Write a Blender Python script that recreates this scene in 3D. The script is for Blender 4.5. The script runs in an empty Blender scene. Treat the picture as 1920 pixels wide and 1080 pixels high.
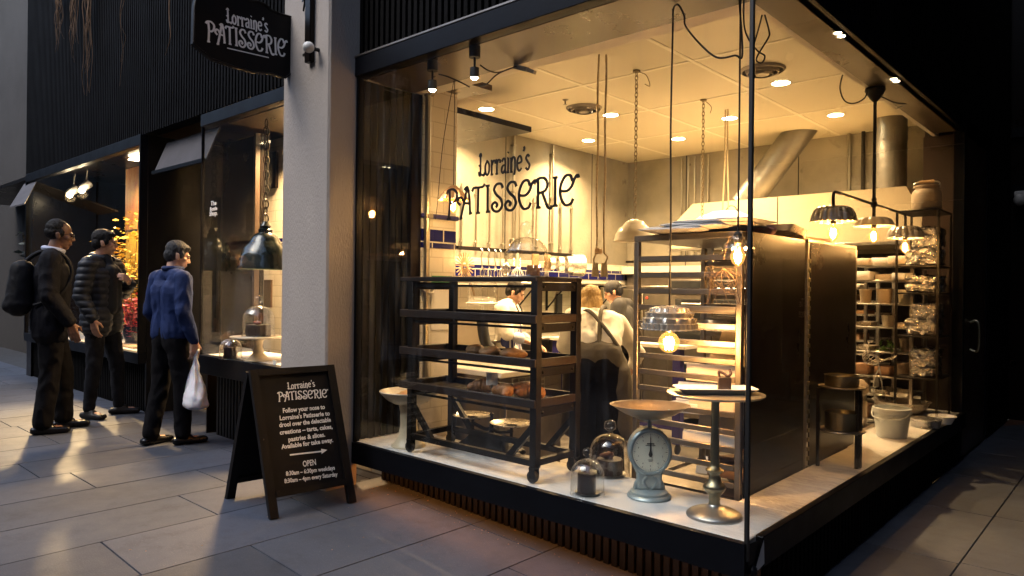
import bpy, bmesh, math, random
from mathutils import Vector, Matrix, noise as mnoise
R = math.radians; PI = math.pi
random.seed(7)
scn = bpy.context.scene
COL = scn.collection

# ---------------------------------------------------------------- camera
YAW, PITCH, ROLL, FPX = R(-42.2125), R(0.0143), R(0.624), 1331.36
CAM = Vector((1.11, -2.529, 1.30))
_f = Vector((math.sin(YAW)*math.cos(PITCH), math.cos(YAW)*math.cos(PITCH), math.sin(PITCH)))
_r = Vector((math.cos(YAW), -math.sin(YAW), 0)); _u = _r.cross(_f)
_r2 = math.cos(ROLL)*_r + math.sin(ROLL)*_u
_u2 = -math.sin(ROLL)*_r + math.cos(ROLL)*_u
cd = bpy.data.cameras.new('camera'); cam = bpy.data.objects.new('camera', cd); COL.objects.link(cam)
cam.matrix_world = Matrix(((_r2.x, _u2.x, -_f.x, CAM.x), (_r2.y, _u2.y, -_f.y, CAM.y), (_r2.z, _u2.z, -_f.z, CAM.z), (0, 0, 0, 1)))
cd.sensor_width = 36.0; cd.lens = FPX*36/1920; cd.clip_start = 0.05; cd.clip_end = 400
scn.camera = cam

def at(px, py, ax, v):
    """point on the plane ax = v that the photograph shows at pixel (px, py) of 1920 x 1080"""
    d = _r2*((px-960)/FPX) - _u2*((py-540)/FPX) + _f
    k = 'xyz'.index(ax)
    return CAM + d*((v-CAM[k])/d[k])

def gz(x):
    """the lane rises gently to the left of the corner"""
    return .045*min(max(-x, 0), 2.4)
def atg(px, py):
    p = at(px, py, 'z', 0)
    for _ in range(12): p = at(px, py, 'z', gz(p.x))
    return p

# ---------------------------------------------------------------- world, sun, exposure
w = bpy.data.worlds.new('World'); scn.world = w; w.use_nodes = True
nt = w.node_tree; bg = nt.nodes['Background']
sky = nt.nodes.new('ShaderNodeTexSky'); sky.sky_type = 'NISHITA'; sky.sun_disc = False; sky.dust_density = 1.5; sky.ozone_density = 1; sky.air_density = 1
SUN_EL, SUN_AZ = R(52), R(200)
sky.sun_elevation = SUN_EL; sky.sun_rotation = SUN_AZ
nt.links.new(sky.outputs[0], bg.inputs[0]); bg.inputs[1].default_value = 0.15
sd = bpy.data.lights.new('sun', 'SUN'); sd.energy = 0.6; sd.angle = R(34); sd.color = (1, .985, .96)
so = bpy.data.objects.new('sun', sd); COL.objects.link(so)
sdir = Vector((math.sin(SUN_AZ)*math.cos(SUN_EL), math.cos(SUN_AZ)*math.cos(SUN_EL), math.sin(SUN_EL)))
so.rotation_euler = sdir.to_track_quat('Z', 'Y').to_euler(); so.location = (0, -3, 20)
scn.view_settings.view_transform = 'Standard'; scn.view_settings.look = 'None'
scn.view_settings.exposure = 1.5; scn.view_settings.gamma = 1
scn.render.engine = 'CYCLES'
cy = scn.cycles
cy.use_denoising = True; cy.max_bounces = 10; cy.transparent_max_bounces = 24; cy.diffuse_bounces = 4; cy.glossy_bounces = 4
cy.sample_clamp_indirect = 6; cy.sample_clamp_direct = 0; cy.caustics_reflective = False; cy.caustics_refractive = False

# ---------------------------------------------------------------- materials
MATS = {}
def _noise(nt, scale, detail=4, co=None, rough=.55):
    n = nt.nodes.new('ShaderNodeTexNoise'); n.inputs['Scale'].default_value = scale
    n.inputs['Detail'].default_value = detail; n.inputs['Roughness'].default_value = rough
    if co is not None: nt.links.new(co, n.inputs['Vector'])
    return n
def _mix(nt, fac, a, b):
    m = nt.nodes.new('ShaderNodeMix'); m.data_type = 'RGBA'
    if isinstance(fac, (int, float)): m.inputs[0].default_value = fac
    else: nt.links.new(fac, m.inputs[0])
    for i, c in ((6, a), (7, b)):
        if isinstance(c, tuple): m.inputs[i].default_value = c if len(c) == 4 else c+(1,)
        else: nt.links.new(c, m.inputs[i])
    return m.outputs[2]
def _ramp(nt, src, p0, p1):
    r = nt.nodes.new('ShaderNodeMapRange'); nt.links.new(src, r.inputs[0])
    r.inputs[1].default_value = p0; r.inputs[2].default_value = p1; return r.outputs[0]
def pbr(name, col, rough=.5, metal=0, var=.25, scale=8, bump=0, bscale=60, col2=None, stretch=None, spec=.5, coat=0, emit=None, estr=0, sub=0, rvar=.12, wear=None):
    m = bpy.data.materials.new(name); m.use_nodes = True; nt = m.node_tree
    b = nt.nodes['Principled BSDF']; tc = nt.nodes.new('ShaderNodeTexCoord'); co = tc.outputs['Object']
    if stretch:
        mp = nt.nodes.new('ShaderNodeMapping'); mp.inputs['Scale'].default_value = stretch
        nt.links.new(co, mp.inputs[0]); co = mp.outputs[0]
    c2 = col2 or tuple(c*(1-var) for c in col)
    n = _noise(nt, scale, 6, co)
    f = _ramp(nt, n.outputs[0], .35, .68)
    c = _mix(nt, f, col, c2)
    if wear:                                     # chips or specks of another colour
        n3 = _noise(nt, wear[1], 3, co); f3 = _ramp(nt, n3.outputs[0], wear[2], wear[2]+.04)
        c = _mix(nt, f3, c, wear[0])
    nt.links.new(c, b.inputs['Base Color'])
    r = nt.nodes.new('ShaderNodeMapRange'); nt.links.new(n.outputs[0], r.inputs[0])
    r.inputs[3].default_value = max(.02, rough-rvar); r.inputs[4].default_value = min(1, rough+rvar)
    nt.links.new(r.outputs[0], b.inputs['Roughness'])
    b.inputs['Metallic'].default_value = metal; b.inputs['Specular IOR Level'].default_value = spec
    b.inputs['Coat Weight'].default_value = coat
    if sub: b.inputs['Subsurface Weight'].default_value = sub; b.inputs['Subsurface Radius'].default_value = (.01, .004, .002)
    if bump:
        n2 = _noise(nt, bscale, 5, co); bp = nt.nodes.new('ShaderNodeBump')
        bp.inputs['Strength'].default_value = bump; bp.inputs['Distance'].default_value = .01
        nt.links.new(n2.outputs[0], bp.inputs['Height']); nt.links.new(bp.outputs[0], b.inputs['Normal'])
    if spec != .5: b.inputs['Specular IOR Level'].default_value = spec
    if emit: b.inputs['Emission Color'].default_value = emit+(1,); b.inputs['Emission Strength'].default_value = estr
    MATS[name] = m; return m
def glassy(name, tint=(1, 1, 1), f0=.04, gain=.9, rough=0.0, smudge=0, glow=None, gs=0):
    """thin glass: lets light straight through, reflects by facing angle; optional dirty smears"""
    m = bpy.data.materials.new(name); m.use_nodes = True; nt = m.node_tree
    for n in list(nt.nodes): nt.nodes.remove(n)
    out = nt.nodes.new('ShaderNodeOutputMaterial')
    tr = nt.nodes.new('ShaderNodeBsdfTransparent'); tr.inputs[0].default_value = tint+(1,)
    gl = nt.nodes.new('ShaderNodeBsdfGlossy'); gl.inputs['Roughness'].default_value = rough
    lw = nt.nodes.new('ShaderNodeLayerWeight'); lw.inputs[0].default_value = .5
    pw = nt.nodes.new('ShaderNodeMath'); pw.operation = 'POWER'; pw.inputs[1].default_value = 5; nt.links.new(lw.outputs['Facing'], pw.inputs[0])
    ml = nt.nodes.new('ShaderNodeMath'); ml.operation = 'MULTIPLY_ADD'; ml.inputs[1].default_value = gain; ml.inputs[2].default_value = f0
    nt.links.new(pw.outputs[0], ml.inputs[0])
    mx = nt.nodes.new('ShaderNodeMixShader'); nt.links.new(ml.outputs[0], mx.inputs[0])
    nt.links.new(tr.outputs[0], mx.inputs[1]); nt.links.new(gl.outputs[0], mx.inputs[2])
    last = mx.outputs[0]
    if glow:
        em = nt.nodes.new('ShaderNodeEmission'); em.inputs[0].default_value = glow+(1,); em.inputs[1].default_value = gs
        ad = nt.nodes.new('ShaderNodeAddShader'); nt.links.new(last, ad.inputs[0]); nt.links.new(em.outputs[0], ad.inputs[1]); last = ad.outputs[0]
    if smudge:
        tc = nt.nodes.new('ShaderNodeTexCoord'); mp = nt.nodes.new('ShaderNodeMapping'); mp.inputs['Scale'].default_value = (9, 9, 1.2)
        nt.links.new(tc.outputs['Object'], mp.inputs[0]); n = _noise(nt, 2.2, 6, mp.outputs[0], .7)
        f = _ramp(nt, n.outputs[0], .5, .8)
        k = nt.nodes.new('ShaderNodeMath'); k.operation = 'MULTIPLY'; k.inputs[1].default_value = smudge; nt.links.new(f, k.inputs[0])
        df = nt.nodes.new('ShaderNodeBsdfDiffuse'); df.inputs[0].default_value = (.8, .8, .8, 1)
        m2 = nt.nodes.new('ShaderNodeMixShader'); nt.links.new(k.outputs[0], m2.inputs[0]); nt.links.new(last, m2.inputs[1]); nt.links.new(df.outputs[0], m2.inputs[2])
        last = m2.outputs[0]
    nt.links.new(last, out.inputs[0]); MATS[name] = m; return m
def emitter(name, col, s):
    m = bpy.data.materials.new(name); m.use_nodes = True; nt = m.node_tree
    for n in list(nt.nodes): nt.nodes.remove(n)
    out = nt.nodes.new('ShaderNodeOutputMaterial'); e = nt.nodes.new('ShaderNodeEmission')
    e.inputs[0].default_value = col+(1,); e.inputs[1].default_value = s; nt.links.new(e.outputs[0], out.inputs[0])
    MATS[name] = m; return m
def tiles(name, c1, c2, grout, bw, bh, ax, rough=.15, mort=.004, bump=.3, off=.5):
    """brick-bond tiles on a wall; ax = the wall's horizontal axis"""
    m = bpy.data.materials.new(name); m.use_nodes = True; nt = m.node_tree; b = nt.nodes['Principled BSDF']
    tc = nt.nodes.new('ShaderNodeTexCoord'); sp = nt.nodes.new('ShaderNodeSeparateXYZ'); nt.links.new(tc.outputs['Object'], sp.inputs[0])
    cb = nt.nodes.new('ShaderNodeCombineXYZ'); nt.links.new(sp.outputs['XYZ'.index(ax)], cb.inputs[0]); nt.links.new(sp.outputs[2 if ax != 'Z' else 0], cb.inputs[1])
    br = nt.nodes.new('ShaderNodeTexBrick'); nt.links.new(cb.outputs[0], br.inputs['Vector'])
    br.inputs['Color1'].default_value = c1+(1,); br.inputs['Color2'].default_value = c2+(1,); br.inputs['Mortar'].default_value = grout+(1,)
    br.inputs['Scale'].default_value = 1; br.inputs['Mortar Size'].default_value = mort; br.inputs['Mortar Smooth'].default_value = .2
    br.inputs['Brick Width'].default_value = bw; br.inputs['Row Height'].default_value = bh; br.offset = off
    nt.links.new(br.outputs[0], b.inputs['Base Color']); b.inputs['Roughness'].default_value = rough
    bp = nt.nodes.new('ShaderNodeBump'); bp.inputs['Strength'].default_value = bump; bp.inputs['Distance'].default_value = .004; bp.invert = True
    nt.links.new(br.outputs['Fac'], bp.inputs['Height']); nt.links.new(bp.outputs[0], b.inputs['Normal'])
    MATS[name] = m; return m

# ---------------------------------------------------------------- mesh building
class MB:
    def __init__(s): s.v = []; s.f = []
    def add(s, vs, fs):
        o = len(s.v); s.v += [tuple(v) for v in vs]; s.f += [tuple(i+o for i in f) for f in fs]; return s
    def box(s, x0, x1, y0, y1, z0, z1):
        return s.add([(x0,y0,z0),(x1,y0,z0),(x1,y1,z0),(x0,y1,z0),(x0,y0,z1),(x1,y0,z1),(x1,y1,z1),(x0,y1,z1)],
                     [(0,3,2,1),(4,5,6,7),(0,1,5,4),(1,2,6,5),(2,3,7,6),(3,0,4,7)])
    def bbox(s, x0, x1, y0, y1, z0, z1, b=.004):
        """box with bevelled edges"""
        bm = bmesh.new(); bmesh.ops.create_cube(bm, size=1)
        for v in bm.verts:
            v.co = Vector(((x0+x1)/2+v.co.x*(x1-x0), (y0+y1)/2+v.co.y*(y1-y0), (z0+z1)/2+v.co.z*(z1-z0)))
        b = min(b, .45*min(abs(x1-x0), abs(y1-y0), abs(z1-z0)))
        bmesh.ops.bevel(bm, geom=list(bm.edges), offset=b, segments=1, affect='EDGES')
        bm.verts.index_update(); s.add([v.co[:] for v in bm.verts], [[v.index for v in f.verts] for f in bm.faces]); bm.free(); return s
    def beam(s, a, b, wd, ht, up=(0, 0, 1)):
        a, b = Vector(a), Vector(b); d = (b-a).normalized(); up = Vector(up)
        if abs(d.dot(up)) > .98: up = Vector((0, 1, 0))
        x = d.cross(up).normalized(); y = x.cross(d).normalized()
        vs = [p+x*sx*wd/2+y*sy*ht/2 for p in (a, b) for sx, sy in ((-1,-1),(1,-1),(1,1),(-1,1))]
        return s.add(vs, [(0,1,2,3),(7,6,5,4),(0,4,5,1),(1,5,6,2),(2,6,7,3),(3,7,4,0)])
    def tube(s, pts, r, n=8, closed=False, cap=True):
        pts = [Vector(p) for p in pts]; m = len(pts)
        rs = r if isinstance(r, (list, tuple)) else [r]*m
        prev = None; vs = []; fs = []
        for i, p in enumerate(pts):
            if closed: t = pts[(i+1) % m]-pts[i-1]
            else: t = pts[min(i+1, m-1)]-pts[max(i-1, 0)]
            t.normalize()
            if prev is None:
                a = Vector((0, 0, 1)) if abs(t.z) < .9 else Vector((1, 0, 0)); prev = t.cross(a).normalized()
            prev = (prev-t*prev.dot(t)).normalized(); q = t.cross(prev)
            vs += [p+(prev*math.cos(2*PI*k/n)+q*math.sin(2*PI*k/n))*rs[i] for k in range(n)]
        for i in range(m if closed else m-1):
            j = (i+1) % m
            for k in range(n): fs.append((i*n+k, i*n+(k+1) % n, j*n+(k+1) % n, j*n+k))
        if cap and not closed: fs.append(tuple(range(n-1, -1, -1))); fs.append(tuple(range((m-1)*n, m*n)))
        return s.add(vs, fs)
    def lathe(s, prof, c=(0, 0, 0), n=32, flute=None, closed=False):
        """prof: (radius, z) from one end to the other; flute(angle, i) scales the radius"""
        c = Vector(c); vs = []; fs = []; m = len(prof)
        for i, (r, z) in enumerate(prof):
            for k in range(n):
                a = 2*PI*k/n; q = r*(flute(a, i) if flute else 1)
                vs.append((c.x+q*math.cos(a), c.y+q*math.sin(a), c.z+z))
        for i in range(m-1 if not closed else m):
            j = (i+1) % m
            for k in range(n): fs.append((i*n+k, i*n+(k+1) % n, j*n+(k+1) % n, j*n+k))
        if not closed:
            if prof[0][0] > 1e-5: fs.append(tuple(range(n-1, -1, -1)))
            if prof[-1][0] > 1e-5: fs.append(tuple(range((m-1)*n, m*n)))
        return s.add(vs, fs)
    def shell(s, prof, c=(0, 0, 0), n=32, t=.003, flute=None):
        """open thin-walled lathe: outer profile plus an inner one"""
        inner = [(max(r-t, .0005), z) for r, z in prof][::-1]
        return s.lathe(list(prof)+inner, c, n, (lambda a, i: flute(a, i if i < len(prof) else 2*len(prof)-1-i)) if flute else None, closed=True)
    def ell(s, c, r, n=16, m=10, rot=None):
        c = Vector(c); r = Vector(r if isinstance(r, (tuple, list, Vector)) else (r, r, r)); vs = []; fs = []
        M = rot or Matrix.Identity(3)
        for i in range(1, m):
            th = PI*i/m
            for k in range(n):
                a = 2*PI*k/n; vs.append(c+M @ Vector((r.x*math.sin(th)*math.cos(a), r.y*math.sin(th)*math.sin(a), r.z*math.cos(th))))
        vs.append(c+M @ Vector((0, 0, r.z))); vs.append(c+M @ Vector((0, 0, -r.z))); T = len(vs)-2; B = T+1
        for i in range(m-2):
            for k in range(n): fs.append((i*n+k, (i+1)*n+k, (i+1)*n+(k+1) % n, i*n+(k+1) % n))
        for k in range(n): fs.append((T, k, (k+1) % n)); fs.append((B, (m-2)*n+(k+1) % n, (m-2)*n+k))
        return s.add(vs, fs)
    def cap(s, a, ra, b, rb, n=14):
        """tapered capsule"""
        a, b = Vector(a), Vector(b); d = b-a
        if d.length < 1e-5: return s.ell(a, ra, n, 8)
        d.normalize(); pts = []; rs = []
        for k in range(5): th = PI/2*(1-k/4); pts.append(a-d*ra*math.sin(th)); rs.append(max(ra*math.cos(th), .0008))
        for k in range(5): th = PI/2*k/4; pts.append(b+d*rb*math.sin(th)); rs.append(max(rb*math.cos(th), .0008))
        return s.tube(pts, rs, n)
    def loft(s, rings, n=24):
        """closed loft of elliptical rings: (centre, rx, ry)"""
        vs = []; fs = []
        for c, rx, ry in rings:
            vs += [(c[0]+rx*math.cos(2*PI*k/n), c[1]+ry*math.sin(2*PI*k/n), c[2]) for k in range(n)]
        for i in range(len(rings)-1):
            for k in range(n): fs.append((i*n+k, i*n+(k+1) % n, (i+1)*n+(k+1) % n, (i+1)*n+k))
        fs.append(tuple(range(n-1, -1, -1))); fs.append(tuple(range((len(rings)-1)*n, len(rings)*n)))
        return s.add(vs, fs)
    def prism(s, poly, o, u, v, t):
        """extrude the 2-D outline poly (u, v axes from o) by the vector t"""
        o, u, v, t = Vector(o), Vector(u), Vector(v), Vector(t); n = len(poly)
        a = [o+u*p[0]+v*p[1] for p in poly]; vs = a+[p+t for p in a]
        fs = [tuple(range(n))[::-1], tuple(range(n, 2*n))]+[(i, (i+1) % n, n+(i+1) % n, n+i) for i in range(n)]
        return s.add(vs, fs)
    def xf(s, M):
        s.v = [tuple(M @ Vector(v)) for v in s.v]; return s
    def jit(s, amp, sc=8, seed=0):
        out = []
        for v in s.v:
            p = Vector(v); d = mnoise.noise_vector(p*sc+Vector((seed, 0, 0))); out.append(tuple(p+d*amp))
        s.v = out; return s
    def mesh(s, name, smooth=None):
        me = bpy.data.meshes.new(name); me.from_pydata(s.v, [], s.f); me.validate()
        bm = bmesh.new(); bm.from_mesh(me); bmesh.ops.recalc_face_normals(bm, faces=bm.faces); bm.to_mesh(me); bm.free()
        if smooth is not None:
            me.shade_smooth()
            if smooth < 180: me.set_sharp_from_angle(angle=R(smooth))
        return me
def obj(name, mb, mat, parent=None, smooth=40, loc=None, rz=0):
    me = mb.mesh(name, smooth) if isinstance(mb, MB) else mb
    me.materials.clear(); me.materials.append(MATS[mat] if isinstance(mat, str) else mat)
    o = bpy.data.objects.new(name, me); COL.objects.link(o)
    if parent: o.parent = parent
    if loc is not None: o.location = loc
    if rz: o.rotation_euler = (0, 0, rz)
    return o
def tag(o, label, cat, group=None):
    o['label'] = label; o['category'] = cat
    if group: o['group'] = group
    return o
def thing(name, label, cat, loc=(0, 0, 0), rz=0, group=None):
    o = bpy.data.objects.new(name, None); COL.objects.link(o); o.empty_display_size = .1
    o.location = loc; o.rotation_euler = (0, 0, rz)
    return tag(o, label, cat, group)
def struct(name, mb, mat, smooth=None):
    o = obj(name, mb, mat, None, smooth); o['kind'] = 'structure'; return o
def dup(root, loc, rz=0, label=None, scale=None):
    r = root.copy(); COL.objects.link(r); r.location = loc; r.rotation_euler = (0, 0, rz)
    if label: r['label'] = label
    if scale: r.scale = (scale,)*3
    for ch in list(root.children):
        c = ch.copy(); COL.objects.link(c); c.parent = r
        for g in ch.children:
            d = g.copy(); COL.objects.link(d); d.parent = c
    return r
def lamp(name, kind, loc, energy, col, parent=None, size=.05, spread=None, rot=None, spot=None, blend=.5):
    L = bpy.data.lights.new(name, kind); L.energy = energy; L.color = col
    if kind == 'AREA':
        L.shape = 'DISK'; L.size = size
        if spread: L.spread = spread
    elif kind == 'SPOT':
        L.shadow_soft_size = size; L.spot_size = spot; L.spot_blend = blend
    else: L.shadow_soft_size = size
    o = bpy.data.objects.new(name, L); COL.objects.link(o); o.location = loc
    if rot is not None: o.rotation_euler = rot
    if parent: o.parent = parent
    return o
def crom(pts, k=8, closed=False):
    """Catmull-Rom through the points"""
    P = [Vector(p) for p in pts]; n = len(P); out = []
    for i in range(n if closed else n-1):
        if closed: a, b, c, d = P[i-1], P[i], P[(i+1) % n], P[(i+2) % n]
        else: a, b, c, d = P[max(i-1, 0)], P[i], P[i+1], P[min(i+2, n-1)]
        for j in range(k):
            t = j/k
            out.append(.5*((2*b)+(c-a)*t+(2*a-5*b+4*c-d)*t*t+(3*b-a-3*c+d)*t*t*t))
    if not closed: out.append(P[-1])
    return out
WARM = (1.0, .625, .285); WARM2 = (1.0, .50, .17)
# ---------------------------------------------------------------- material palette
pbr('cladding', (.0028, .0022, .0019), .8, .0, .4, 3, .1, 40, spec=.07)
pbr('fascia', (.0035, .004, .006), .42, .0, .3, 5, .05, 50, spec=.12, wear=((.03, .033, .04), 30, .76))
pbr('kick', (.005, .0036, .003), .55, .2, .5, 6, .2, 60)
pbr('soffit', (.085, .062, .038), .3, .3, .2, 2)
pbr('ceiling', (.64, .59, .46), .5, 0, .06, 1.2)
pbr('cream', (.74, .69, .58), .6, 0, .08, 2)
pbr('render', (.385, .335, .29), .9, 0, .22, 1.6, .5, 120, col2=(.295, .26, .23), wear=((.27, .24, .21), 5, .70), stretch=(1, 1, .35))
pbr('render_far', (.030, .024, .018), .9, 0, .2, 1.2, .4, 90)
pbr('concrete', (.30, .28, .23), .75, 0, .35, 1.7, .35, 25, col2=(.18, .165, .135), wear=((.17, .15, .12), 5, .68))
pbr('slot', (.02, .018, .015), .8)
pbr('steel', (.50, .48, .45), .32, 1, .2, 5, .04, 90, stretch=(1, 1, 6))
pbr('steel_dull', (.30, .27, .24), .42, 1, .3, 6, .05, 70)
pbr('pipe', (.42, .40, .34), .38, 1, .2, 3)
pbr('black_iron', (.009, .007, .006), .45, .1, .3, 12, .15, 60, spec=.25)
pbr('dark_wood', (.016, .008, .006), .42, 0, .5, 5, .15, 30, stretch=(1, 8, 8))
pbr('tray_wood', (.022, .0105, .006), .5, 0, .4, 4, .15, 30, stretch=(1, 8, 8))
pbr('panel', (.006, .0034, .0022), .3, 0, .3, 2.5, .02, 20, spec=.14)
pbr('brown_panel', (.055, .032, .02), .4, 0, .3, 2)
pbr('rubber', (.02, .02, .02), .7)
pbr('cord', (.012, .011, .010), .5)
pbr('rope', (.55, .45, .30), .8, 0, .3, 60, .3, 200)
pbr('chain', (.08, .065, .05), .42, .9, .3, 20)
pbr('chain_warm', (.22, .17, .10), .45, .8, .3, 20)
pbr('brass', (.34, .30, .19), .38, 1, .3, 9, .06, 40)
pbr('pewter', (.42, .42, .40), .36, .9, .25, 9, .06, 40)
pbr('scale_paint', (.36, .44, .46), .35, .4, .15, 10, .06, 60)
pbr('dial', (.78, .80, .68), .35, 0, .05, 4)
pbr('ink', (.02, .02, .02), .6)
pbr('copper_pan', (.34, .28, .225), .36, 1, .3, 6, .05, 30)
pbr('white_enamel', (.78, .74, .66), .25, 0, .06, 5)
pbr('porcelain', (.82, .82, .80), .2, 0, .03, 5)
pbr('stoneware', (.62, .52, .36), .35, 0, .15, 8)
pbr('chocolate', (.035, .016, .012), .45, 0, .35, 30, .3, 150)
pbr('chocolate_light', (.15, .065, .04), .5, 0, .3, 25, .2, 120)
pbr('glaze', (.35, .12, .08), .25, 0, .4, 20)
pbr('tart', (.75, .42, .14), .4, 0, .35, 15, .2, 80, col2=(.6, .18, .06))
pbr('crust', (.42, .20, .07), .5, 0, .5, 30, .4, 90, col2=(.2, .075, .025))
pbr('bread', (.36, .19, .075), .6, 0, .5, 18, .4, 70)
pbr('card', (.80, .78, .74), .7, 0, .05, 3)
pbr('carton', (.72, .64, .56), .7, 0, .1, 4)
pbr('carton_brown', (.45, .28, .18), .75, 0, .2, 4)
pbr('paper', (.80, .80, .82), .6, 0, .08, 4)
pbr('pink_bag', (.75, .22, .28), .5, 0, .5, 30, .4, 60, col2=(.8, .6, .6))
pbr('foil', (.46, .46, .48), .26, 1, .2, 14, 1.0, 60)
pbr('bucket', (.55, .60, .62), .4, 0, .06, 4)
pbr('churn', (.45, .36, .26), .5, 0, .2, 6)
pbr('wood_pale', (.50, .33, .17), .5, 0, .3, 6, .1, 40, stretch=(1, 8, 8))
pbr('shade_copper', (.42, .26, .13), .35, .8, .3, 10)
pbr('tin', (.70, .66, .60), .28, .7, .25, 12, .08, 50)
pbr('tin_white', (.60, .55, .46), .4, .1, .1, 8)
pbr('pendant_green', (.015, .022, .018), .22, .2, .2, 8, coat=.6)
pbr('table_white', (.72, .68, .60), .35, 0, .1, 3)
pbr('table_blue', (.03, .025, .16), .4, .1, .2, 4)
pbr('floor_kitchen', (.13, .12, .11), .45, 0, .3, 3, .1, 40)
pbr('floor_brown', (.12, .055, .03), .5, 0, .3, 3)
pbr('hood', (.72, .62, .44), .35, .1, .08, 2)
pbr('green', (.12, .28, .05), .6, 0, .5, 30)
pbr('leaf_yellow', (.70, .50, .08), .5, 0, .4, 20, sub=.1)
pbr('petal_red', (.50, .03, .035), .5, 0, .4, 20)
pbr('leaf_dark', (.035, .05, .03), .6, 0, .4, 12)
pbr('twig', (.10, .06, .03), .8, 0, .4, 20)
pbr('vine', (.17, .09, .04), .85, 0, .4, 20)
pbr('poster', (.5, .16, .05), .6, 0, .6, 6, col2=(.75, .45, .15))
pbr('poster_frame', (.03, .03, .035), .5)
pbr('print', (.25, .24, .22), .6, 0, .5, 18, col2=(.05, .05, .06))
pbr('awning', (.055, .047, .048), .75, 0, .2, 4, .15, 120)
pbr('board_black', (.007, .006, .0065), .55, 0, .3, 5, .05, 60, spec=.15)
pbr('frame_wood', (.009, .007, .0065), .55, 0, .4, 8, spec=.15, bump=.2, bscale=40, wear=((.42, .33, .25), 28, .715), stretch=(1, 1, .35))
pbr('chalk', (.85, .84, .82), .8, 0, .12, 40)
pbr('ivory', (.82, .80, .76), .5, 0, .15, 20)
pbr('letter_black', (.008, .007, .007), .35)
pbr('white_globe', (.72, .71, .66), .35)
pbr('lampgrey', (.45, .45, .45), .4)
pbr('skin_tan', (.50, .27, .17), .5, 0, .12, 20, sub=.12)
pbr('skin_dark', (.20, .10, .06), .45, 0, .15, 20, sub=.08)
pbr('skin_light', (.55, .32, .22), .5, 0, .12, 20, sub=.12)
pbr('lips', (.28, .10, .08), .45)
pbr('hair_black', (.010, .008, .0075), .6, 0, .5, 90, .9, 260, stretch=(1, 1, .25), spec=.25)
pbr('hair_grey', (.05, .05, .052), .6, 0, .6, 90, .9, 260, col2=(.015, .015, .017), stretch=(1, 1, .25), spec=.25)
pbr('hair_blonde', (.60, .43, .20), .5, 0, .5, 60, .9, 200, col2=(.32, .19, .075), stretch=(2, 2, .25), spec=.3)
pbr('jacket_black', (.006, .006, .009), .8, 0, .3, 10, .3, 70, spec=.15)
pbr('puffer', (.012, .015, .022), .55, 0, .25, 10, .12, 60, spec=.3)
pbr('sweater', (.007, .0075, .010), .95, 0, .3, 30, .2, 150)
pbr('shirt_blue', (.013, .028, .10), .75, 0, .3, 9, .3, 60, spec=.2)
pbr('shirt_pale', (.45, .50, .66), .7)
pbr('trousers_black', (.0055, .005, .0062), .85, 0, .3, 10, .2, 70, spec=.12)
pbr('jeans', (.010, .011, .016), .85, 0, .4, 12, .25, 80, spec=.15)
pbr('shoe', (.006, .0055, .006), .28, 0, .3, 10, spec=.35)
pbr('sneaker', (.009, .008, .0085), .5, spec=.25)
pbr('sole', (.07, .055, .045), .7)
pbr('bag_black', (.007, .007, .009), .7, 0, .3, 20, .2, 90, spec=.2)
pbr('plastic_bag', (.78, .76, .78), .4, 0, .08, 8, .4, 30, sub=.25)
pbr('chef_white', (.78, .76, .72), .75, 0, .07, 10, .2, 60)
pbr('apron_brown', (.075, .065, .052), .8, 0, .2, 10, .25, 70)
pbr('tee_black', (.02, .02, .023), .85)
pbr('eye_dark', (.012, .010, .010), .15)
pbr('stone_dark', (.10, .095, .09), .8, 0, .3, 1, .3, 30)
pbr('window_dark', (.02, .022, .026), .1)
pbr('green_label', (.04, .30, .10), .5)
pbr('red_cap', (.65, .06, .04), .4)
pbr('brass_tread', (.60, .42, .16), .35, .8, .2, 20)
pbr('gold_strip', (.65, .45, .18), .3, 1)
glassy('pane', (.97, .98, .97), .035, .85, 0, .022)
glassy('cloche', (.975, .975, .97), .085, .95)
glassy('bulb_glass', (1, .85, .6), .05, .8, 0, 0, (1, .40, .09), .30)
glassy('pane_clear', (.98, .985, .98), .03, .5)
pbr('duct', (.26, .25, .23), .48, .9, .3, 4)
emitter('bulb_hot', (1, .66, .30), 260)
emitter('downlight_disc', (1, .78, .45), 60)
emitter('led_small', (1, .8, .5), 14)
emitter('led_strip', (1, .34, .06), 5)
pbr('cover_strip', (.82, .78, .66), .5, 0, .05, 3)
emitter('lamp_left', (1, .78, .48), 70)
tiles('white_tile_y', (.74, .70, .62), (.72, .68, .60), (.58, .54, .46), .2, .1, 'Y')
tiles('white_tile_x', (.74, .70, .62), (.72, .68, .60), (.58, .54, .46), .2, .1, 'X')
tiles('blue_tile_y', (.012, .012, .12), (.010, .010, .095), (.6, .57, .52), .2, .1, 'Y', .1, .005)
tiles('blue_tile_x', (.012, .012, .12), (.010, .010, .095), (.6, .57, .52), .2, .1, 'X', .1, .005)
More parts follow.
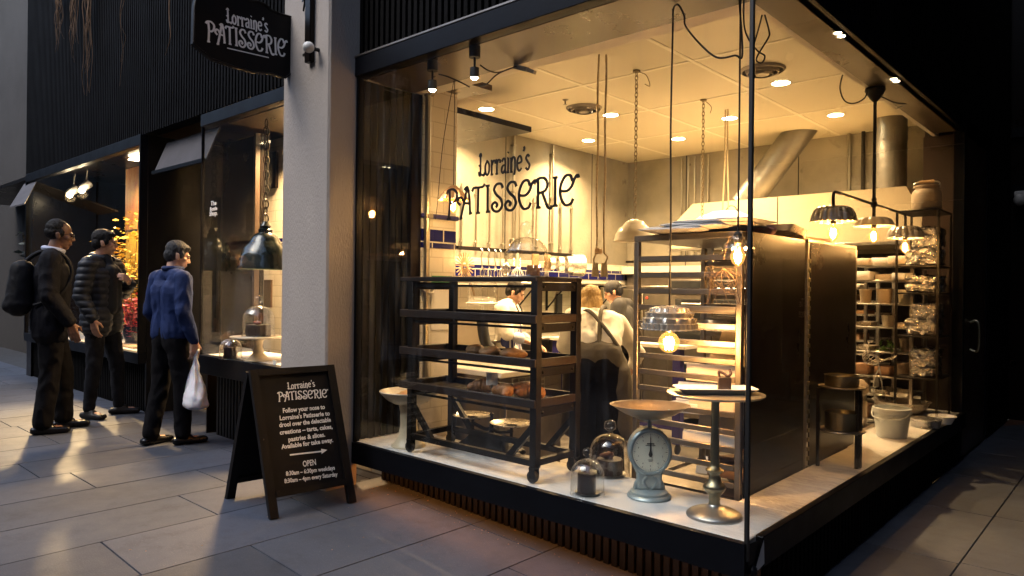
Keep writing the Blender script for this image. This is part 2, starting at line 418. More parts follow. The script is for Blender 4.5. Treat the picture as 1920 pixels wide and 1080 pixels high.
def marble():
    m = pbr('marble', (.74, .74, .73), .22, 0, .05, 3); nt = m.node_tree; b = nt.nodes['Principled BSDF']
    tc = nt.nodes.new('ShaderNodeTexCoord'); mp = nt.nodes.new('ShaderNodeMapping'); mp.inputs['Rotation'].default_value = (0, 0, R(35)); mp.inputs['Scale'].default_value = (1, 3.2, 1)
    nt.links.new(tc.outputs['Object'], mp.inputs[0]); n = _noise(nt, 2.6, 9, mp.outputs[0], .68); n.inputs['Distortion'].default_value = 1.1
    a = nt.nodes.new('ShaderNodeMath'); a.operation = 'SUBTRACT'; a.inputs[1].default_value = .5; nt.links.new(n.outputs[0], a.inputs[0])
    ab = nt.nodes.new('ShaderNodeMath'); ab.operation = 'ABSOLUTE'; nt.links.new(a.outputs[0], ab.inputs[0])
    f = _ramp(nt, ab.outputs[0], .07, 0)
    n2 = _noise(nt, 1.3, 4, tc.outputs['Object']); f2 = _ramp(nt, n2.outputs[0], .4, .7)
    k = nt.nodes.new('ShaderNodeMath'); k.operation = 'MULTIPLY'; nt.links.new(f, k.inputs[0]); nt.links.new(f2, k.inputs[1])
    c = _mix(nt, k.outputs[0], (.75, .75, .74), (.46, .46, .48)); nt.links.new(c, b.inputs['Base Color'])
marble()
def paving():
    m = bpy.data.materials.new('paving'); m.use_nodes = True; nt = m.node_tree; b = nt.nodes['Principled BSDF']
    tc = nt.nodes.new('ShaderNodeTexCoord'); co = tc.outputs['Object']
    at_ = nt.nodes.new('ShaderNodeAttribute'); at_.attribute_name = 'tone'
    n = _noise(nt, 1.1, 6, co); n2 = _noise(nt, 160, 3, co); n3 = _noise(nt, 6, 7, co, .7)
    c = _mix(nt, _ramp(nt, n.outputs[0], .3, .7), (.056, .066, .090), (.044, .052, .070))
    c = _mix(nt, _ramp(nt, n3.outputs[0], .52, .75), c, (.034, .039, .050))
    sp = _mix(nt, _ramp(nt, n2.outputs[0], .60, .72), c, (.115, .122, .138))
    vo = nt.nodes.new('ShaderNodeTexVoronoi'); vo.inputs['Scale'].default_value = 2.3; nt.links.new(co, vo.inputs['Vector'])
    sp = _mix(nt, _ramp(nt, vo.outputs['Distance'], .035, .025), sp, (.028, .028, .031))
    n4 = _noise(nt, .55, 5, co, .6); sp = _mix(nt, _ramp(nt, n4.outputs[0], .45, .66), sp, (.038, .041, .050))
    mu = nt.nodes.new('ShaderNodeMix'); mu.data_type = 'RGBA'; mu.blend_type = 'MULTIPLY'; mu.inputs[0].default_value = 1
    nt.links.new(sp, mu.inputs[6]); nt.links.new(at_.outputs['Color'], mu.inputs[7]); nt.links.new(mu.outputs[2], b.inputs['Base Color'])
    r = nt.nodes.new('ShaderNodeMapRange'); nt.links.new(n3.outputs[0], r.inputs[0]); r.inputs[3].default_value = .42; r.inputs[4].default_value = .75
    nt.links.new(r.outputs[0], b.inputs['Roughness'])
    bp = nt.nodes.new('ShaderNodeBump'); bp.inputs['Strength'].default_value = .25; bp.inputs['Distance'].default_value = .004
    nt.links.new(n2.outputs[0], bp.inputs['Height']); nt.links.new(bp.outputs[0], b.inputs['Normal'])
    MATS['paving'] = m
paving()
pbr('joint', (.03, .03, .032), .9)
def apron_stripes():
    m = bpy.data.materials.new('apron_stripe'); m.use_nodes = True; nt = m.node_tree; b = nt.nodes['Principled BSDF']
    tc = nt.nodes.new('ShaderNodeTexCoord'); wv = nt.nodes.new('ShaderNodeTexWave'); wv.bands_direction = 'X'
    wv.inputs['Scale'].default_value = 10; wv.inputs['Distortion'].default_value = .6
    nt.links.new(tc.outputs['Object'], wv.inputs[0])
    c = _mix(nt, _ramp(nt, wv.outputs['Fac'], .72, .85), (.025, .035, .16), (.65, .65, .68))
    nt.links.new(c, b.inputs['Base Color']); b.inputs['Roughness'].default_value = .8; MATS['apron_stripe'] = m
apron_stripes()
# ---------------------------------------------------------------- lettering
GL = {  # art-nouveau capitals and small letters as strokes; (advance, strokes)
 'P': (.62, [[(-.04,.86),(.06,.99),(.30,1.02),(.50,.86),(.46,.60),(.28,.47),(.16,.52)], [(.12,.96),(.15,.5),(.10,-.12)], [(.0,-.14),(.2,-.12)]]),
 'A': (.66, [[(.40,1.04),(.30,.6),(.10,-.16)], [(.26,.93),(.42,1.03),(.52,.6),(.56,.0)], [(.08,.36),(-.06,.5),(.02,.66),(.16,.62),(.28,.44),(.50,.40)], [(.48,.0),(.64,.02)], [(.02,-.17),(.18,-.14)]]),
 'T': (.60, [[(-.02,.84),(.06,.97),(.26,.97),(.48,.98),(.58,1.08)], [(.28,.96),(.27,0)], [(.18,0),(.38,0)]]),
 'I': (.28, [[(.12,.99),(.13,.02)], [(.02,.99),(.22,.99)], [(.03,.01),(.24,.01)]]),
 'S': (.60, [[(.52,.84),(.44,1.0),(.24,1.0),(.13,.82),(.24,.62),(.44,.44),(.50,.20),(.34,.0),(.12,.04),(.04,.22),(.16,.34),(.28,.25),(.22,.15)]]),
 'E': (.72, [[(.50,.80),(.42,1.0),(.22,.98),(.06,.68),(.06,.32),(.22,.02),(.44,.03),(.54,.2)], [(.07,.5),(.30,.48),(.48,.62),(.58,.86),(.70,.98),(.74,.88)]]),
 'R': (.68, [[(.12,1.0),(.13,.0)], [(-.04,.84),(.10,1.0),(.36,1.02),(.50,.82),(.42,.58),(.16,.5)], [(.28,.52),(.40,.24),(.50,.0),(.62,-.06),(.66,.04)], [(.03,.0),(.24,.0)]]),
 'L': (.46, [[(.02,.86),(.12,1.0),(.18,.86)], [(.12,.98),(.13,.06)], [(.0,.2),(.06,.02),(.24,.06),(.40,.0),(.44,.14)], [(-.02,.45),(.18,.52)]]),
 'o': (.44, [[(.20,.62),(.06,.45),(.06,.16),(.20,.0),(.34,.16),(.34,.45),(.20,.62),(.14,.60)]]),
 'r': (.38, [[(.09,.62),(.10,.0)], [(.10,.42),(.20,.60),(.34,.56),(.32,.46)], [(.0,.0),(.2,.0)], [(.0,.62),(.1,.62)]]),
 'a': (.44, [[(.08,.50),(.18,.63),(.32,.52),(.32,.06),(.40,.0)], [(.32,.34),(.12,.30),(.06,.12),(.16,.0),(.32,.14)]]),
 'i': (.24, [[(.10,.62),(.10,.0)], [(.02,.62),(.1,.62)], [(.0,.0),(.2,.0)], [(.08,.83),(.13,.88)]]),
 'n': (.46, [[(.08,.62),(.09,.0)], [(.09,.44),(.20,.62),(.33,.52),(.33,.0),(.28,-.14)], [(.0,.0),(.18,.0)]]),
 'e': (.44, [[(.06,.32),(.34,.38),(.30,.58),(.18,.62),(.06,.46),(.06,.16),(.20,.0),(.36,.12)]]),
 "'": (.16, [[(.06,1.0),(.10,.92),(.04,.80)]]),
 's': (.38, [[(.30,.54),(.18,.63),(.07,.50),(.18,.34),(.31,.18),(.20,.0),(.04,.1)]]),
}
def lettering(mb, text, o, u, v, n, width, height, stroke):
    """ribbon strokes on the plane (o; u right, v up, n outward)"""
    adv = sum(GL[c][0] for c in text); sx = width/adv; o, u, v, n = Vector(o), Vector(u), Vector(v), Vector(n); x = 0; lay = 0
    for c in text:
        for st in GL[c][1]:
            pl = [Vector(((x+p[0])*sx, p[1]*height, 0)) for p in st]
            pl = crom(pl, 6) if len(pl) > 2 else pl
            lay = (lay+1) % 7; m = len(pl); vs = []
            for i, p in enumerate(pl):
                t = (pl[min(i+1, m-1)]-pl[max(i-1, 0)]).normalized(); q = Vector((-t.y, t.x, 0))
                wd = stroke/2*(.72+.28*abs(t.y))*(1.25 if i in (0, m-1) and m > 3 else 1)
                for s in (-1, 1):
                    z = p+q*s*wd; vs.append(o+u*z.x+v*z.y+n*(.0004*lay))
            mb.add(vs, [(2*i, 2*i+1, 2*i+3, 2*i+2) for i in range(m-1)])
        x += GL[c][0]
    return mb
def textmesh(mb, text, o, u, v, n, size, sx=1.0, align='CENTER', off=0.0, shear=0, space=1):
    cu = bpy.data.curves.new('text', 'FONT'); cu.body = text; cu.size = size; cu.align_x = align; cu.offset = off; cu.shear = shear; cu.space_character = space
    cu.resolution_u = 3
    ob = bpy.data.objects.new('text', cu); COL.objects.link(ob); bpy.context.view_layer.update()
    me = bpy.data.meshes.new_from_object(ob.evaluated_get(bpy.context.evaluated_depsgraph_get()))
    o, u, v, n = Vector(o), Vector(u), Vector(v), Vector(n)
    mb.add([o+u*(p.co.x*sx)+v*p.co.y for p in me.vertices], [tuple(p.vertices) for p in me.polygons])
    bpy.data.objects.remove(ob); bpy.data.curves.remove(cu); bpy.data.meshes.remove(me); return mb

# ---------------------------------------------------------------- ground
g = MB(); g.box(0, 30, -30, 25, -.6, -.012); g.add([(-2.4, -30, .096), (0, -30, -.012), (0, .29, -.012), (-2.4, .29, .096), (-40, -30, .096), (-40, .29, .096), (-40, .29, .096), (-4.3, .29, .096), (-4.3, 3, .096), (-40, 3, .096)], [(0, 1, 2, 3), (4, 0, 3, 5), (6, 7, 8, 9)])
struct('ground', g, 'joint')
def pavement():
    W = .485; bm_v = []; bm_f = []; tones = []
    rnd = random.Random(11); k0 = int((-22+2.49)/W)
    def slab(x0, x1, y0, y1):
        gp = .0013; x0 += gp; x1 -= gp; y0 += gp; y1 -= gp; z = rnd.uniform(-.0006, .0006); b = .003
        o = len(bm_v)
        a_, c_ = gz(x0), gz(x1)
        bm_v.extend([(x0,y0,a_-.01),(x1,y0,c_-.01),(x1,y1,c_-.01),(x0,y1,a_-.01),(x0+b,y0+b,a_+z),(x1-b,y0+b,c_+z),(x1-b,y1-b,c_+z),(x0+b,y1-b,a_+z)])
        t = rnd.uniform(.78, 1.08); tb = t*rnd.uniform(.98, 1.03)
        for f in ((4,5,6,7),(0,1,5,4),(1,2,6,5),(2,3,7,6),(3,0,4,7)):
            bm_f.append(tuple(i+o for i in f)); tones.append((t, t, tb, 1))
    for k in range(-40, 18):
        x0 = -2.49+W*k
        if x0 > 6.5: break
        ymax = .24 if x0 < -.55 else 6.2
        y = -7.2+rnd.uniform(0, .9)
        if x0 < -4.4 and x0 > -5.9: ymax = 1.0
        while y < ymax:
            L = rnd.choice((.78, .97, .97, 1.16)); y1 = min(y+L, ymax)
            if y1-y > .06:
                if x0 < -.01 and x0+W > -.01 and y1 > .24:
                    if y < .24: slab(x0, x0+W, y, .24)
                    slab(-.01, x0+W, max(y, .24), y1)
                else: slab(x0, x0+W, y, y1)
            y = y1
    me = bpy.data.meshes.new('pavement'); me.from_pydata(bm_v, [], bm_f)
    ca = me.color_attributes.new('tone', 'FLOAT_COLOR', 'CORNER'); i = 0
    for p, t in zip(me.polygons, tones):
        for li in p.loop_indices: ca.data[li].color = t
    o = obj('pavement', me, 'paving'); o['kind'] = 'structure'
pavement()

# ---------------------------------------------------------------- the patisserie building
B = thing('patisserie_building', 'dark ribbed corner building with lit patisserie kitchen inside', 'building')
def fins_x(mb, x0, x1, y, z0, z1, pitch=.05, wd=.028, dp=.022):
    n = int((x1-x0)/pitch)
    for i in range(n+1): mb.box(x0+i*pitch, min(x0+i*pitch+wd, x1), y-dp, y+.001, z0, z1)
def fins_y(mb, y0, y1, x, z0, z1, pitch=.05, wd=.028, dp=.022):
    n = int((y1-y0)/pitch)
    for i in range(n+1): mb.box(x-.001, x+dp, y0+i*pitch, min(y0+i*pitch+wd, y1), z0, z1)
mb = MB(); mb.box(-9.6, 0.0, .03, .12, 2.672, 10); fins_x(mb, -9.6, -.02, .03, 2.672, 10); obj('front_cladding', mb, 'cladding', B, None)
mb = MB(); mb.box(-.11, -.02, .125, 12, 2.672, 10); fins_y(mb, .1, 6.1, -.02, 2.672, 10); obj('side_cladding', mb, 'cladding', B, None)
mb = MB(); mb.box(-14, -.12, .13, 12, 9.8, 10); obj('roof', mb, 'cladding', B, None)
# kick panels set back under the windows
mb = MB(); mb.box(-2.45, -.03, .22, .3, 0, .33); fins_x(mb, -2.44, -.03, .22, 0, .32, .045); obj('kick_panel', mb, 'kick', B, None)
mb = MB(); mb.box(-.1, -.03, .205, 4.0, 0, .25); fins_y(mb, .22, 3.95, -.03, 0, .25, .05, .028, .02); obj('kick_panel', mb, 'cladding', B, None)
# ceiling of the kitchen in panels
mb = MB()
xs = [-4.16, -3.45, -2.45, -1.45, -.5, -.1]; ys = [.45, 1.35, 2.25, 3.3, 4.35, 5.58]
for i in range(len(xs)-1):
    for j in range(len(ys)-1):
        mb.box(xs[i], xs[i+1], ys[j], ys[j+1], 3.0, 3.03)
mb.box(-4.4, -.1, .2, 5.9, 3.032, 3.1)
obj('kitchen_ceiling', mb, 'ceiling', B, None)
mb = MB()
for i in range(1, len(xs)-1): mb.bbox(xs[i]-.018, xs[i]+.018, .47, 5.55, 2.9955, 2.9995, .0015)
for j in range(1, len(ys)-1):
    for i in range(len(xs)-1): mb.bbox(xs[i]+.02, xs[i+1]-.02, ys[j]-.018, ys[j]+.018, 2.9955, 2.9995, .0015)
obj('ceiling_strip', mb, 'cover_strip', B, None)
# bulkhead above the display: dark soffit, pale lip
mb = MB(); mb.box(-2.45, -.012, .06, .44, 2.556, 2.66); mb.box(-.2, -.012, .445, 3.85, 2.556, 2.66); obj('soffit', mb, 'soffit', B, None)
mb = MB(); mb.box(-2.9, -.202, .443, .56, 2.56, 3.0); mb.box(-.235, -.203, .563, 5.5, 2.56, 3.0); mb.box(-4.3, -2.9, .92, 1.0, 2.56, 3.0); obj('bulkhead', mb, 'cream', B, None)
# concrete walls
def board_wall(mb, x, y0, y1, z0, z1):
    mb.box(x-.2, x, y0, y1, z0, z1)
mb = MB(); board_wall(mb, -4.16, .9, 5.58, 1.62, 3.0)
obj('concrete_wall', mb, 'concrete', B, None)
for y in (3.15, 3.95, 4.75): mb = MB(); mb.box(-4.16, -4.1585, y, y+.012, 1.62, 3.0); obj('wall_joint', mb, 'slot', B, None)
mb = MB(); mb.box(-4.36, -.1, 5.58, 5.8, -.2, 3.0); obj('back_wall', mb, 'concrete', B, None)
for x in (-3.3, -1.9, -.9): mb = MB(); mb.box(x, x+.012, 5.5785, 5.58, 1.0, 3.0); obj('wall_joint', mb, 'slot', B, None)
mb = MB(); mb.box(-4.38, -4.16, .9, 5.58, -.2, 1.42); obj('tiled_wall', mb, 'white_tile_y', B, None)
mb = MB(); mb.box(-4.38, -4.155, .9, 5.57, 1.42, 1.54); obj('blue_tile_band', mb, 'blue_tile_y', B, None)
mb = MB(); mb.box(-4.38, -4.157, .9, 5.57, 1.542, 1.618); obj('tiled_wall', mb, 'white_tile_y', B, None)
# tiled pier beside the display
mb = MB(); mb.box(-2.95, -2.45, .51, .815, -.2, 1.56); mb.box(-2.95, -2.45, .51, .815, 1.684, 3.0); obj('tiled_pier', mb, 'white_tile_y', B, None)
mb = MB(); mb.box(-2.952, -2.446, .512, .813, 1.5605, 1.6835); obj('blue_tile_band', mb, 'blue_tile_y', B, None)
mb = MB(); mb.bbox(-2.96, -2.425, .5, .83, 1.755, 1.785, .008); obj('ledge', mb, 'table_blue', B, None)
# tiled wall behind the second window and up to the pier
mb = MB(); TX = at(394, 500, 'y', .9).x; mb.box(TX, -2.95, .9, .91, -.0, 1.66); mb.box(TX, -2.95, .9, .91, 1.74, 2.9); obj('tiled_wall', mb, 'white_tile_x', B, None)
mb = MB(); mb.box(TX, -2.95, .896, .91, 1.6605, 1.7395); obj('blue_tile_band', mb, 'blue_tile_x', B, None)
mb = MB(); mb.box(-4.5, -2.2, .2, .9, 2.62, 2.66); obj('soffit', mb, 'soffit', B, None)
mb = MB(); mb.box(-4.4, -.1, .5, 5.6, -.3, -.2); obj('kitchen_floor', mb, 'floor_kitchen', B, None)
mb = MB(); mb.box(-2.45, -.26, .44, .47, -.2, .33); mb.box(-.28, -.255, .45, 3.9, -.2, .33); obj('sill_back', mb, 'panel', B, None)
# dark glossy side wall of the display, ribbed under a glass sheet
mb = MB(); mb.box(-2.56, -2.475, .05, .41, .37, 2.556); fins_y(mb, .06, .40, -2.476, .37, 2.55, .05, .028, .012); obj('display_side_wall', mb, 'cladding', B, None)
mb = MB(); mb.box(-2.462, -2.456, .05, .415, .372, 2.55)
obj('display_side_glass', mb, 'pane', B, None)
mb = MB(); mb.bbox(-2.56, -2.45, .418, .505, .37, 2.556, .004); obj('post', mb, 'panel', B, None)
# right end: dark door panels, frame and back of the side window
mb = MB(); mb.box(-.30, -.02, 3.98, 4.03, 0, 2.56); mb.box(-.30, -.27, 4.031, 5.57, -.2, 3.0); mb.box(-.06, -.02, 4.04, 5.0, 0, 2.56); obj('door_panel', mb, 'brown_panel', B, None)
mb = MB(); mb.box(-.06, -.01, 5.01, 5.06, 0, 2.6); mb.box(-.07, -.01, 3.90, 3.97, 0, 2.56); obj('door_frame', mb, 'fascia', B, None)
h = MB(); h.tube(crom([(-.015, 4.3, 1.06), (.04, 4.3, 1.06), (.04, 4.3, .84), (-.015, 4.3, .84)], 5), .011); obj('door_handle', h, 'brass', B)
mb = MB(); mb.box(-.1, -.012, 5.07, 6.3, 0, 2.67); fins_y(mb, 5.07, 6.25, -.012, 0, 2.67, .05, .028, .012); obj('side_wall', mb, 'cladding', B, None)
mb = MB(); mb.box(-.26, -.1, 4.04, 5.5, 2.562, 2.66); obj('soffit', mb, 'panel', B, None)

# ---------------------------------------------------------------- corner shop window
Wd = thing('shop_window', 'large black framed corner window lettered LORRAINE\'S PATISSERIE over white marble sill', 'shop window')
mb = MB(); mb.bbox(-2.455, .012, -.022, .055, 2.556, 2.668, .003); mb.bbox(-.05, .012, .0585, 3.96, 2.556, 2.668, .003); obj('head_fascia', mb, 'fascia', Wd, 30)
mb = MB(); mb.bbox(-2.47, .014, -.026, .02, 2.669, 2.681, .002); obj('drip_edge', mb, 'steel_dull', Wd, 30)
mb = MB()
N = 26
for i in range(N):                                     # the slightly dented front fascia
    pass
vs = []; fs = []
for i in range(N+1):
    x = -2.45+2.448*i/N; t = max(0, (x+.9)/.9); d = .004*math.sin(x*5)*t; zz = .245-.006*t*t+.004*math.sin(x*9)*t
    vs += [(x, -.018, .368), (x, -.018+d, .30), (x, -.018+d*1.5, zz), (x, .03, zz), (x, .03, .368)]
for i in range(N):
    for k in range(5): fs.append((i*5+k, i*5+(k+1) % 5, i*5+5+(k+1) % 5, i*5+5+k))
fs += [(0,1,2,3,4), tuple(N*5+k for k in (4,3,2,1,0))]
mb.add(vs, fs); obj('sill_fascia', mb, 'fascia', Wd, 25)
mb = MB(); mb.bbox(-.03, .018, .105, 3.96, .252, .3685, .003); obj('sill_fascia', mb, 'fascia', Wd, 25)
mb = MB(); mb.add([(.004,.0,.364),(.014,.104,.366),(.016,.104,.252),(.010,.06,.262),(.004,.004,.25)], [(0,1,2,3),(0,3,4)])
obj('corner_gap', mb, 'fascia', Wd, None)
mb = MB(); mb.add([(.020,.075,.335),(.022,.103,.362),(.023,.104,.27),(.018,.06,.255),(.014,.045,.262)], [(0,1,2,3,4)]); mb.jit(.004, 40); obj('torn_tape', mb, 'lampgrey', Wd, 60)
mb = MB(); mb.ell((.012, .03, .262), (.014, .02, .018), 12, 8); mb.jit(.006, 60); obj('sealant_blob', mb, 'fascia', Wd, 60)
mb = MB(); mb.bbox(-2.45, -.012, .012, .475, .334, .37, .004); mb.bbox(-.25, -.012, .4765, 2.0, .334, .3697, .003); mb.bbox(-.37, -.012, 2.0015, 3.95, .334, .3695, .003); obj('marble_sill', mb, 'marble', Wd, 30)
mb = MB(); mb.box(-2.445, -.008, 0, .006, .366, 2.56); obj('front_pane', mb, 'pane', Wd, None)
mb = MB(); mb.box(-.006, 0, .008, 3.9, .366, 2.56); obj('side_pane', mb, 'pane', Wd, None)
mb = MB(); mb.bbox(-.010, .006, -.006, .010, .30, 2.60, .002); obj('corner_joint', mb, 'cord', Wd, None)
mb = MB(); mb.bbox(-2.452, -2.438, -.01, .03, .37, 2.556, .002); obj('end_frame', mb, 'fascia', Wd, None)
mb = MB(); mb.bbox(-.03, .004, 3.902, 3.955, .37, 2.556, .002); obj('end_frame', mb, 'fascia', Wd, None)
def window_words(mb, px, text, w_h):
    (xa, ya), (xb, yb) = px; a = at(xa, ya, 'y', -.0015); b = at(xb, yb, 'y', -.0015)
    lettering(mb, text, (a.x, -.0015, (a.z+b.z)/2), (1, 0, 0), (0, 0, 1), (0, -1, 0), b.x-a.x, w_h[0], w_h[1])
mb = MB(); window_words(mb, ((898, 330), (995, 318)), "Lorraine's", (.112, .0125)); obj('lettering', mb, 'letter_black', Wd, None)
mb = MB(); window_words(mb, ((838, 401), (1084, 387)), "PATISSERIE", (.132, .0165)); obj('lettering', mb, 'letter_black', Wd, None)
# warm strip lamp under the front sill: it lights the kick panel and the paving
st = thing('strip_light', 'hidden amber strip lamp under the big corner window', 'lamp', (-1.3, .06, .25))
mb = MB(); mb.box(-1.12, 1.2, -.012, .012, .006, .018); obj('lens', mb, 'led_strip', st, None)

# ---------------------------------------------------------------- rendered pillar
mb = MB(); mb.bbox(-.255, .255, -.2, .028, 0, 10, .012)
p = obj('pillar', mb, 'render', None, 30, (-2.708, 0, 0)); tag(p, 'pale grey rendered pillar between the two lit shop windows', 'pillar')
mb = MB(); mb.bbox(-1.6, 1.6, -.3, .5, 0, 10, .02)
a0 = atg(57, 663)

_r3 = random.Random(4); lit = MB()
for _ in range(140):
    x = _r3.uniform(-2.4, -.1); y = .02+_r3.random()**1.6*.18 if _r3.random() < .8 else _r3.uniform(-1.5, 0); s_ = _r3.uniform(.002, .006); a_ = _r3.uniform(0, 6.28); c_, d_ = math.cos(a_)*s_, math.sin(a_)*s_; z_ = gz(x)+.0015
    lit.add([(x-c_, y-d_, z_), (x+d_*.5, y-c_*.5, z_+s_*.5), (x+c_*1.4, y+d_*1.4, z_), (x-d_*.5, y+c_*.5, z_+s_*.3)], [(0, 1, 2, 3)])
lo = obj('litter', lit, 'carton_brown', None, None); lo['kind'] = 'stuff'
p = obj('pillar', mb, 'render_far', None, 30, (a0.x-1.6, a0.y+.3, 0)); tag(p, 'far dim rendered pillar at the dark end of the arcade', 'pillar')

# ---------------------------------------------------------------- second window
W2 = thing('shop_window', 'narrow black framed window beside the pillar with green pendant inside', 'shop window')
X0, X1 = -4.53, -2.965
mb = MB(); mb.bbox(X0, X1, -.02, .05, 2.556, 2.65, .003); obj('head_fascia', mb, 'fascia', W2, 30)
mb = MB(); mb.bbox(X0, X1, -.02, .05, .60, .745, .003); obj('sill_fascia', mb, 'fascia', W2, 30)
mb = MB(); mb.bbox(X0+.02, X1, .0515, .5, .70, .745, .003); obj('marble_sill', mb, 'marble', W2, 30)
mb = MB(); mb.box(X0+.012, X1, 0, .006, .74, 2.56); obj('front_pane', mb, 'pane_clear', W2, None)
mb = MB(); mb.box(X0+.002, X0+.008, .014, .6, .74, 2.56); obj('return_pane', mb, 'pane_clear', W2, None)
mb = MB(); mb.bbox(X0, X0+.01, -.012, .012, .745, 2.556, .002); mb.bbox(X1-.012, X1-.002, -.012, .012, .745, 2.556, .002); obj('side_frame', mb, 'fascia', W2, None)
mb = MB(); mb.box(X0+.1, X1, .11, .2, 0, .60); fins_x(mb, X0+.1, X1-.03, .11, 0, .6, .05); obj('kick_panel', mb, 'kick', W2, None)
bl, br = at(416, 500, 'y', .52), at(487, 500, 'y', .52)
mb = MB(); mb.bbox(bl.x, br.x, .52, .56, .75, 2.6, .003); obj('brown_panel', mb, 'panel', W2, None)
mb = MB(); q = at(479, 500, 'y', .50); mb.bbox(q.x, br.x, .47, .515, .75, 2.6, .003); obj('brown_post', mb, 'brown_panel', W2, None)
mb = MB(); a = at(401, 398, 'y', -.0015)
for i, s in enumerate(('The', 'Bottle', 'Shop.')):
    z = at(400, (385, 394.5, 404)[i], 'y', -.0015)
    textmesh(mb, s, (z.x, -.0015, z.z), (1, 0, 0), (0, 0, 1), (0, -1, 0), (.050, .040, .050)[i], 1.25, 'CENTER', .0007, .12)
obj('lettering', mb, 'chalk', W2, None)
W2c = lamp('window_lamp', 'AREA', (-3.4, .5, 2.55), 60, WARM, None, .25, R(140), (0, 0, 0))
tl = thing('ceiling_light', 'thin bright strip lamp at the top of the narrow window', 'lamp', (-3.75, .7, 2.58))
mb = MB(); mb.box(-.55, -.4, -.012, .012, .0, .012); obj('lens', mb, 'led_small', tl, None); W2c.parent = tl; W2c.location = (-.6, .05, -.03)
st2 = thing('strip_light', 'hidden amber strip lamp under the narrow window', 'lamp', (-3.5, .06, .6))
mb = MB(); mb.box(-.35, .45, -.012, .012, .006, .018); obj('lens', mb, 'led_strip', st2, None)

# ---------------------------------------------------------------- door recess between the windows
mb = MB(); mb.box(-14, -2.97, .125, 2.2, 2.673, 2.72); obj('soffit', mb, 'panel', B, None)
D = thing('shop_door', 'dark recessed shop door with slim brass edge under grey canopy', 'door')
mb = MB(); mb.box(-6.6, -4.2, 1.02, 1.06, 0, 2.67); obj('door_leaf', mb, 'panel', D, None)
q = at(316, 560, 'y', 1.0); mb = MB(); mb.box(q.x, q.x+.014, .99, 1.015, .02, 2.3); obj('brass_edge', mb, 'brass', D, None)
mb = MB()
for px, wd in ((360, .10), (373, .05)):
    q = at(px, 600, 'y', .9); mb.bbox(q.x, q.x+wd, .86, .94, .0, 2.62, .004)
obj('door_post', mb, 'brown_panel', D, None)
mb = MB(); q0 = at(362, 690, 'y', .7); q1 = at(412, 690, 'y', .7); mb.box(q0.x, q1.x, .72, .78, 0, .6); fins_x(mb, q0.x, q1.x-.03, .72, .03, .6, .09, .05); obj('ribbed_panel', mb, 'brown_panel', D, None)
mb = MB(); mb.box(-4.55, -4.535, .06, .6, .0, .74); obj('side_wall', mb, 'panel', D, None)
mb = MB(); TZ = gz(-5)+.006
mb.add([at(372, 764, 'z', TZ), at(413, 750, 'z', TZ), at(413, 772, 'z', TZ), at(396, 770, 'z', TZ)], [(0, 1, 2, 3)])
tr = obj('tread', mb, 'brass_tread', D, None)
can = thing('canopy', 'grey fabric canopy sloping over the recessed shop door', 'awning')
f0 = at(289, 322, 'y', .04); b0_ = at(313, 268, 'x', f0.x); cv = [Vector((-4.56, b0_.y, b0_.z)), b0_, f0, Vector((-4.56, f0.y, f0.z))]; print('canopy', [tuple(round(c, 2) for c in v) for v in cv])
mb = MB(); nn = (cv[1]-cv[0]).cross(cv[3]-cv[0]).normalized()*.012
if nn.z > 0: nn = -nn
mb.add([c for c in cv]+[c+nn for c in cv], [(0,1,2,3),(7,6,5,4),(0,4,5,1),(1,5,6,2),(2,6,7,3),(3,7,4,0)]); obj('fabric', mb, 'awning', can, None)
mb = MB(); mb.beam(cv[2]+Vector((0, -.012, -.012)), cv[3]+Vector((0, -.012, -.012)), .02, .03); obj('front_bar', mb, 'fascia', can, None)

# ---------------------------------------------------------------- third window
W3 = thing('shop_window', 'wide black framed window with flowers and posters behind the standing men', 'shop window')
X0, X1 = -9.5, -5.76
mb = MB(); mb.bbox(X0, X1, -.02, .05, 2.57, 2.67, .003); obj('head_fascia', mb, 'fascia', W3, 30)
mb = MB(); mb.bbox(X0, X1, -.02, .05, .57, .67, .003); obj('sill_fascia', mb, 'fascia', W3, 30)
mb = MB(); mb.bbox(X0, X1-.03, .0515, .8, .63, .668, .003); obj('sill', mb, 'table_white', W3, 30)
mb = MB(); mb.box(X0+.02, X1-.02, 0, .006, .66, 2.58); obj('front_pane', mb, 'pane_clear', W3, None)
mb = MB(); mb.bbox(X1-.03, X1, -.02, .05, .67, 2.57, .003); mb.bbox(X0, X0+.03, -.02, .05, .67, 2.57, .003); obj('side_frame', mb, 'fascia', W3, None)
mb = MB(); mb.box(X1-.028, X1, .052, 1.0, .0, 2.67); obj('side_wall', mb, 'fascia', W3, None)
mb = MB(); mb.box(X0, X1-.05, .11, .2, 0, .57); fins_x(mb, X0, X1-.06, .11, 0, .57, .05); obj('kick_panel', mb, 'cladding', W3, None)
mb = MB(); mb.box(X0-.2, X1-.05, 1.7, 1.75, 0, 2.7); mb.box(X0-.2, X0, .06, 1.7, 0, 2.7); obj('back_panel', mb, 'panel', W3, None)
mb = MB(); mb.box(X0-.2, X1-.05, .06, 1.7, 2.68, 2.72); obj('soffit', mb, 'soffit', W3, None)
for k, px in enumerate((105, 178)):
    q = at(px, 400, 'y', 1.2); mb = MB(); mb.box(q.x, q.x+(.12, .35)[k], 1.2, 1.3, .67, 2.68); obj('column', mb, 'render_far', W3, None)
q = at(62, 340, 'y', 0)
can2 = thing('canopy', 'small dark canopy at far left beyond the flower window', 'awning')
cv = [at(58, 335, 'y', .05), at(45, 345, 'y', .05), at(18, 388, 'y', -.45), at(60, 385, 'y', -.45)]
cv[0] = Vector((cv[1].x+.6, cv[1].y, cv[1].z)); cv[3] = Vector((cv[2].x+.6, cv[2].y, cv[2].z))
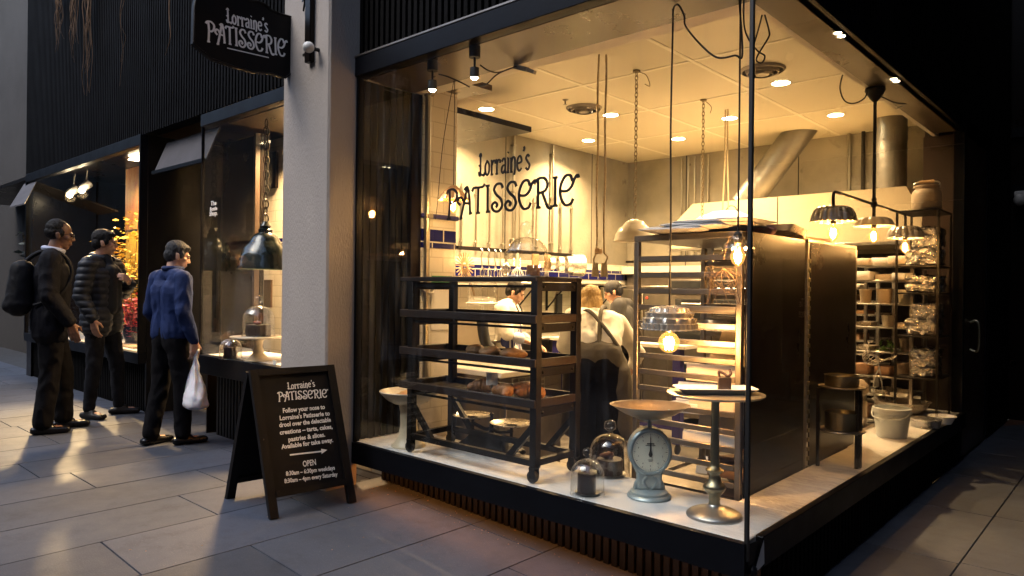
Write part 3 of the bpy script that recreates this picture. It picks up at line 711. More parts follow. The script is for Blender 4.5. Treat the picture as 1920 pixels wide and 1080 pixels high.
mb = MB(); mb.add(cv+[c-Vector((0, 0, .015)) for c in cv], [(0,1,2,3),(7,6,5,4),(0,4,5,1),(1,5,6,2),(2,6,7,3),(3,7,4,0)]); obj('fabric', mb, 'awning', can2, None)
tag(can2, 'small dark canopy at far left beyond the flower window', 'awning')

# ---------------------------------------------------------------- far side of the lane (seen only in reflections, and shading the lane)
mb = MB(); mb.box(-2, 12, -.3, .3, 0, 8); mb.box(-40, -2.001, -.3, .3, 0, 7)
O = thing('opposite_building', 'dark stone building across the lane', 'building', (0, -7.6, 0))
obj('wall', mb, 'stone_dark', O, None)
for x in range(-22, 10, 4):
    for z in (1,) if x < -2 else (1, 5, 9): mb = MB(); mb.box(x, x+2.2, .301, .32, z, z+2.6); obj('window', mb, 'window_dark', O, None)
O2 = thing('side_building', 'dark building on the right of the lane', 'building', (6.2, 0, 0))
mb = MB(); mb.box(0, .6, -7.2, 6.3, 0, 14); obj('wall', mb, 'stone_dark', O2, None)
mb = MB(); mb.box(-5.9, -.01, -.6, 6.3, 4.6, 5.0); obj('sky_blocker', mb, 'stone_dark', O2, None)  # added slab overhead, keeps sky light off the right-hand paving
O4 = thing('reflection_blocker', 'added dark block closing the lane end to darken glass reflections', 'building', (-30, 0, 0))  # unseen block added so the window panes reflect darkness at grazing angles
mb = MB(); mb.box(-1, 0, -7.2, 8, 0, 12); obj('wall', mb, 'stone_dark', O4, None)
O3 = thing('end_building', 'dark panelled wall closing the lane at right', 'building', (0, 6.35, 0))
mb = MB(); mb.box(-.1, 6.9, 0, .4, 0, 14); obj('wall', mb, 'panel', O3, None)
mb = MB()
for x in (.35, 1.1): mb.box(x, x+.03, -.03, -.001, 0, 3.2)
mb.box(-.0, 6.2, -.05, -.001, 2.3, 2.42); mb.box(0, 6.2, -.05, -.001, 2.9, 3.0); obj('trim', mb, 'fascia', O3, None)
mb = MB(); v = [at(1881, 799, 'z', .004), at(1990, 790, 'z', .004), at(1990, 740, 'z', .004), at(1912, 760, 'z', .004)]
mb.add(v, [(0, 1, 2, 3)]); struct('timber_floor', mb, 'floor_brown')
# ================================================================ the window display
SZ = .3705                                                    # top of the marble
# ---- dark wooden bakery rack on castors
rk = thing('bakery_rack', 'dark bakery rack on castors with wooden trays of pastries on marble sill', 'rack', (-1.53, .21, SZ))
RX, RY = .455, .155                                           # half spans of the posts
for sx in (-1, 1):
    for sy in (-1, 1):
        mb = MB(); mb.bbox(sx*RX-.02, sx*RX+.02, sy*RY-.02, sy*RY+.02, .075, .985, .002); obj('post', mb, 'black_iron', rk)
        c = MB(); c.lathe([(.001, -.012), (.028, -.012), (.03, -.006), (.03, .006), (.028, .012), (.001, .012)], n=20); c.xf(Matrix.Rotation(PI/2, 4, 'X')); c.xf(Matrix.Translation((sx*RX-.012, sy*RY, .031)))
        co = obj('castor', c, 'rubber', rk)
        f = MB(); f.box(sx*RX-.022, sx*RX+.012, sy*RY-.018, sy*RY-.014, .025, .078); f.box(sx*RX-.022, sx*RX+.012, sy*RY+.014, sy*RY+.018, .025, .078); f.box(sx*RX-.022, sx*RX+.012, sy*RY-.02, sy*RY+.02, .068, .0745); obj('fork', f, 'black_iron', co)
mb = MB()
for sy in (-1, 1):
    mb.beam((-RX-.02, sy*RY, .095), (RX+.02, sy*RY, .095), .026, .03)
    for sx in (-1, 1): mb.beam((sx*RX, sy*RY, .28), (sx*(RX-.17), sy*RY, .10), .022, .03)
for sx in (-1, 1): mb.beam((sx*RX, -RY, .098), (sx*RX, RY, .098), .026, .03)
obj('base_frame', mb, 'black_iron', rk)
for k, z in enumerate((.975, .775, .565, .372)):
    mb = MB(); x0, x1, y0, y1 = -RX-.085, RX+.018, -RY-.028, RY+.028; hh = .028 if k else .018
    if k == 0:
        mb.bbox(x0, x1, y0, y1, z-.012, z+.012, .004)
    else:
        mb.bbox(x0, x1, y0, y0+.022, z-.012, z+hh, .003); mb.bbox(x0, x1, y1-.022, y1, z-.012, z+hh, .003)
        mb.bbox(x0, x0+.022, y0+.023, y1-.023, z-.012, z+hh, .003); mb.bbox(x1-.022, x1, y0+.023, y1-.023, z-.012, z+hh, .003)
        for i in range(9):
            yy = y0+.035+i*(y1-y0-.09)/8; mb.bbox(x0+.023, x1-.023, yy, yy+.022, z-.012, z-.003, .002)
    obj('tray', mb, 'dark_wood' if k == 0 else 'tray_wood', rk)
    mb = MB(); 
    for sx in (-1, 1): mb.bbox(sx*RX-.011, sx*RX+.011, -RY, RY, z-.058, z-.016, .002)
    for sy in (-1, 1): mb.beam((-RX, sy*RY, z-.036), (RX, sy*RY, z-.036), .008, .012)
    for sx in (-1, 1):
        for sy in (-.75, .75): mb.ell((sx*RX+sx*.013, sy*RY, z-.037), (.006, .009, .009), 10, 6)
    obj('bracket', mb, 'black_iron', rk)
# pastries
def croissant(s=1.0):
    mb = MB(); n = 34; L = .16
    pts = []; rs = []
    for i in range(n+1):
        t = i/n*2-1; a = t*1.25
        pts.append((.075*math.sin(a)*s, .075*(math.cos(a)-.6)*s, .028*s*(1-.35*t*t)))
        b = (1-abs(t)**1.8)**.6 if abs(t) < 1 else 0
        seg = abs(math.sin(t*9.5)); rs.append((.006+.030*b*(.86+.16*seg))*s)
    mb.tube(pts, rs, 18); mb.jit(.003, 40); return mb
def trayz(k): return SZ+(.975, .775, .565, .372)[k]-.002
cro = None
spots = [(940, 745, -.2, 'croissant at left end of the lower rack tray, before the price card'), (943, 722, .5, 'croissant behind the others beside the price card'),
         (925, 742, 1.0, 'middle croissant in front of the price card'), (905, 738, 0, 'x')]
cr_pos = [(-1.52, .14, .3, 'golden croissant lying left of the white price card'), (-1.345, .10, -.4, 'golden croissant in front of the little price card stand'),
          (-1.30, .24, .9, 'golden croissant at the back of the pastry group'), (-1.205, .17, .2, 'golden croissant at right end of the lower tray')]
for x, y, a, lab in cr_pos:
    o = obj('croissant', croissant(), 'crust', None, 50, (x, y, trayz(3)+.012), a); tag(o, lab, 'pastry', 'croissants on the lower tray')
wr = thing('cooling_rack', 'wire cooling rack under the croissants', 'rack', (-1.36, .17, trayz(3)))
mb = MB()
for i in range(19): mb.tube([(-.25+i*.028, -.1, .008), (-.25+i*.028, .1, .008)], .0014, 5)
for y in (-.1, .1): mb.tube([(-.25, y, .006), (.255, y, .006)], .002, 6)
obj('wires', mb, 'steel', wr)
pc = thing('price_card', 'small white price card on a clip between croissants', 'sign', (-1.435, .13, trayz(3)+.01))
mb = MB(); mb.box(-.03, .03, -.001, .001, .045, .112); obj('card', mb, 'card', pc, None)
mb = MB()
for i, (a, b) in enumerate(((-.016, .016), (-.012, .012), (-.009, .01))): mb.box(a, b, -.0018, -.0012, .098-i*.011, .101-i*.011)
obj('writing', mb, 'lampgrey', pc, None)
mb = MB(); mb.lathe([(.018, 0), (.018, .006), (.006, .01), (.004, .03), (.008, .036), (.008, .05), (.0, .052)], n=14); obj('clip', mb, 'pewter', pc)
pc.rotation_euler = (0, 0, R(35))
for i, (x, y, l, lab) in enumerate(((-1.63, .2, .11, 'brown bread loaf lying at left of the upper tray'), (-1.49, .17, .10, 'brown bread loaf in middle of the upper tray'), (-1.35, .2, .115, 'brown bread loaf at right end of the upper tray'))):
    mb = MB(); mb.ell((0, 0, .024), (l*.62, .05, .030), 24, 12); mb.jit(.008, 22, i*9)
    o = obj('bread_loaf', mb, 'bread', None, 60, (x, y, trayz(2)+.004), i*.5-.3); tag(o, lab, 'bread', 'bread on the upper tray')

def cloche(name, label, loc, r, h, knob, group=None, ribs=0):
    t = thing(name, label, 'cloche', loc, 0, group)
    prof = [(r*1.03, 0), (r*1.03, .004), (r, .008)]
    hs = h-r*.95
    prof += [(r, hs*.5), (r*.995, hs)]
    for k in range(1, 10):
        a = PI/2*k/10; prof.append((r*math.cos(a)**.85, hs+r*.95*math.sin(a)))
    prof.append((.012, h))
    mb = MB(); mb.shell(prof, n=96 if ribs else 40, t=.0025, flute=(lambda a, i: 1+ribs*math.cos(10*a)) if ribs else None); obj('dome', mb, 'cloche', t, 180)
    mb = MB(); mb.lathe([(.010, h-.002), (.013, h+.006), (.010, h+knob*.2), (knob*.48, h+knob*.45), (knob*.56, h+knob*.75), (knob*.46, h+knob*1.08), (.002, h+knob*1.25)], n=24); obj('knob', mb, 'cloche', t, 180)
    return t
def choc_cake(label, loc, r, h, mat='chocolate', top='leaf'):
    t = thing('chocolate_cake', label, 'cake', loc)
    mb = MB(); mb.lathe([(r*.98, 0), (r, .004), (r, h-.006), (r*.97, h), (r*.9, h+.001), (.001, h-.002)], n=32); mb.jit(.0012, 90); obj('body', mb, mat, t, 50)
    mb = MB()
    for i in range(3):
        a = i*1.1+.4; mb.add([(-.012+i*.01, -.012, h+.001), (.012+i*.008, -.008, h+.002), (.022-i*.012, .006, h+.03), (-.004-i*.008, .004, h+.036)], [(0, 1, 2, 3)])
    obj('garnish', mb, 'chocolate_light', t, None)
    mb = MB(); mb.prism([(-.014, 0), (.012, .0), (.016, .016), (-.01, .016)], (-.012, -.012, h+.008), (.8, .2, .3), (-.2, .1, .95), (0, .003, 0)); obj('label', mb, 'card', t, None)
    return t
def plate(name, label, loc, r, h=.008, mat='pewter', cat='plate'):
    mb = MB(); mb.lathe([(r*.7, 0), (r*.75, .002), (r, h), (r*.99, h+.002), (r*.72, .005), (.001, .005)], n=36); o = obj(name, mb, mat, None, 60, loc); return tag(o, label, cat)
m0 = at(1090, 930, 'z', SZ)
plate('plate', 'small metal plate inside the front mini cloche', (m0.x, m0.y+.045, SZ), .058)
choc_cake('small round dark chocolate cake in the front mini cloche', (m0.x-.004, m0.y+.045, SZ+.006), .042, .088)
cloche('glass_cloche', 'smallest glass cloche, at the front beside the rack castor', (m0.x, m0.y+.045, SZ), .077, .158, .042)
m1 = at(1143, 890, 'z', SZ)
plate('plate', 'metal plate inside the taller cloche beside the kitchen scale', (m1.x, m1.y, SZ), .082)
choc_cake('broad chocolate cake with curls in cloche beside the scale', (m1.x, m1.y, SZ+.006), .065, .075, 'chocolate', 'x')
mb = MB(); mb.ell((0, 0, .015), (.04, .016, .014), 14, 8); mb.jit(.006, 40)
tag(obj('chocolate_curl', mb, 'chocolate_light', None, 60, (m1.x-.012, m1.y-.01, SZ+.082), .9), 'pale chocolate curl on the cake beside the scale', 'chocolate')
cloche('glass_cloche', 'taller glass cloche standing between rack and kitchen scale', (m1.x, m1.y, SZ), .100, .205, .056)

# ---- dial kitchen scale with a copper coloured pan
s0 = at(1210, 934, 'z', SZ)
ks = thing('kitchen_scale', 'pale blue-grey dial kitchen scale with tarnished wide pan', 'scale', (s0.x, s0.y+.03, SZ), R(40))
mb = MB(); mb.lathe([(.095, 0), (.098, .006), (.094, .014), (.085, .018), (.083, .028), (.07, .034), (.03, .04), (.001, .04)], n=40)
obj('base', mb, 'scale_paint', ks)
mb = MB()
for s in (-1, 1):
    mb.tube(crom([(s*.062, 0, .035), (s*.055, 0, .06), (s*.042, 0, .085), (s*.05, 0, .115), (s*.062, 0, .14)], 5), [.012]*21, 10)
    mb.tube(crom([(s*.008, -.028, .04), (s*.03, -.028, .075), (s*.012, -.028, .10)], 5), .006, 8)
mb.bbox(-.055, .055, -.026, .026, .036, .135, .008)
obj('stand', mb, 'scale_paint', ks)
mb = MB(); mb.lathe([(.001, -.035), (.09, -.035), (.097, -.03), (.097, .028), (.09, .036), (.083, .036), (.080, .030), (.001, .030)], n=44)
mb.xf(Matrix.Translation((0, 0, .208)) @ Matrix.Scale(1.1, 4, (0, 0, 1)) @ Matrix.Rotation(PI/2, 4, 'X')); obj('housing', mb, 'scale_paint', ks)
dz = .208*1.0
mb = MB(); mb.lathe([(.079, 0), (.001, .0005)], n=40); mb.xf(Matrix.Translation((0, -.0315, .208)) @ Matrix.Scale(1.1, 4, (0, 0, 1)) @ Matrix.Rotation(PI/2, 4, 'X')); dl = obj('dial', mb, 'dial', ks)
mb = MB()
for k in range(60):
    a = 2*PI*k/60; r0 = .066 if k % 5 == 0 else .071; ca, sa = math.sin(a), math.cos(a)
    w_ = .0009 if k % 5 == 0 else .0004
    p0, p1 = Vector((ca*r0, -.0335, .208+1.1*sa*r0)), Vector((ca*.075, -.0335, .208+1.1*sa*.075)); q = Vector((sa, 0, -ca*1.1))*w_
    mb.add([p0-q, p0+q, p1+q, p1-q], [(0, 1, 2, 3)])
for k in range(10):
    a = 2*PI*k/10; textmesh(mb, str(k if k else 0), (math.sin(a)*.056, -.0335, .208+1.1*math.cos(a)*.056-.004), (1, 0, 0), (0, 0, 1), (0, -1, 0), .011)
mb.box(-.022, .022, -.0337, -.0333, .235, .238); mb.box(-.016, .016, -.0337, -.0333, .242, .247)
mb.box(-.012, .012, -.0337, -.0333, .172, .174); mb.box(-.008, .008, -.0337, -.0333, .166, .168)
mb.lathe([(.004, 0), (.001, .0003)], (0, 0, 0), 10)
obj('dial_marking', mb, 'ink', dl, None)
mb = MB(); mb.prism([(-.004, 0), (.004, 0), (.001, .072), (-.001, .072)], (0, -.034, .208), (1, 0, 0), (0, 0, 1), (0, -.001, 0)); mb.prism([(-.004, -.022), (.004, -.022), (.009, -.012), (.004, .006), (-.004, .006), (-.009, -.012)], (0, -.0345, .208), (1, 0, 0), (0, 0, 1), (0, -.001, 0)); obj('pointer', mb, 'ink', ks, None)
mb = MB(); mb.lathe([(.010, .30), (.009, .345), (.02, .352), (.001, .356)], n=16)
for s in (-1, 1): mb.tube(crom([(0, 0, .345), (s*.04, 0, .352), (s*.075, 0, .372), (s*.09, 0, .392)], 5), .007, 8)
obj('yoke', mb, 'scale_paint', ks)
prof = [(.02, .352), (.07, .357), (.11, .372), (.145, .392), (.172, .41), (.180, .413)]
mb = MB(); mb.shell(prof, n=44, t=.0035); mb.lathe([(.021, .353), (.001, .353)], n=24); mb.xf(Matrix.Scale(.82, 4, (0, 1, 0))); obj('pan', mb, 'copper_pan', ks, 60)

# ---- tall brass pedestal
b0 = at(1338, 968, 'z', SZ)
bp = thing('pedestal_stand', 'tall turned brass pedestal stand with round pewter top', 'stand', (b0.x, b0.y+.005, SZ))
mb = MB(); mb.lathe([(.112, 0), (.113, .006), (.108, .014), (.085, .026), (.045, .038), (.028, .044), (.024, .05)], n=44); obj('foot', mb, 'pewter', bp, 50)
mb = MB(); mb.lathe([(.024, .045), (.021, .065), (.024, .072), (.022, .078), (.026, .09), (.036, .10), (.044, .112), (.046, .122), (.038, .134), (.028, .142), (.025, .158), (.02, .17), (.024, .178), (.036, .186), (.037, .192), (.026, .2), (.02, .208), (.019, .22), (.0165, .34), (.0165, .475), (.03, .488), (.03, .494), (.001, .495)], n=32); obj('column', mb, 'brass', bp, 50)
mb = MB(); mb.lathe([(.10, .491), (.19, .498), (.197, .503), (.196, .507), (.188, .508), (.001, .507)], n=56); obj('top', mb, 'pewter', bp, 40)
tp = SZ+.508
mb = MB(); vs = []
def rr(x, y, r, n=6):
    o = []
    for cx, cy, a0 in ((x-r, y-r, 0), (-x+r, y-r, 90), (-x+r, -y+r, 180), (x-r, -y+r, 270)):
        o += [(cx+r*math.cos(R(a0+90*k/n)), cy+r*math.sin(R(a0+90*k/n))) for k in range(n+1)]
    return o
def rrloft(mb, levels):
    """levels: (half x, half y, corner r, z)"""
    base = len(mb.v); n = None; vs = []; fs = []
    for x, y, r, z in levels:
        p = rr(x, y, r); n = len(p); vs += [(a, b, z) for a, b in p]
    for i in range(len(levels)-1):
        for k in range(n): fs.append((i*n+k, i*n+(k+1) % n, (i+1)*n+(k+1) % n, (i+1)*n+k))
    fs.append(tuple(range(n-1, -1, -1))); fs.append(tuple(range((len(levels)-1)*n, len(levels)*n)))
    return mb.add(vs, fs)
rrloft(mb, [(.13, .05, .02, 0), (.135, .052, .02, .004), (.165, .072, .03, .022), (.163, .070, .03, .024), (.135, .052, .02, .010), (.125, .045, .02, .009)])
ca = R(42)
tag(obj('serving_tray', mb, 'porcelain', None, 50, (b0.x, b0.y+.0, tp), ca), 'long white porcelain tray lying on the brass pedestal', 'tray')
tc_ = at(1358, 733, 'y', b0.y+.03)
cq = thing('chocolate_cake', 'square chocolate petit four with curl on the white tray', 'cake', (tc_.x+.0, b0.y+.03, tp+.010), R(30))
mb = MB(); mb.bbox(-.026, .026, -.026, .026, 0, .055, .003); obj('body', mb, 'chocolate', cq)
mb = MB(); mb.tube(crom([(-.02, 0, .056), (-.022, .006, .075), (-.004, .0, .07), (.012, -.01, .06), (.024, -.01, .07), (.02, .0, .085)], 5), .006, 8); obj('garnish', mb, 'chocolate_light', cq, 60)

# ---- stoneware cake stand with a tart (left end)
c0 = at(766, 836, 'z', SZ)
cs = thing('cake_stand', 'cream stoneware pedestal bowl at left end of marble sill', 'cake stand', (c0.x, c0.y, SZ))
mb = MB(); mb.lathe([(.10, 0), (.10, .008), (.085, .02), (.06, .06), (.05, .12), (.05, .2), (.06, .25), (.001, .252)], n=36); obj('pedestal', mb, 'stoneware', cs, 60)
mb = MB(); mb.lathe([(.001, .25), (.09, .252), (.13, .275), (.165, .31), (.172, .322), (.168, .325), (.125, .288), (.08, .268), (.001, .266)], n=44); obj('bowl', mb, 'stoneware', cs, 60)
tq = thing('fruit_tart', 'orange topped tart in the stoneware pedestal bowl', 'tart', (c0.x, c0.y, SZ+.268))
mb = MB(); mb.lathe([(.062, 0), (.075, .03), (.078, .034), (.07, .032), (.001, .03)], n=40, flute=lambda a, i: 1+.03*math.sin(24*a)); obj('crust', mb, 'crust', tq, 50)
mb = MB(); mb.lathe([(.068, .032), (.05, .05), (.02, .058), (.001, .058)], n=28); mb.jit(.005, 50); obj('topping', mb, 'tart', tq, 60)

# ---- black balance scale with two pans
q0 = at(905, 846, 'z', SZ)
bs = thing('balance_scale', 'black cast iron balance scale with two shallow pans behind the rack', 'scale', (q0.x+.02, q0.y+.05, SZ), R(-4))
mb = MB(); rrloft(mb, [(.19, .075, .02, .02), (.20, .085, .02, .026), (.17, .07, .02, .05), (.14, .05, .02, .085), (.13, .045, .02, .09)]); obj('base', mb, 'black_iron', bs)
for sx in (-1, 1):
    for sy in (-1, 1): mb = MB(); mb.ell((sx*.185, sy*.07, .014), (.02, .018, .015), 12, 8); obj('foot', mb, 'black_iron', bs)
mb = MB(); mb.tube(crom([(-.17, 0, .135), (-.06, 0, .115), (0, 0, .125), (.06, 0, .115), (.17, 0, .135)], 6), .011, 8); mb.tube([(0, 0, .085), (0, 0, .20)], [.016, .008], 10); mb.ell((0, 0, .205), .012)
for s in (-1, 1): mb.tube([(s*.165, 0, .10), (s*.165, 0, .165)], .009, 8); mb.tube([(s*.165-.06, 0, .165), (s*.165+.06, 0, .165)], .006, 8)
obj('beam', mb, 'black_iron', bs)
for s in (-1, 1):
    mb = MB(); mb.shell([(.03, .168), (.085, .170), (.118, .18), (.122, .184)], (s*.165, 0, 0), 36, .003); mb.lathe([(.031, .169), (.001, .169)], (s*.165, 0, 0), 24); obj('pan', mb, 'tin', bs, 60)

# ---- glass dome on top of the rack
d0 = at(987, 509, 'y', .22)
ZT = SZ+.9875
tag(cloche('glass_dome', 'large ribbed glass dome on top of the dark rack', (d0.x, .22, ZT), .112, .205, .066, None, .022), 'large ribbed glass dome on top of the dark rack', 'cloche')
dm = bpy.data.objects[-1] if False else None
mb = MB(); mb.bbox(-.03, .03, -.02, .02, 0, .055, .004)
tag(obj('sponge_cake', mb, 'crust', None, 40, (d0.x+.03, .24, ZT+.006), .4), 'brown sponge cake block under the rack top dome', 'cake')
plate('plate', 'flat metal plate under the dome on the rack', (d0.x, .22, ZT), .098, .004)

# ---- tray trolley behind the sill
T = thing('tray_trolley', 'tall steel tray trolley with dark side panel, boxes on its runners', 'trolley', (-.54, .53, -.2))
tx0, tx1, ty1, tz = -.30, .27, .74, 1.74
for x in (tx0, tx1-.028):
    for y in (0, ty1-.03):
        mb = MB(); mb.bbox(x, x+.028, y, y+.03, .1, tz, .003); obj('post', mb, 'steel_dull', T)
mb = MB(); mb.bbox(tx0, tx1, 0, ty1, tz+.001, tz+.03, .004); obj('top', mb, 'steel_dull', T)
nr = 19
mb = MB(); mbk = MB()
for i in range(nr):
    z = .2+i*(tz-.3)/(nr-1); mb.bbox(tx0+.029, tx1-.029, .003, .018, z, z+.026, .002); mbk.bbox(tx0+.029, tx1-.029, ty1-.02, ty1-.004, z, z+.024, .002)
obj('front_runner', mb, 'steel_dull', T); obj('back_runner', mbk, 'steel_dull', T)
mb = MB(); mb.box(tx1+.002, tx1+.012, .032, ty1, .1, tz+.03); obj('side_panel', mb, 'panel', T, None)
for x in (tx0+.04, tx1-.04):
    for y in (.05, ty1-.05):
        mb = MB(); mb.lathe([(.001, -.015), (.045, -.015), (.05, -.008), (.05, .008), (.045, .015), (.001, .015)], n=20); mb.xf(Matrix.Rotation(PI/2, 4, 'X')); mb.xf(Matrix.Translation((x, y, .05))); obj('castor', mb, 'rubber', T)
def carton(label, x, y, z, rz, w_, d_, h_, mat, tilt=0, lid=True, group='cartons on the tray trolley'):
    t = thing('cake_box', label, 'box', (x, y, z), rz, group); t.rotation_euler = (tilt, 0, rz)
    mb = MB(); mb.bbox(-w_/2, w_/2, -d_/2, d_/2, 0, h_, .003); obj('body', mb, mat, t)
    if lid:
        mb = MB(); mb.add([(-w_/2, d_/2, h_+.002), (w_/2, d_/2, h_+.002), (w_/2, d_/2+.05, h_+.10), (-w_/2, d_/2+.05, h_+.10)], [(0, 1, 2, 3)]); obj('flap', mb, mat, t, None)
    return t
bxs = [(-.42, .74, 1.02, .12, .26, .3, .085, 'carton', 'white cake box on the trolley beside the jelly mould lamp'), (-.40, .78, .87, -.18, .27, .3, .08, 'carton', 'pale cake box one runner below the mould lamp'),
       (-.44, .72, .70, .22, .26, .28, .075, 'paper', 'white cake box at knee height behind the scale pan'), (-.36, .8, .55, -.1, .2, .24, .09, 'carton_brown', 'brown cardboard box low in the trolley'),
       (-.45, .72, .40, .3, .24, .26, .07, 'paper', 'white cake box behind the brass column'), (-.56, .76, .25, -.2, .3, .3, .08, 'carton', 'open pale box lowest in the trolley'),
       (-.60, .75, .85, .3, .2, .26, .05, 'paper', 'thin white box at left of the trolley'), (-.38, .76, 1.16, .05, .25, .26, .06, 'carton', 'flat pale box near the wire ball')]
for x, y, z, a, w_, d_, h_, m, lab in bxs: carton(lab, x-.07, y+.06, z-.2+.02, a, w_, d_, h_, m, R(-6))
for i, (z, mat) in enumerate(((1.46, 'steel_dull'), (1.36, 'steel_dull'), (1.28, 'tin'), (.5, 'steel_dull'), (.22, 'tin'))):
    mb = MB(); rrloft(mb, [(.24, .32, .02, 0), (.25, .33, .02, .02), (.247, .327, .02, .02), (.238, .318, .02, .004)])
    tag(obj('baking_tray', mb, mat, None, 40, (-.555, .90, z-.2+.03+.0005*i)), ('baking tray highest in the trolley', 'baking tray second from the trolley top', 'shiny baking tray third from the trolley top', 'baking tray low in the trolley', 'shiny baking tray lowest in the trolley')[i], 'tray', 'baking trays in the trolley')
# bags and papers heaped on the trolley
tt = 1.572
for i, (x, y, a, w_, d_, lab) in enumerate(((-.60, .60, .1, .32, .34, 'lowest white paper bag on the trolley top, sticking out left'), (-.56, .66, -.12, .46, .36, 'second white paper bag heaped on the trolley top'), (-.48, .68, .16, .44, .34, 'top white paper bag heaped above the trolley'), (-.42, .66, .02, .40, .3, 'bluish white paper bag at right of the trolley heap'))):
    mb = MB(); n = 14; vs = []; fs = []
    for s in (0, 1):
        for p in range(n+1):
            for q in range(n+1):
                u, v = p/n*2-1, q/n*2-1; h_ = .010*(1-u**12)*(1-v**12)+.004*mnoise.noise(Vector((u*2.2+i*7, v*2.2, s*3)))
                vs.append((u*w_/2, v*d_/2, .014+(h_ if s else -min(h_, .016))))
    M_ = (n+1)**2
    for s in (0, 1):
        for p in range(n):
            for q in range(n): fs.append(tuple(s*M_+k for k in (p*(n+1)+q, (p+1)*(n+1)+q, (p+1)*(n+1)+q+1, p*(n+1)+q+1)))
    mb.add(vs, fs); tag(obj('paper_bag', mb, 'paper', None, 60, (x, y, tt+.0+.013*i), a), lab, 'bag', 'paper bags on the trolley')
T2 = thing('tray_trolley', 'second dark sided tray trolley nearer the door, full height', 'trolley', (-.54, 1.32, -.2))
mb = MB(); mb.box(.272, .282, .035, .80, .1, 1.76); obj('side_panel', mb, 'panel', T2, None)
for y in (0, .805):
    for x in (-.3, .25):
        mb = MB(); mb.bbox(x, x+.03, y, y+.03, .02, 1.76, .003); obj('post', mb, 'steel', T2)
mb = MB(); mb.bbox(-.3, .28, 0, .83, 1.7605, 1.78, .003); obj('top', mb, 'steel_dull', T2)
mb = MB()
for i in range(12): mb.bbox(-.268, .248, .004, .02, .25+i*.12, .275+i*.12, .002)
obj('front_runner', mb, 'steel_dull', T2)
mb = MB()
for i in range(30): mb.bbox(.265, .288, .004, .026, .2+i*.05, .222+i*.05, .002)
obj('latch_strip', mb, 'brass', T2)
pk = at(1450, 432, 'x', -.3)
mb = MB(); mb.ell((0, 0, .03), (.13, .20, .035), 22, 10); mb.jit(.03, 16)
tag(obj('pastry_bag', mb, 'pink_bag', None, 60, (-.42, .93, 1.572), .2), 'pink and white bag lying on the trolley behind the corner joint', 'bag')
mb = MB(); rrloft(mb, [(.16, .24, .02, 0), (.18, .26, .02, .03), (.178, .258, .02, .03), (.158, .238, .02, .004)])
tag(obj('baking_tray', mb, 'tin', None, 40, (-.43, 1.17, 1.60), .2), 'shallow baking tray on trolley top behind the pink bag', 'tray')
mb = MB(); mb.bbox(-.15, .15, -.2, .2, 0, .03, .004)
tag(obj('cardboard_sheet', mb, 'carton_brown', None, 40, (-.5, 1.7, 1.582), -.1), 'flat brown card sheet on the second trolley', 'card')
mb = MB(); mb.bbox(-.08, .08, -.08, .08, 0, .06, .004)
tag(obj('cake_tin', mb, 'copper_pan', None, 40, (-.42, 1.48, 1.582), .3), 'square copper coloured tin on the second trolley', 'tin')
# ================================================================ hanging lamps, cords, chains
def chain(mb, a, b, link=.044, r=.0030, wd=.022):
    a, b = Vector(a), Vector(b); L = (b-a).length; n = max(2, int(L/(link*.74))); d = (b-a)/n
    for i in range(n):
        c = a+d*(i+.5); ax = Vector((1, 0, 0)) if i % 2 else Vector((0, 1, 0)); z = d.normalized(); pts = []
        for k in range(12):
            t = 2*PI*k/12; pts.append(c+ax*math.cos(t)*wd*.55+z*math.sin(t)*link*.5)
        mb.tube(pts, r, 5, closed=True)
    return mb
def bulb(parent, c, r, watt, globe=True, mat='bulb_glass', fil=None):
    c = Vector(c)
    if globe: prof = [(.012, .0), (.014, -.010)]+[(r*math.sin(R(q)), -.008-r+r*math.cos(R(q))) for q in (28, 42, 58, 74, 90, 106, 122, 138, 154, 168)]+[(.001, -.008-2*r)]
    else: prof = [(.012, .0), (.013, -.014), (r, -.014-r*1.1), (r*1.02, -.014-r*1.6), (r*.75, -.014-r*2.3), (r*.25, -.014-r*2.8), (.001, -.014-r*2.85)]
    mb = MB(); mb.lathe(prof, c, 24); g = obj('bulb', mb, mat, parent, 180)
    h = r*(1.2 if globe else 1.5); fw = r*.33; mb = MB()
    mid = c+Vector((0, 0, -.012-r*(1.0 if globe else 1.4)))
    for k in range(6):
        a = 2*PI*k/6; mb.tube([mid+Vector((fw*math.cos(a), fw*math.sin(a), -h/2)), mid+Vector((fw*.8*math.cos(a), fw*.8*math.sin(a), h/2))], .0022 if r < .04 else .003, 5)
    mb.tube([mid+Vector((0, 0, -h*.3)), mid+Vector((0, 0, h*.35))], .004, 6)
    obj('filament', mb, 'bulb_hot', g, 180)
    lamp('bulb_light', 'POINT', mid, watt, WARM2, parent, r*.7)
    return g
# ---- ceiling downlights
for i, (px, py) in enumerate(((912, 204), (1145, 215), (1103, 263), (1272, 260), (1368, 221), (1464, 155), (1567, 215))):
    p = at(px, py, 'z', 2.999)
    lab = ('round ceiling downlight nearest the concrete wall front', 'round ceiling downlight beside the left air vent', 'round ceiling downlight near the concrete wall back end', 'round ceiling downlight farthest back in the kitchen',
           'round ceiling downlight between the rope and hanging cord', 'round ceiling downlight beside the right air vent', 'round ceiling downlight above the steel duct')[i]
    d = thing('ceiling_light', lab, 'downlight', (p.x, p.y, 2.999), 0, 'kitchen ceiling downlights')
    mb = MB(); mb.lathe([(.072, 0), (.085, -.002), (.088, -.006), (.08, -.009), (.070, -.007), (.068, -.001)], n=32, closed=True); obj('trim_ring', mb, 'white_enamel', d)
    mb = MB(); mb.lathe([(.069, -.004), (.001, -.0045)], n=28); obj('lens', mb, 'downlight_disc', d)
    lamp('downlight', 'AREA', (0, 0, -.012), (52, 33, 48, 18, 23, 32, 16)[i], WARM, d, .12, R(135), (0, 0, 0))
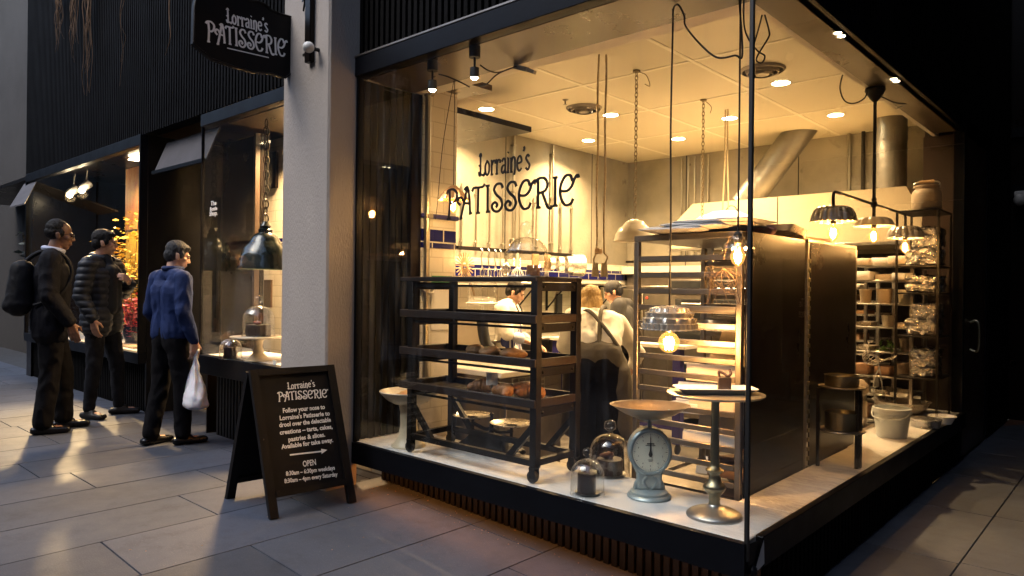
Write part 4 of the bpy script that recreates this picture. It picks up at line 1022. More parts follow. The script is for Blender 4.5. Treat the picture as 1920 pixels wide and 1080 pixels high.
# ---- air vents
for px, py, lab in ((1095, 202, 'round metal ceiling air vent left of the ropes'), (1430, 130, 'round metal ceiling air vent behind the corner joint')):
    p = at(px, py, 'z', 2.998); v = thing('air_vent', lab, 'vent', (p.x, p.y, 2.998))
    mb = MB()
    for r in (.17, .13, .09): mb.lathe([(r, 0), (r-.012, -.02-(.17-r)*.35), (r-.018, -.02-(.17-r)*.35), (r-.008, 0)], n=32, closed=True)
    obj('ring', mb, 'steel_dull', v); mb = MB(); mb.lathe([(.155, -.002), (.001, -.004)], n=28); obj('throat', mb, 'slot', v)
    mb = MB(); mb.lathe([(.001, -.05), (.05, -.045), (.045, -.04), (.001, -.038)], n=20); mb.tube([(0, 0, -.04), (0, 0, -.002)], .008, 6); obj('cone', mb, 'steel_dull', v)
p = at(1060, 187, 'z', 2.998); sp = thing('sprinkler', 'tiny fire sprinkler head on the ceiling by the vent', 'sprinkler', (p.x, p.y, 2.998))
mb = MB(); mb.lathe([(.03, 0), (.02, -.008), (.008, -.012), (.008, -.04), (.02, -.044), (.001, -.046)], n=14); obj('head', mb, 'steel_dull', sp)
# ---- enamel pendant on chain
def dome_shade(r, h, mat, parent, z=0, rim=.004, neck=.03):
    prof = [(neck*.8, z+h*1.0), (neck, z+h*.96), (r*.42, z+h*.90), (r*.50, z+h*.80), (r*.55, z+h*.74), (r*.58, z+h*.70), (r*.78, z+h*.56), (r*.92, z+h*.32), (r*.97, z+h*.1), (r*1.03, z+.004), (r*1.03, z)]
    mb = MB(); mb.shell(prof, n=44, t=.004); return obj('shade', mb, mat, parent, 60)
x, y = -1.89, 2.19
pe = thing('pendant_lamp', 'white enamel dome pendant on brass chain behind the trolley', 'lamp', (x, y, 1.675))
dome_shade(.16, .17, 'white_enamel', pe)
mb = MB(); chain(mb, (0, 0, .172), (0, 0, 1.315)); mb.lathe([(.03, 1.323), (.03, 1.312), (.008, 1.305), (.001, 1.305)], n=14); mb.tube(crom([(.02, 0, 1.31), (.07, .03, 1.28), (.09, .05, 1.20), (.05, .04, 1.22)], 5), .003, 5); obj('chain', mb, 'chain_warm', pe)
y = 3.75
pe = thing('pendant_lamp', 'widest white enamel pendant hung low above the paper bags', 'lamp', (x, y, 1.93))
dome_shade(.30, .12, 'white_enamel', pe, 0, .004, .05)
mb = MB()
for s in (-1, 1): mb.tube([(s*.03, 0, .12), (s*.012, 0, .6), (s*.012, .0, 1.069)], .007, 6)
obj('rope', mb, 'rope', pe)
mb = MB(); mb.tube(crom([(0, 0, .12), (.04, 0, .16), (.09, .0, .15), (.12, 0, .10)], 5), .005, 6); obj('handle', mb, 'cord', pe)
ch = thing('hanging_chain', 'long brass chain hanging free from the ceiling', 'chain', (x, 3.29, 1.95))
mb = MB(); chain(mb, (0, 0, .0), (0, 0, 1.04)); mb.lathe([(.03, 1.048), (.03, 1.04), (.008, 1.03), (.001, 1.03)], n=14); mb.tube(crom([(.02, 0, 1.03), (.06, .03, .98), (.04, .05, .93)], 5), .003, 5); obj('links', mb, 'chain_warm', ch)
# ---- rope with wooden plug blocks
rp = thing('rope_pair', 'twin pale rope hoist with two wooden end blocks', 'rope', (-1.88, 1.715, 1.39))
mb = MB()
for s in (-1, 1):
    pts = [Vector((s*.028*.7+.004*math.sin(z*9+s), s*.028*.7, z)) for z in [.17+i*.04 for i in range(37)]]; mb.tube(pts, [.0075+.0012*math.sin(i*2.2) for i in range(37)], 7)
mb.tube(crom([(-.02, -.02, .17), (-.035, -.03, .12), (-.02, -.02, .08)], 4), .007, 6); mb.tube(crom([(.02, .02, .17), (.045, .03, .14), (.02, .02, .08)], 4), .007, 6)
obj('rope', mb, 'rope', rp)
mb = MB(); mb.bbox(-.03, .0, -.03, .03, .165, .205, .004); obj('toggle', mb, 'wood_pale', rp)
for s in (-1, 1):
    mb = MB(); mb.prism([(-.024, 0), (.024, 0), (.028, -.01), (.017, .10), (-.017, .10)], (s*.023-.0, s*.023, 0), (.72, .69, 0), (0, 0, 1), (-.02, .02, 0)); obj('block', mb, 'rope', rp)
# ---- jelly mould pendant by the glass
mp = thing('pendant_lamp', 'upturned jelly mould lamp with glowing globe bulb on black cord', 'lamp', (-.475, .25, 1.125))
prof = [(.130, 0), (.128, .004), (.118, .006), (.117, .028), (.112, .030), (.108, .05), (.10, .056), (.098, .074), (.088, .080), (.078, .094), (.06, .101), (.02, .104)]
def fl(a, i): return 1+(.05*abs(math.sin(16*a)) if 1 <= i <= 3 else .10*abs(math.sin(6*a+.6*(i//2))) if i in (5, 7, 9) else .03*abs(math.sin(6*a)) if i > 3 else 0)
mb = MB(); mb.shell(prof, n=132, t=.003, flute=fl); obj('shade', mb, 'tin', mp, 40)
mb = MB(); mb.lathe([(.018, .0), (.018, .06), (.008, .10), (.001, .11)], n=16); obj('lamp_holder', mb, 'copper_pan', mp)
bulb(mp, (0, 0, -.002), .046, 9)
top = 2.556-1.125
mb = MB(); a = [(0, 0, .10), (.002, 0, .5), (-.003, 0, .9), (.002, 0, top-.09), (.0, 0, top-.02)]
a = crom(a, 6); mb.tube(a, .0042, 8)
e = at(1300, 105, 'y', .25)-Vector((-.475, .25, 1.125)); e2 = at(1345, 108, 'y', .25)-Vector((-.475, .25, 1.125)); e3 = at(1392, 100, 'y', .25)-Vector((-.475, .25, 1.125))
mb.tube(crom([(0, 0, top-.05), (.008, 0, top-.012), (.03, 0, top-.012), at(1283, 30, 'y', .25)-Vector((-.475, .25, 1.125)), at(1286, 50, 'y', .25)-Vector((-.475, .25, 1.125)), at(1315, 85, 'y', .25)-Vector((-.475, .25, 1.125)), e2, at(1378, 104, 'y', .25)-Vector((-.475, .25, 1.125)), e3, (.28, .05, top)], 7), .0042, 8)
obj('cord', mb, 'cord', mp)
# ---- glass shade bulb beside the corner joint
gp = thing('pendant_lamp', 'clear glass shade lamp with bright bulb beside the corner joint', 'lamp', (-.19, .31, 1.47))
prof = [(.078, -.022), (.075, -.018), (.062, -.008), (.066, .0), (.056, .022), (.04, .036), (.028, .044), (.026, .06)]
mb = MB(); mb.shell(prof, n=66, t=.002, flute=lambda a, i: 1+.03*math.sin(11*a)); obj('shade', mb, 'cloche', gp, 60)
mb = MB(); mb.lathe([(.016, .03), (.018, .04), (.018, .066), (.01, .075), (.004, .08), (.001, .08)], n=16); obj('lamp_holder', mb, 'rubber', gp)
bulb(gp, (0, 0, .03), .030, 9, False)
O_ = Vector((-.19, .31, 1.47)); T_ = 2.556-1.47
mb = MB(); mb.tube([(0, 0, .075), (.001, 0, .5), (0, 0, T_)], .004, 8)
lp = [at(1395, -6, 'y', .33), at(1395, 45, 'y', .33), at(1403, 72, 'y', .34), at(1420, 95, 'y', .36), at(1434, 105, 'y', .37), at(1428, 118, 'y', .37), at(1418, 112, 'y', .37), at(1426, 95, 'y', .37), at(1441, 70, 'y', .37), at(1442, 58, 'y', .37), at(1434, 28, 'y', .37)]
mb.tube(crom([p-O_ for p in lp], 6), .0035, 6)
mb.tube(crom([at(1429, 28, 'y', .38)-O_, at(1422, 55, 'y', .38)-O_, at(1411, 92, 'y', .38)-O_], 6), .0035, 6)
obj('cord', mb, 'cord', gp)
# ---- wire whisk ball hanging next to it
wb = thing('wire_ball', 'tangled rusty wire whisk ball hanging before the trolley', 'wire ball', (-.262, .33, 1.345))
mb = MB(); rnd = random.Random(5)
for k in range(14):
    a = rnd.uniform(0, PI); t = rnd.uniform(-.6, .6); r = rnd.uniform(.055, .085); u = Vector((math.cos(a), math.sin(a)*.6, t)).normalized(); v = u.cross(Vector((rnd.uniform(-.3, .3), rnd.uniform(-1, 1), .8))).normalized()
    w2 = .012; pts = [u*math.cos(2*PI*i/24)*r+v*math.sin(2*PI*i/24)*r+Vector((0, 0, w2*math.sin(3*2*PI*i/24+k))) for i in range(24)]
    mb.tube(pts, .0006, 4, closed=True)
for k in range(9):
    a = 2*PI*k/9; mb.tube(crom([(0, 0, .05), (.05*math.cos(a), .04*math.sin(a), .0), (.07*math.cos(a+.5), .06*math.sin(a+.5), -.09), (.085*math.cos(a+.7), .07*math.sin(a+.7), -.105)], 5), .0011, 4)
obj('wires', mb, 'twig', wb)
mb = MB(); mb.tube([(0, 0, .09), (.03, -.01, .19)], .001, 4); obj('hook', mb, 'twig', wb)
# ---- chandelier of three baking moulds
cx, cyy = -.18, 2.2
cl = thing('chandelier', 'three arm black iron chandelier with baking mould shades', 'lamp', (cx, cyy, 1.84))
mb = MB(); mb.tube([(0, 0, -.08), (0, 0, .712)], .010, 10); mb.ell((0, 0, .0), (.02, .02, .025)); mb.ell((0, 0, .03), (.016, .016, .014)); mb.lathe([(.055, .716), (.06, .70), (.03, .65), (.012, .63), (.001, .63)], n=18)
for s in (-1, 1): mb.tube(crom([(0, 0, .0), (0, s*.35, .0), (0, s*.64, .0), (0, s*.735, -.01), (0, s*.74, -.08)], 6), .009, 8)
obj('frame', mb, 'black_iron', cl)
mb = MB(); mb.tube(crom([(.03, .0, .66), (.10, .06, .62), (.10, .3, .66), (.0, .5, .69)], 6), .004, 6); lp = [at(1580, 140, 'y', 1.6), at(1575, 165, 'y', 1.6), at(1583, 188, 'y', 1.6), at(1600, 194, 'y', 1.6), at(1620, 185, 'y', 1.6), at(1628, 168, 'y', 1.6)]
mb.tube(crom([p-Vector((cx, cyy, 1.84)) for p in lp], 6), .004, 6); obj('cord', mb, 'cord', cl)
for k, (y, z, mat) in enumerate(((-.74, -.165, 'tin'), (0, -.135, 'tin_white'), (.74, -.165, 'tin'))):
    h = .085 if k != 1 else .055
    prof = [(.118, 0), (.116, .005), (.108, .008), (.10, h*.5), (.088, h*.8), (.07, h*.96), (.02, h)]
    mb = MB(); mb.shell(prof, (0, y, z), 120, .003, (lambda a, i: 1+(.10*abs(math.sin(8*a)) if 2 <= i <= 5 else 0)) if k != 1 else (lambda a, i: 1+(.06*math.sin(12*a) if 2 <= i <= 5 else 0))); s_ = obj('shade', mb, mat, cl, 40)
    mb = MB(); mb.lathe([(.015, -.01), (.015, .04), (.009, h)], (0, y, z), 14); obj('lamp_holder', mb, 'black_iron', cl)
    bulb(cl, (0, y, z-.006), .030, 8, False)
# ---- paper lamp shade at left
pp = thing('pendant_lamp', 'small fluted copper pendant with bulb on thin wire at left', 'lamp', (-2.053, .42, 1.83))
prof = [(.092, 0), (.090, .004), (.055, .055), (.02, .085), (.008, .09)]
mb = MB(); mb.shell(prof, n=80, t=.002, flute=lambda a, i: 1+.05*math.sin(20*a)); obj('shade', mb, 'shade_copper', pp, 40)
bulb(pp, (0, 0, .02), .030, 1.2, False)
mb = MB(); mb.tube([(0, 0, .085), (0, 0, .725)], .0025, 6); mb.tube(crom([(0, 0, .72), (-.012, .0, .712), (-.10, -.0, .35), (-.2, .05, .0), (-.22, .05, -.1)], 6), .0022, 5); obj('wire', mb, 'cord', pp)
# ---- two black spot lamps on the soffit
for i, (px, py, lab) in enumerate(((811, 125, 'left black spot lamp under the window soffit'), (890, 100, 'right black spot lamp under the window soffit'))):
    p = at(px, py+8, 'z', 2.50); s_ = thing('spot_lamp', lab, 'lamp', (p.x, p.y, 2.50), 0, 'soffit spot lamps')
    mb = MB(); mb.lathe([(.03, .056), (.03, .0), (.001, .0)], n=20); obj('base', mb, 'rubber', s_)
    mb = MB(); mb.tube([(0, 0, 0), (0, 0, -.055)], .006, 8); obj('stem', mb, 'black_iron', s_)
    mb = MB(); mb.lathe([(.008, -.05), (.024, -.054), (.025, -.085), (.022, -.105), (.020, -.105), (.018, -.09), (.001, -.088)], n=20); obj('lamp_head', mb, 'rubber', s_)
    mb = MB(); mb.ell((0, 0, -.103), (.019, .019, .013), 16, 8); obj('bulb', mb, 'lamp_left', s_, 180)
    lamp('spot', 'SPOT', (0, 0, -.118), 16, WARM, s_, .015, None, (R(8), 0, 0), R(120), .6)
cb = thing('cable', 'black cable looped between the spot lamps with grey plug', 'cable', (-1.6, .3, 2.5))
q = lambda px, py, y: at(px, py, 'y', y)-Vector((-1.6, .3, 2.5))
mb = MB(); mb.tube(crom([q(822, 139, .16), q(840, 144, .2), q(865, 155, .2), q(880, 163, .18)], 6), .004, 6); mb.tube(crom([q(900, 122, .16), q(915, 132, .2), q(930, 136, .25), q(945, 133, .32), q(968, 124, .42)], 6), .004, 6); mb.tube(crom([q(898, 162, .18), q(912, 158, .2), q(930, 141, .25), q(950, 131, .34), q(968, 125, .42)], 6), .004, 6); obj('cord', mb, 'cord', cb)
mb = MB(); a, b = q(966, 125, .44), q(990, 131, .44); mb.beam(a, b, .03, .026); mb.beam(b, q(1003, 136, .44), .022, .02); obj('plug', mb, 'lampgrey', cb)
# ---- small round lights in the side soffit
for i, (px, py) in enumerate(((1571, 62), (1578, 68), (1676, 148), (1681, 152.5))):
    p = at(px, py, 'z', 2.555)
    d = thing('soffit_light', ('upper twin soffit light nearest the corner joint', 'lower twin soffit light nearest the corner joint', 'upper twin soffit light beside chandelier rose', 'lower twin soffit light beside chandelier rose')[i], 'downlight', (p.x, p.y, 2.555), 0, 'twin soffit lights')
    mb = MB(); mb.lathe([(.018, 0), (.016, -.002), (.001, -.003)], n=20); obj('lens', mb, 'led_small', d)
# ---- pendant, chain, cloches in the second window
a = at(497, 505, 'y', .30)
gp2 = thing('pendant_lamp', 'dark green enamel dome pendant on black chain in narrow window', 'lamp', (a.x, .30, a.z))
dome_shade(.205, .30, 'pendant_green', gp2, 0, .004, .05)
mb = MB(); mb.lathe([(.05, .285), (.055, .31), (.035, .325), (.045, .34), (.03, .36), (.02, .375), (.001, .38)], n=24); mb.tube(crom([(-.05, 0, .31), (-.07, 0, .35), (-.03, 0, .39)], 5), .005, 6); obj('cap', mb, 'pendant_green', gp2)
mb = MB(); chain(mb, (0, 0, .37), (0, 0, 2.6-a.z), .075, .0055, .042); obj('chain', mb, 'chain', gp2)
mb = MB(); mb.tube([(-.015, .01, .37), (-.012, .01, 2.6-a.z)], .003, 5); obj('cord', mb, 'cord', gp2)
lamp('bulb_light', 'POINT', (0, 0, .05), 8, WARM, gp2, .04)
ZB = .7455
a = at(484, 676, 'z', ZB)
cs2 = thing('cake_stand', 'cream cake stand on turned foot in the narrow window', 'cake stand', (a.x, a.y, ZB))
mb = MB(); mb.lathe([(.10, 0), (.10, .006), (.07, .02), (.045, .05), (.038, .06), (.042, .07), (.03, .1), (.035, .145), (.06, .16), (.001, .161)], n=32); obj('foot', mb, 'stoneware', cs2, 60)
mb = MB(); mb.lathe([(.05, .16), (.19, .168), (.20, .175), (.198, .18), (.001, .178)], n=44); obj('top', mb, 'stoneware', cs2, 60)
choc_cake('chocolate cake under the cloche on the cream cake stand', (a.x, a.y, ZB+.1805), .088, .085, 'chocolate', 'x')
mb = MB(); mb.ell((0, 0, .012), (.05, .025, .014), 16, 8); mb.jit(.008, 30); tag(obj('strawberry_topping', mb, 'glaze', None, 60, (a.x-.02, a.y, ZB+.267)), 'red glazed fruit on the cake in the narrow window', 'fruit')
cloche('glass_cloche', 'glass cloche on the cream cake stand in narrow window', (a.x, a.y, ZB+.1805), .115, .225, .06)
b = at(432, 672, 'z', ZB)
choc_cake('small chocolate cake in the low cloche on narrow sill', (b.x, b.y, ZB), .05, .085, 'chocolate', 'x')
cloche('glass_cloche', 'small low glass cloche at left of the cake stand', (b.x, b.y, ZB), .082, .15, .05)
mb = MB(); mb.bbox(-.02, .02, -.002, .002, 0, .03, .001); c = at(515, 684, 'z', ZB); tag(obj('price_tag', mb, 'card', None, 30, (c.x, c.y, ZB)), 'little blank price tag at right end of narrow sill', 'tag')
mb = MB(); c = at(492, 560, 'y', .86); mb.bbox(0, .13, 0, .02, 0, .26, .003); tag(obj('notice_board', mb, 'brown_panel', None, 30, (c.x, .872, c.z-.08)), 'brown notice board on tiled wall above the cake', 'board')
c = at(489, 325, 'y', .8); mb = MB(); mb.bbox(0, .16, 0, .03, -.17, .17, .003); tag(obj('notice_board', mb, 'panel', None, 30, (c.x, .86, c.z+.03)), 'dark framed board on the tiled wall behind the chain', 'board')
# lamps and decoration in the third window
for i, (px, py, e) in enumerate(((155, 352, 330), (132, 361, 230))):
    p = at(px, py, 'y', .32); s_ = thing('spot_lamp', ('larger bright spot lamp in the flower window', 'smaller bright spot lamp in the flower window')[i], 'lamp', p)
    mb = MB(); mb.lathe([(.03, -.05), (.05, .0), (.05, .1), (.001, .11)], n=20); mb.xf((Vector((0, -.75, -.65))).to_track_quat('-Z', 'Y').to_matrix().to_4x4()); obj('lamp_head', mb, 'lampgrey', s_)
    mb = MB(); tgt = Vector((-4.7, -1.3, 0)); dr = (tgt-p).normalized(); mb.ell(dr*.085, .03, 14, 8); obj('bulb', mb, 'lamp_left', s_, 180)
    mb = MB(); mb.tube([(0, .03, .04), (0, .05, 2.67-p.z)], .008, 6); obj('stem', mb, 'lampgrey', s_)
    rot = (-dr).to_track_quat('Z', 'Y').to_euler()
    lamp('spot', 'SPOT', dr*.16, (330, 40)[i], (1, .68, .33), s_, .06, None, rot, R(62), .8)
lb = thing('ceiling_light', 'added fill light above the flowers in the flower window', 'lamp', (-7.0, .42, 2.66))  # fill light added to brighten this window and its flowers
mb = MB(); mb.box(-.16, .16, -.05, .05, -.015, .0); obj('lens', mb, 'led_small', lb, None); lamp('window_lamp', 'AREA', (0, 0, -.05), 48, WARM, lb, .5, R(150), (0, 0, 0))
# ================================================================ kitchen behind the display
KF = -.2
def pipe_run(mb, x, y, z0, z1, r=.016, side=(1, 0)):
    mb.tube([(x, y, z0), (x, y, z1)], r, 10)
    for z in (z0+.1, (z0+z1)/2, z1-.12): mb.bbox(x-.02-side[0]*.02, x+.02, y-.02-abs(side[1])*.01, y+.02, z, z+.02, .002)
pp_ = None
runs = [(-4.125, 3.25, 1.72, 2.98, 'long steel pipe on the concrete wall under the word Lorraine'), (-4.125, 3.93, 1.72, 2.98, 'long steel pipe on the concrete wall right of the lettering')]
for x, y, a, b, lab in runs:
    mb = MB(); pipe_run(mb, 0, 0, 0, b-a); tag(obj('wall_pipe', mb, 'pipe', None, 40, (x, y, a)), lab, 'pipe', 'tall wall pipes')
for i, y in enumerate((2.47, 2.68, 2.88, 3.09, 3.36, 3.65, 4.1, 4.31)):
    mb = MB(); mb.tube([(0, 0, 0), (0, 0, .65)], .011, 8); mb.bbox(-.02, .014, -.016, .016, .05, .07, .002); mb.bbox(-.02, .014, -.016, .016, .55, .57, .002)
    tag(obj('conduit', mb, 'pipe', None, 40, (-4.13, y, 1.71)), 'thin steel conduit, one of the row of short pipes on the concrete wall', 'pipe', 'short conduits on the concrete wall')
for i, x in enumerate((-3.34, -3.25, -3.16, -3.07, -2.98)):
    mb = MB(); mb.tube([(0, 0, 0), (0, 0, 1.25)], .013, 8); tag(obj('conduit', mb, 'pipe', None, 40, (x, 5.54, 1.72)), 'thin conduit in the cluster on the back wall behind the hanging chain', 'pipe', 'conduits on the back wall')
for i, x in enumerate((-1.34, -1.2)):
    mb = MB(); mb.tube([(0, 0, 0), (0, 0, .9)], .02, 8); tag(obj('wall_pipe', mb, 'pipe' if i == 0 else 'slot', None, 40, (x, 5.53, 2.1)), ('pale pipe on the back wall beside the steel duct', 'dark pipe on the back wall beside the steel duct')[i], 'pipe')
mb = MB(); mb.tube([(0, 0, 0), (0, 0, 2.4)], .02, 8)
for z in (.3, 1.2, 2.0): mb.bbox(-.03, .03, -.012, .03, z, z+.03, .003)
a = at(802, 300, 'x', -2.42); tag(obj('wall_pipe', mb, 'pipe', None, 40, (-2.42, a.y, .55)), 'grey conduit pipe up the white tiled pier', 'pipe')
# hood
hd = thing('extractor_hood', 'large cream extractor hood across the back of the kitchen', 'hood', (0, 0, 0))
pts = [(-2.95, 1.76), (-2.92, 2.03), (-2.68, 2.25), (-.57, 2.26), (-.44, 2.02), (-.44, 1.74)]
mb = MB(); mb.prism(pts, (0, 4.6, 0), (1, 0, 0), (0, 0, 1), (0, .9, 0)); obj('canopy', mb, 'hood', hd, None)
mb = MB(); mb.box(-1.74, -1.732, 4.594, 4.5995, 1.76, 2.25); obj('seam', mb, 'slot', hd, None)
mb = MB(); mb.bbox(-2.97, -.42, 4.57, 4.599, 1.735, 1.765, .003); obj('rim', mb, 'steel', hd)
lamp('hood_glow', 'AREA', (-1.75, 4.9, 1.73), 3, WARM, hd, .3, None, (0, 0, 0))
# ducts
dk = thing('steel_duct', 'slanting spiral steel duct rising from the hood to the ceiling', 'duct')
def spiral_tube(mb, a, b, r, pitch=.09):
    a, b = Vector(a), Vector(b); n = int((b-a).length/pitch); pts = []; rs = []
    for i in range(n*4+1):
        t = i/(n*4); pts.append(a.lerp(b, t)); rs.append(r*(1.012 if i % 4 == 0 else 1))
    mb.tube(pts, rs, 28)
p0 = at(1395, 385, 'y', 5.0); p1 = at(1500, 245, 'y', 5.15)
mb = MB(); spiral_tube(mb, p0, p1+(p1-p0)*.1, .15); obj('tube', mb, 'duct', dk, 25)
mb = MB(); mb.lathe([(.15, -.2), (.16, .0), (.17, .05), (.001, .06)], p0-Vector((0, 0, .02)), 28); obj('collar', mb, 'duct', dk)
dk2 = thing('steel_duct', 'upright round steel duct behind the chandelier rod', 'duct')
p0 = at(1668, 345, 'y', 5.1); mb = MB(); spiral_tube(mb, (p0.x, 5.1, 2.2), (p0.x, 5.1, 3.0), .15); obj('tube', mb, 'duct', dk2, 25)
# utensil rail on the left wall
rl = thing('utensil_rail', 'black steel utensil rail along the left wall', 'rail', (-4.02, 2.2, 1.70))
mb = MB(); mb.beam((0, 0, 0), (0, 2.2, 0), .02, .03); mb.beam((.04, 0, -.02), (.04, 2.2, -.02), .012, .012)
for y in (.1, .8, 1.5, 2.1): mb.beam((-.13, y, 0), (.04, y, 0), .02, .02)
obj('bar', mb, 'black_iron', rl)
rl2 = thing('utensil_rail', 'dark steel rail along the back wall behind the rope blocks', 'rail', (-4.1, 5.46, 1.665))
mb = MB(); mb.beam((0, 0, 0), (2.3, 0, 0), .02, .03); obj('bar', mb, 'black_iron', rl2)
mb = MB(); mb.bbox(0, 2.2, 0, .15, 0, .10, .004); tag(obj('wall_shelf', mb, 'cream', None, 30, (-4.14, 5.41, 1.50)), 'pale shelf board along the back wall', 'shelf')
def hang_whisk(y, L, r, mat, lab, z=1.68):
    t = thing('whisk', lab, 'whisk', (-3.975, y, z)); mb = MB()
    for k in range(7):
        a = PI*k/7; pts = [(r*math.cos(a)*math.sin(PI*i/12)*1.0, r*math.sin(a)*math.sin(PI*i/12), -L*.4-L*.6*math.sin(PI*i/24)) for i in range(25)]
        mb.tube([(r*math.cos(a)*math.sin(PI*i/12 if i <= 12 else PI*i/12), r*math.sin(a)*math.sin(PI*i/12), -L*.4-L*.6*(1-abs(i/12-1))) for i in range(25)], .003, 4)
    obj('wires', mb, mat, t); mb = MB(); mb.tube([(0, 0, 0), (0, 0, -L*.42)], .011, 8); obj('handle', mb, mat, t); return t
hang_whisk(2.98, .26, .05, 'steel', 'smaller wire whisk hanging left on the utensil rail')
hang_whisk(3.16, .36, .07, 'white_enamel', 'large pale whisk hanging left of the glass dome')
sp_ = thing('spider_strainer', 'round pale yellow strainer hanging at left end of the rail', 'strainer', (-3.96, 2.36, 1.52))
mb = MB()
for k in range(22):
    a = 2*PI*k/22; mb.beam((0, .03*math.cos(a), .03*math.sin(a)), (0, .13*math.cos(a), .13*math.sin(a)), .008, .012, (1, 0, 0))
mb.lathe([(.035, -.01), (.035, .01), (.001, .01)], n=16); obj('disc', mb, 'wood_pale', sp_)
mb = MB(); mb.tube([(0, .05, -.08), (0, .14, -.3)], .01, 6); obj('handle', mb, 'wood_pale', sp_)
for i, y in enumerate((2.6, 2.7, 2.8, 2.88)):
    mb = MB(); mb.tube(crom([(0, 0, .03), (.02, 0, .0), (.0, .0, -.05), (0, .02, -.16)], 4), .006, 6); mb.tube(crom([(0, .02, -.16), (0, .05, -.22), (0, .02, -.27), (0, -.01, -.22), (0, .02, -.16)], 4), .005, 6)
    tag(obj('ladle', mb, 'steel', None, 60, (-3.97, y, 1.67)), 'steel utensil hanging on the rail left of the whisks', 'utensil', 'utensils on the rail')
for i, (y, r, L) in enumerate(((3.72, .07, .05), (3.88, .085, .06), (4.05, .10, .07), (4.27, .13, .15))):
    mb = MB(); mb.shell([(r, 0), (r*1.02, .01), (r, .02), (r*.98, L), (r*.94, L)], n=32, t=.004); mb.lathe([(r*.94, L-.002), (.001, L-.002)], n=24); mb.xf(Matrix.Rotation(R(-90), 4, 'X') @ Matrix.Rotation(R(20), 4, 'Y')); mb.xf(Matrix.Rotation(R(165), 4, 'Z'))
    tag(obj('cake_ring', mb, 'tin', None, 50, (-3.92, y, 1.58)), ('smallest round cake tin hung on the rail', 'second round cake tin hung on the rail', 'third round cake tin hung on the rail', 'largest drum shaped cake tin hung at the rail end')[i], 'cake tin', 'cake tins on the rail')
for i, y in enumerate((3.45, 3.66)):
    mb = MB(); mb.bbox(-.012, .012, -.05, .05, -.12, .06, .004); tag(obj('chopping_board', mb, 'wood_pale', None, 30, (-3.97, y, 1.62)), ('wooden paddle board behind the dome', 'wooden paddle board right of the dome')[i], 'board')
# wall shelf with folding brackets and things behind chef
ws = thing('wall_shelf', 'steel wall shelf on black folding brackets behind the chefs', 'shelf', (-4.15, 2.3, 1.345))
mb = MB(); mb.bbox(0, .32, 0, 2.7, 0, .02, .003); obj('board', mb, 'steel', ws)
for y in (1.02, 1.55, 2.1, 2.6):
    mb = MB(); mb.beam((.02, y, -.3), (.02, y, 0), .02, .02); mb.beam((.02, y, -.01), (.31, y, -.01), .02, .02); mb.beam((.02, y, -.28), (.29, y, -.02), .014, .014); obj('bracket', mb, 'black_iron', ws)
mb = MB(); mb.bbox(0, .03, 0, .09, -.12, .12, .004); tag(obj('phone', mb, 'rubber', None, 30, (-4.13, 4.02, 1.12)), 'black wall telephone on the tiles between chefs', 'telephone')
mb = MB(); mb.tube([(.012*math.cos(i*.9), i*.012+.012*math.sin(i*.9)*.3, -.01*i+.01*math.sin(i*.9)) for i in range(40)], .004, 5); tag(obj('coiled_cord', mb, 'cord', None, 60, (-4.1, 4.45, 1.22)), 'coiled black telephone cord on the tiled wall', 'cord')
# counters
c1 = thing('counter', 'near kitchen counter with white marble top and grey-brown front', 'counter')
ck_ = at(940, 700, 'z', .75); cx_, cy_ = ck_.x, ck_.y
mb = MB(); mb.bbox(cx_-1.5, cx_, cy_, cy_+.75, .715, .75, .004); obj('top', mb, 'table_white', c1)
mb = MB(); mb.box(cx_-1.46, cx_-.06, cy_+.05, cy_+.7, -.2, .712); obj('body', mb, 'steel_dull', c1, None)
mb = MB(); mb.bbox(cx_-.0595, cx_-.045, cy_+.1, cy_+.66, -.1, .62, .003); obj('door', mb, 'steel_dull', c1)
a = at(873, 705, 'y', 1.3); gr = thing('cooling_tray', 'pale perforated tray leaning under the counter edge', 'tray', (cx_-.03, cy_+.3, .60))
mb = MB()
for i in range(6): mb.bbox(0, .008, -.17+i*.066, -.16+i*.066, 0, .1, .002)
for z in (0, .033, .066, .095): mb.bbox(0, .008, -.17, .17, z, z+.008, .002)
obj('grid', mb, 'pipe', gr)
c2 = thing('work_table', 'blue framed work table with white marble top behind the rack', 'table', (-3.0, 3.55, KF))
mb = MB(); mb.bbox(-.6, 1.0, -.35, .45, .965, 1.0, .004); obj('top', mb, 'table_white', c2)
for x in (-.5, .9):
    for y in (-.28, .38):
        mb = MB(); mb.bbox(x-.04, x+.04, y-.04, y+.04, .1, .96, .004); obj('leg', mb, 'table_blue', c2)
        mb = MB(); mb.ell((x, y, .05), (.02, .05, .05), 14, 8); obj('castor', mb, 'rubber', c2)
mb = MB(); mb.bbox(-.45, .85, -.3, -.27, .22, .28, .003); mb.bbox(-.54, -.46, -.23, .33, .22, .28, .003); obj('rail', mb, 'table_blue', c2)
mb = MB(); mb.bbox(-.44, .1, -.26, .3, .3, .9, .01); obj('drawer_unit', mb, 'cream', c2)
c2b = thing('flour_bin', 'white ingredient bin with open lid under the work table', 'bin', (-3.75, 3.0, KF))
mb = MB(); rrloft(mb, [(.17, .2, .03, .08), (.2, .24, .03, .62), (.2, .24, .03, .66)]); obj('body', mb, 'white_enamel', c2b)
mb = MB(); mb.bbox(-.21, .21, -.25, .25, .665, .69, .006); obj('lid', mb, 'white_enamel', c2b)
c3 = thing('work_table', 'long steel work table along the left wall with green salad', 'table', (-3.85, 4.0, KF))
mb = MB(); mb.bbox(-.3, .3, -1.7, 1.4, .975, 1.0, .004); obj('top', mb, 'steel', c3)
for x in (-.25, .25):
    for y in (-1.6, -.1, 1.3): mb = MB(); mb.bbox(x-.02, x+.02, y-.02, y+.02, 0, .97, .003); obj('leg', mb, 'steel_dull', c3)
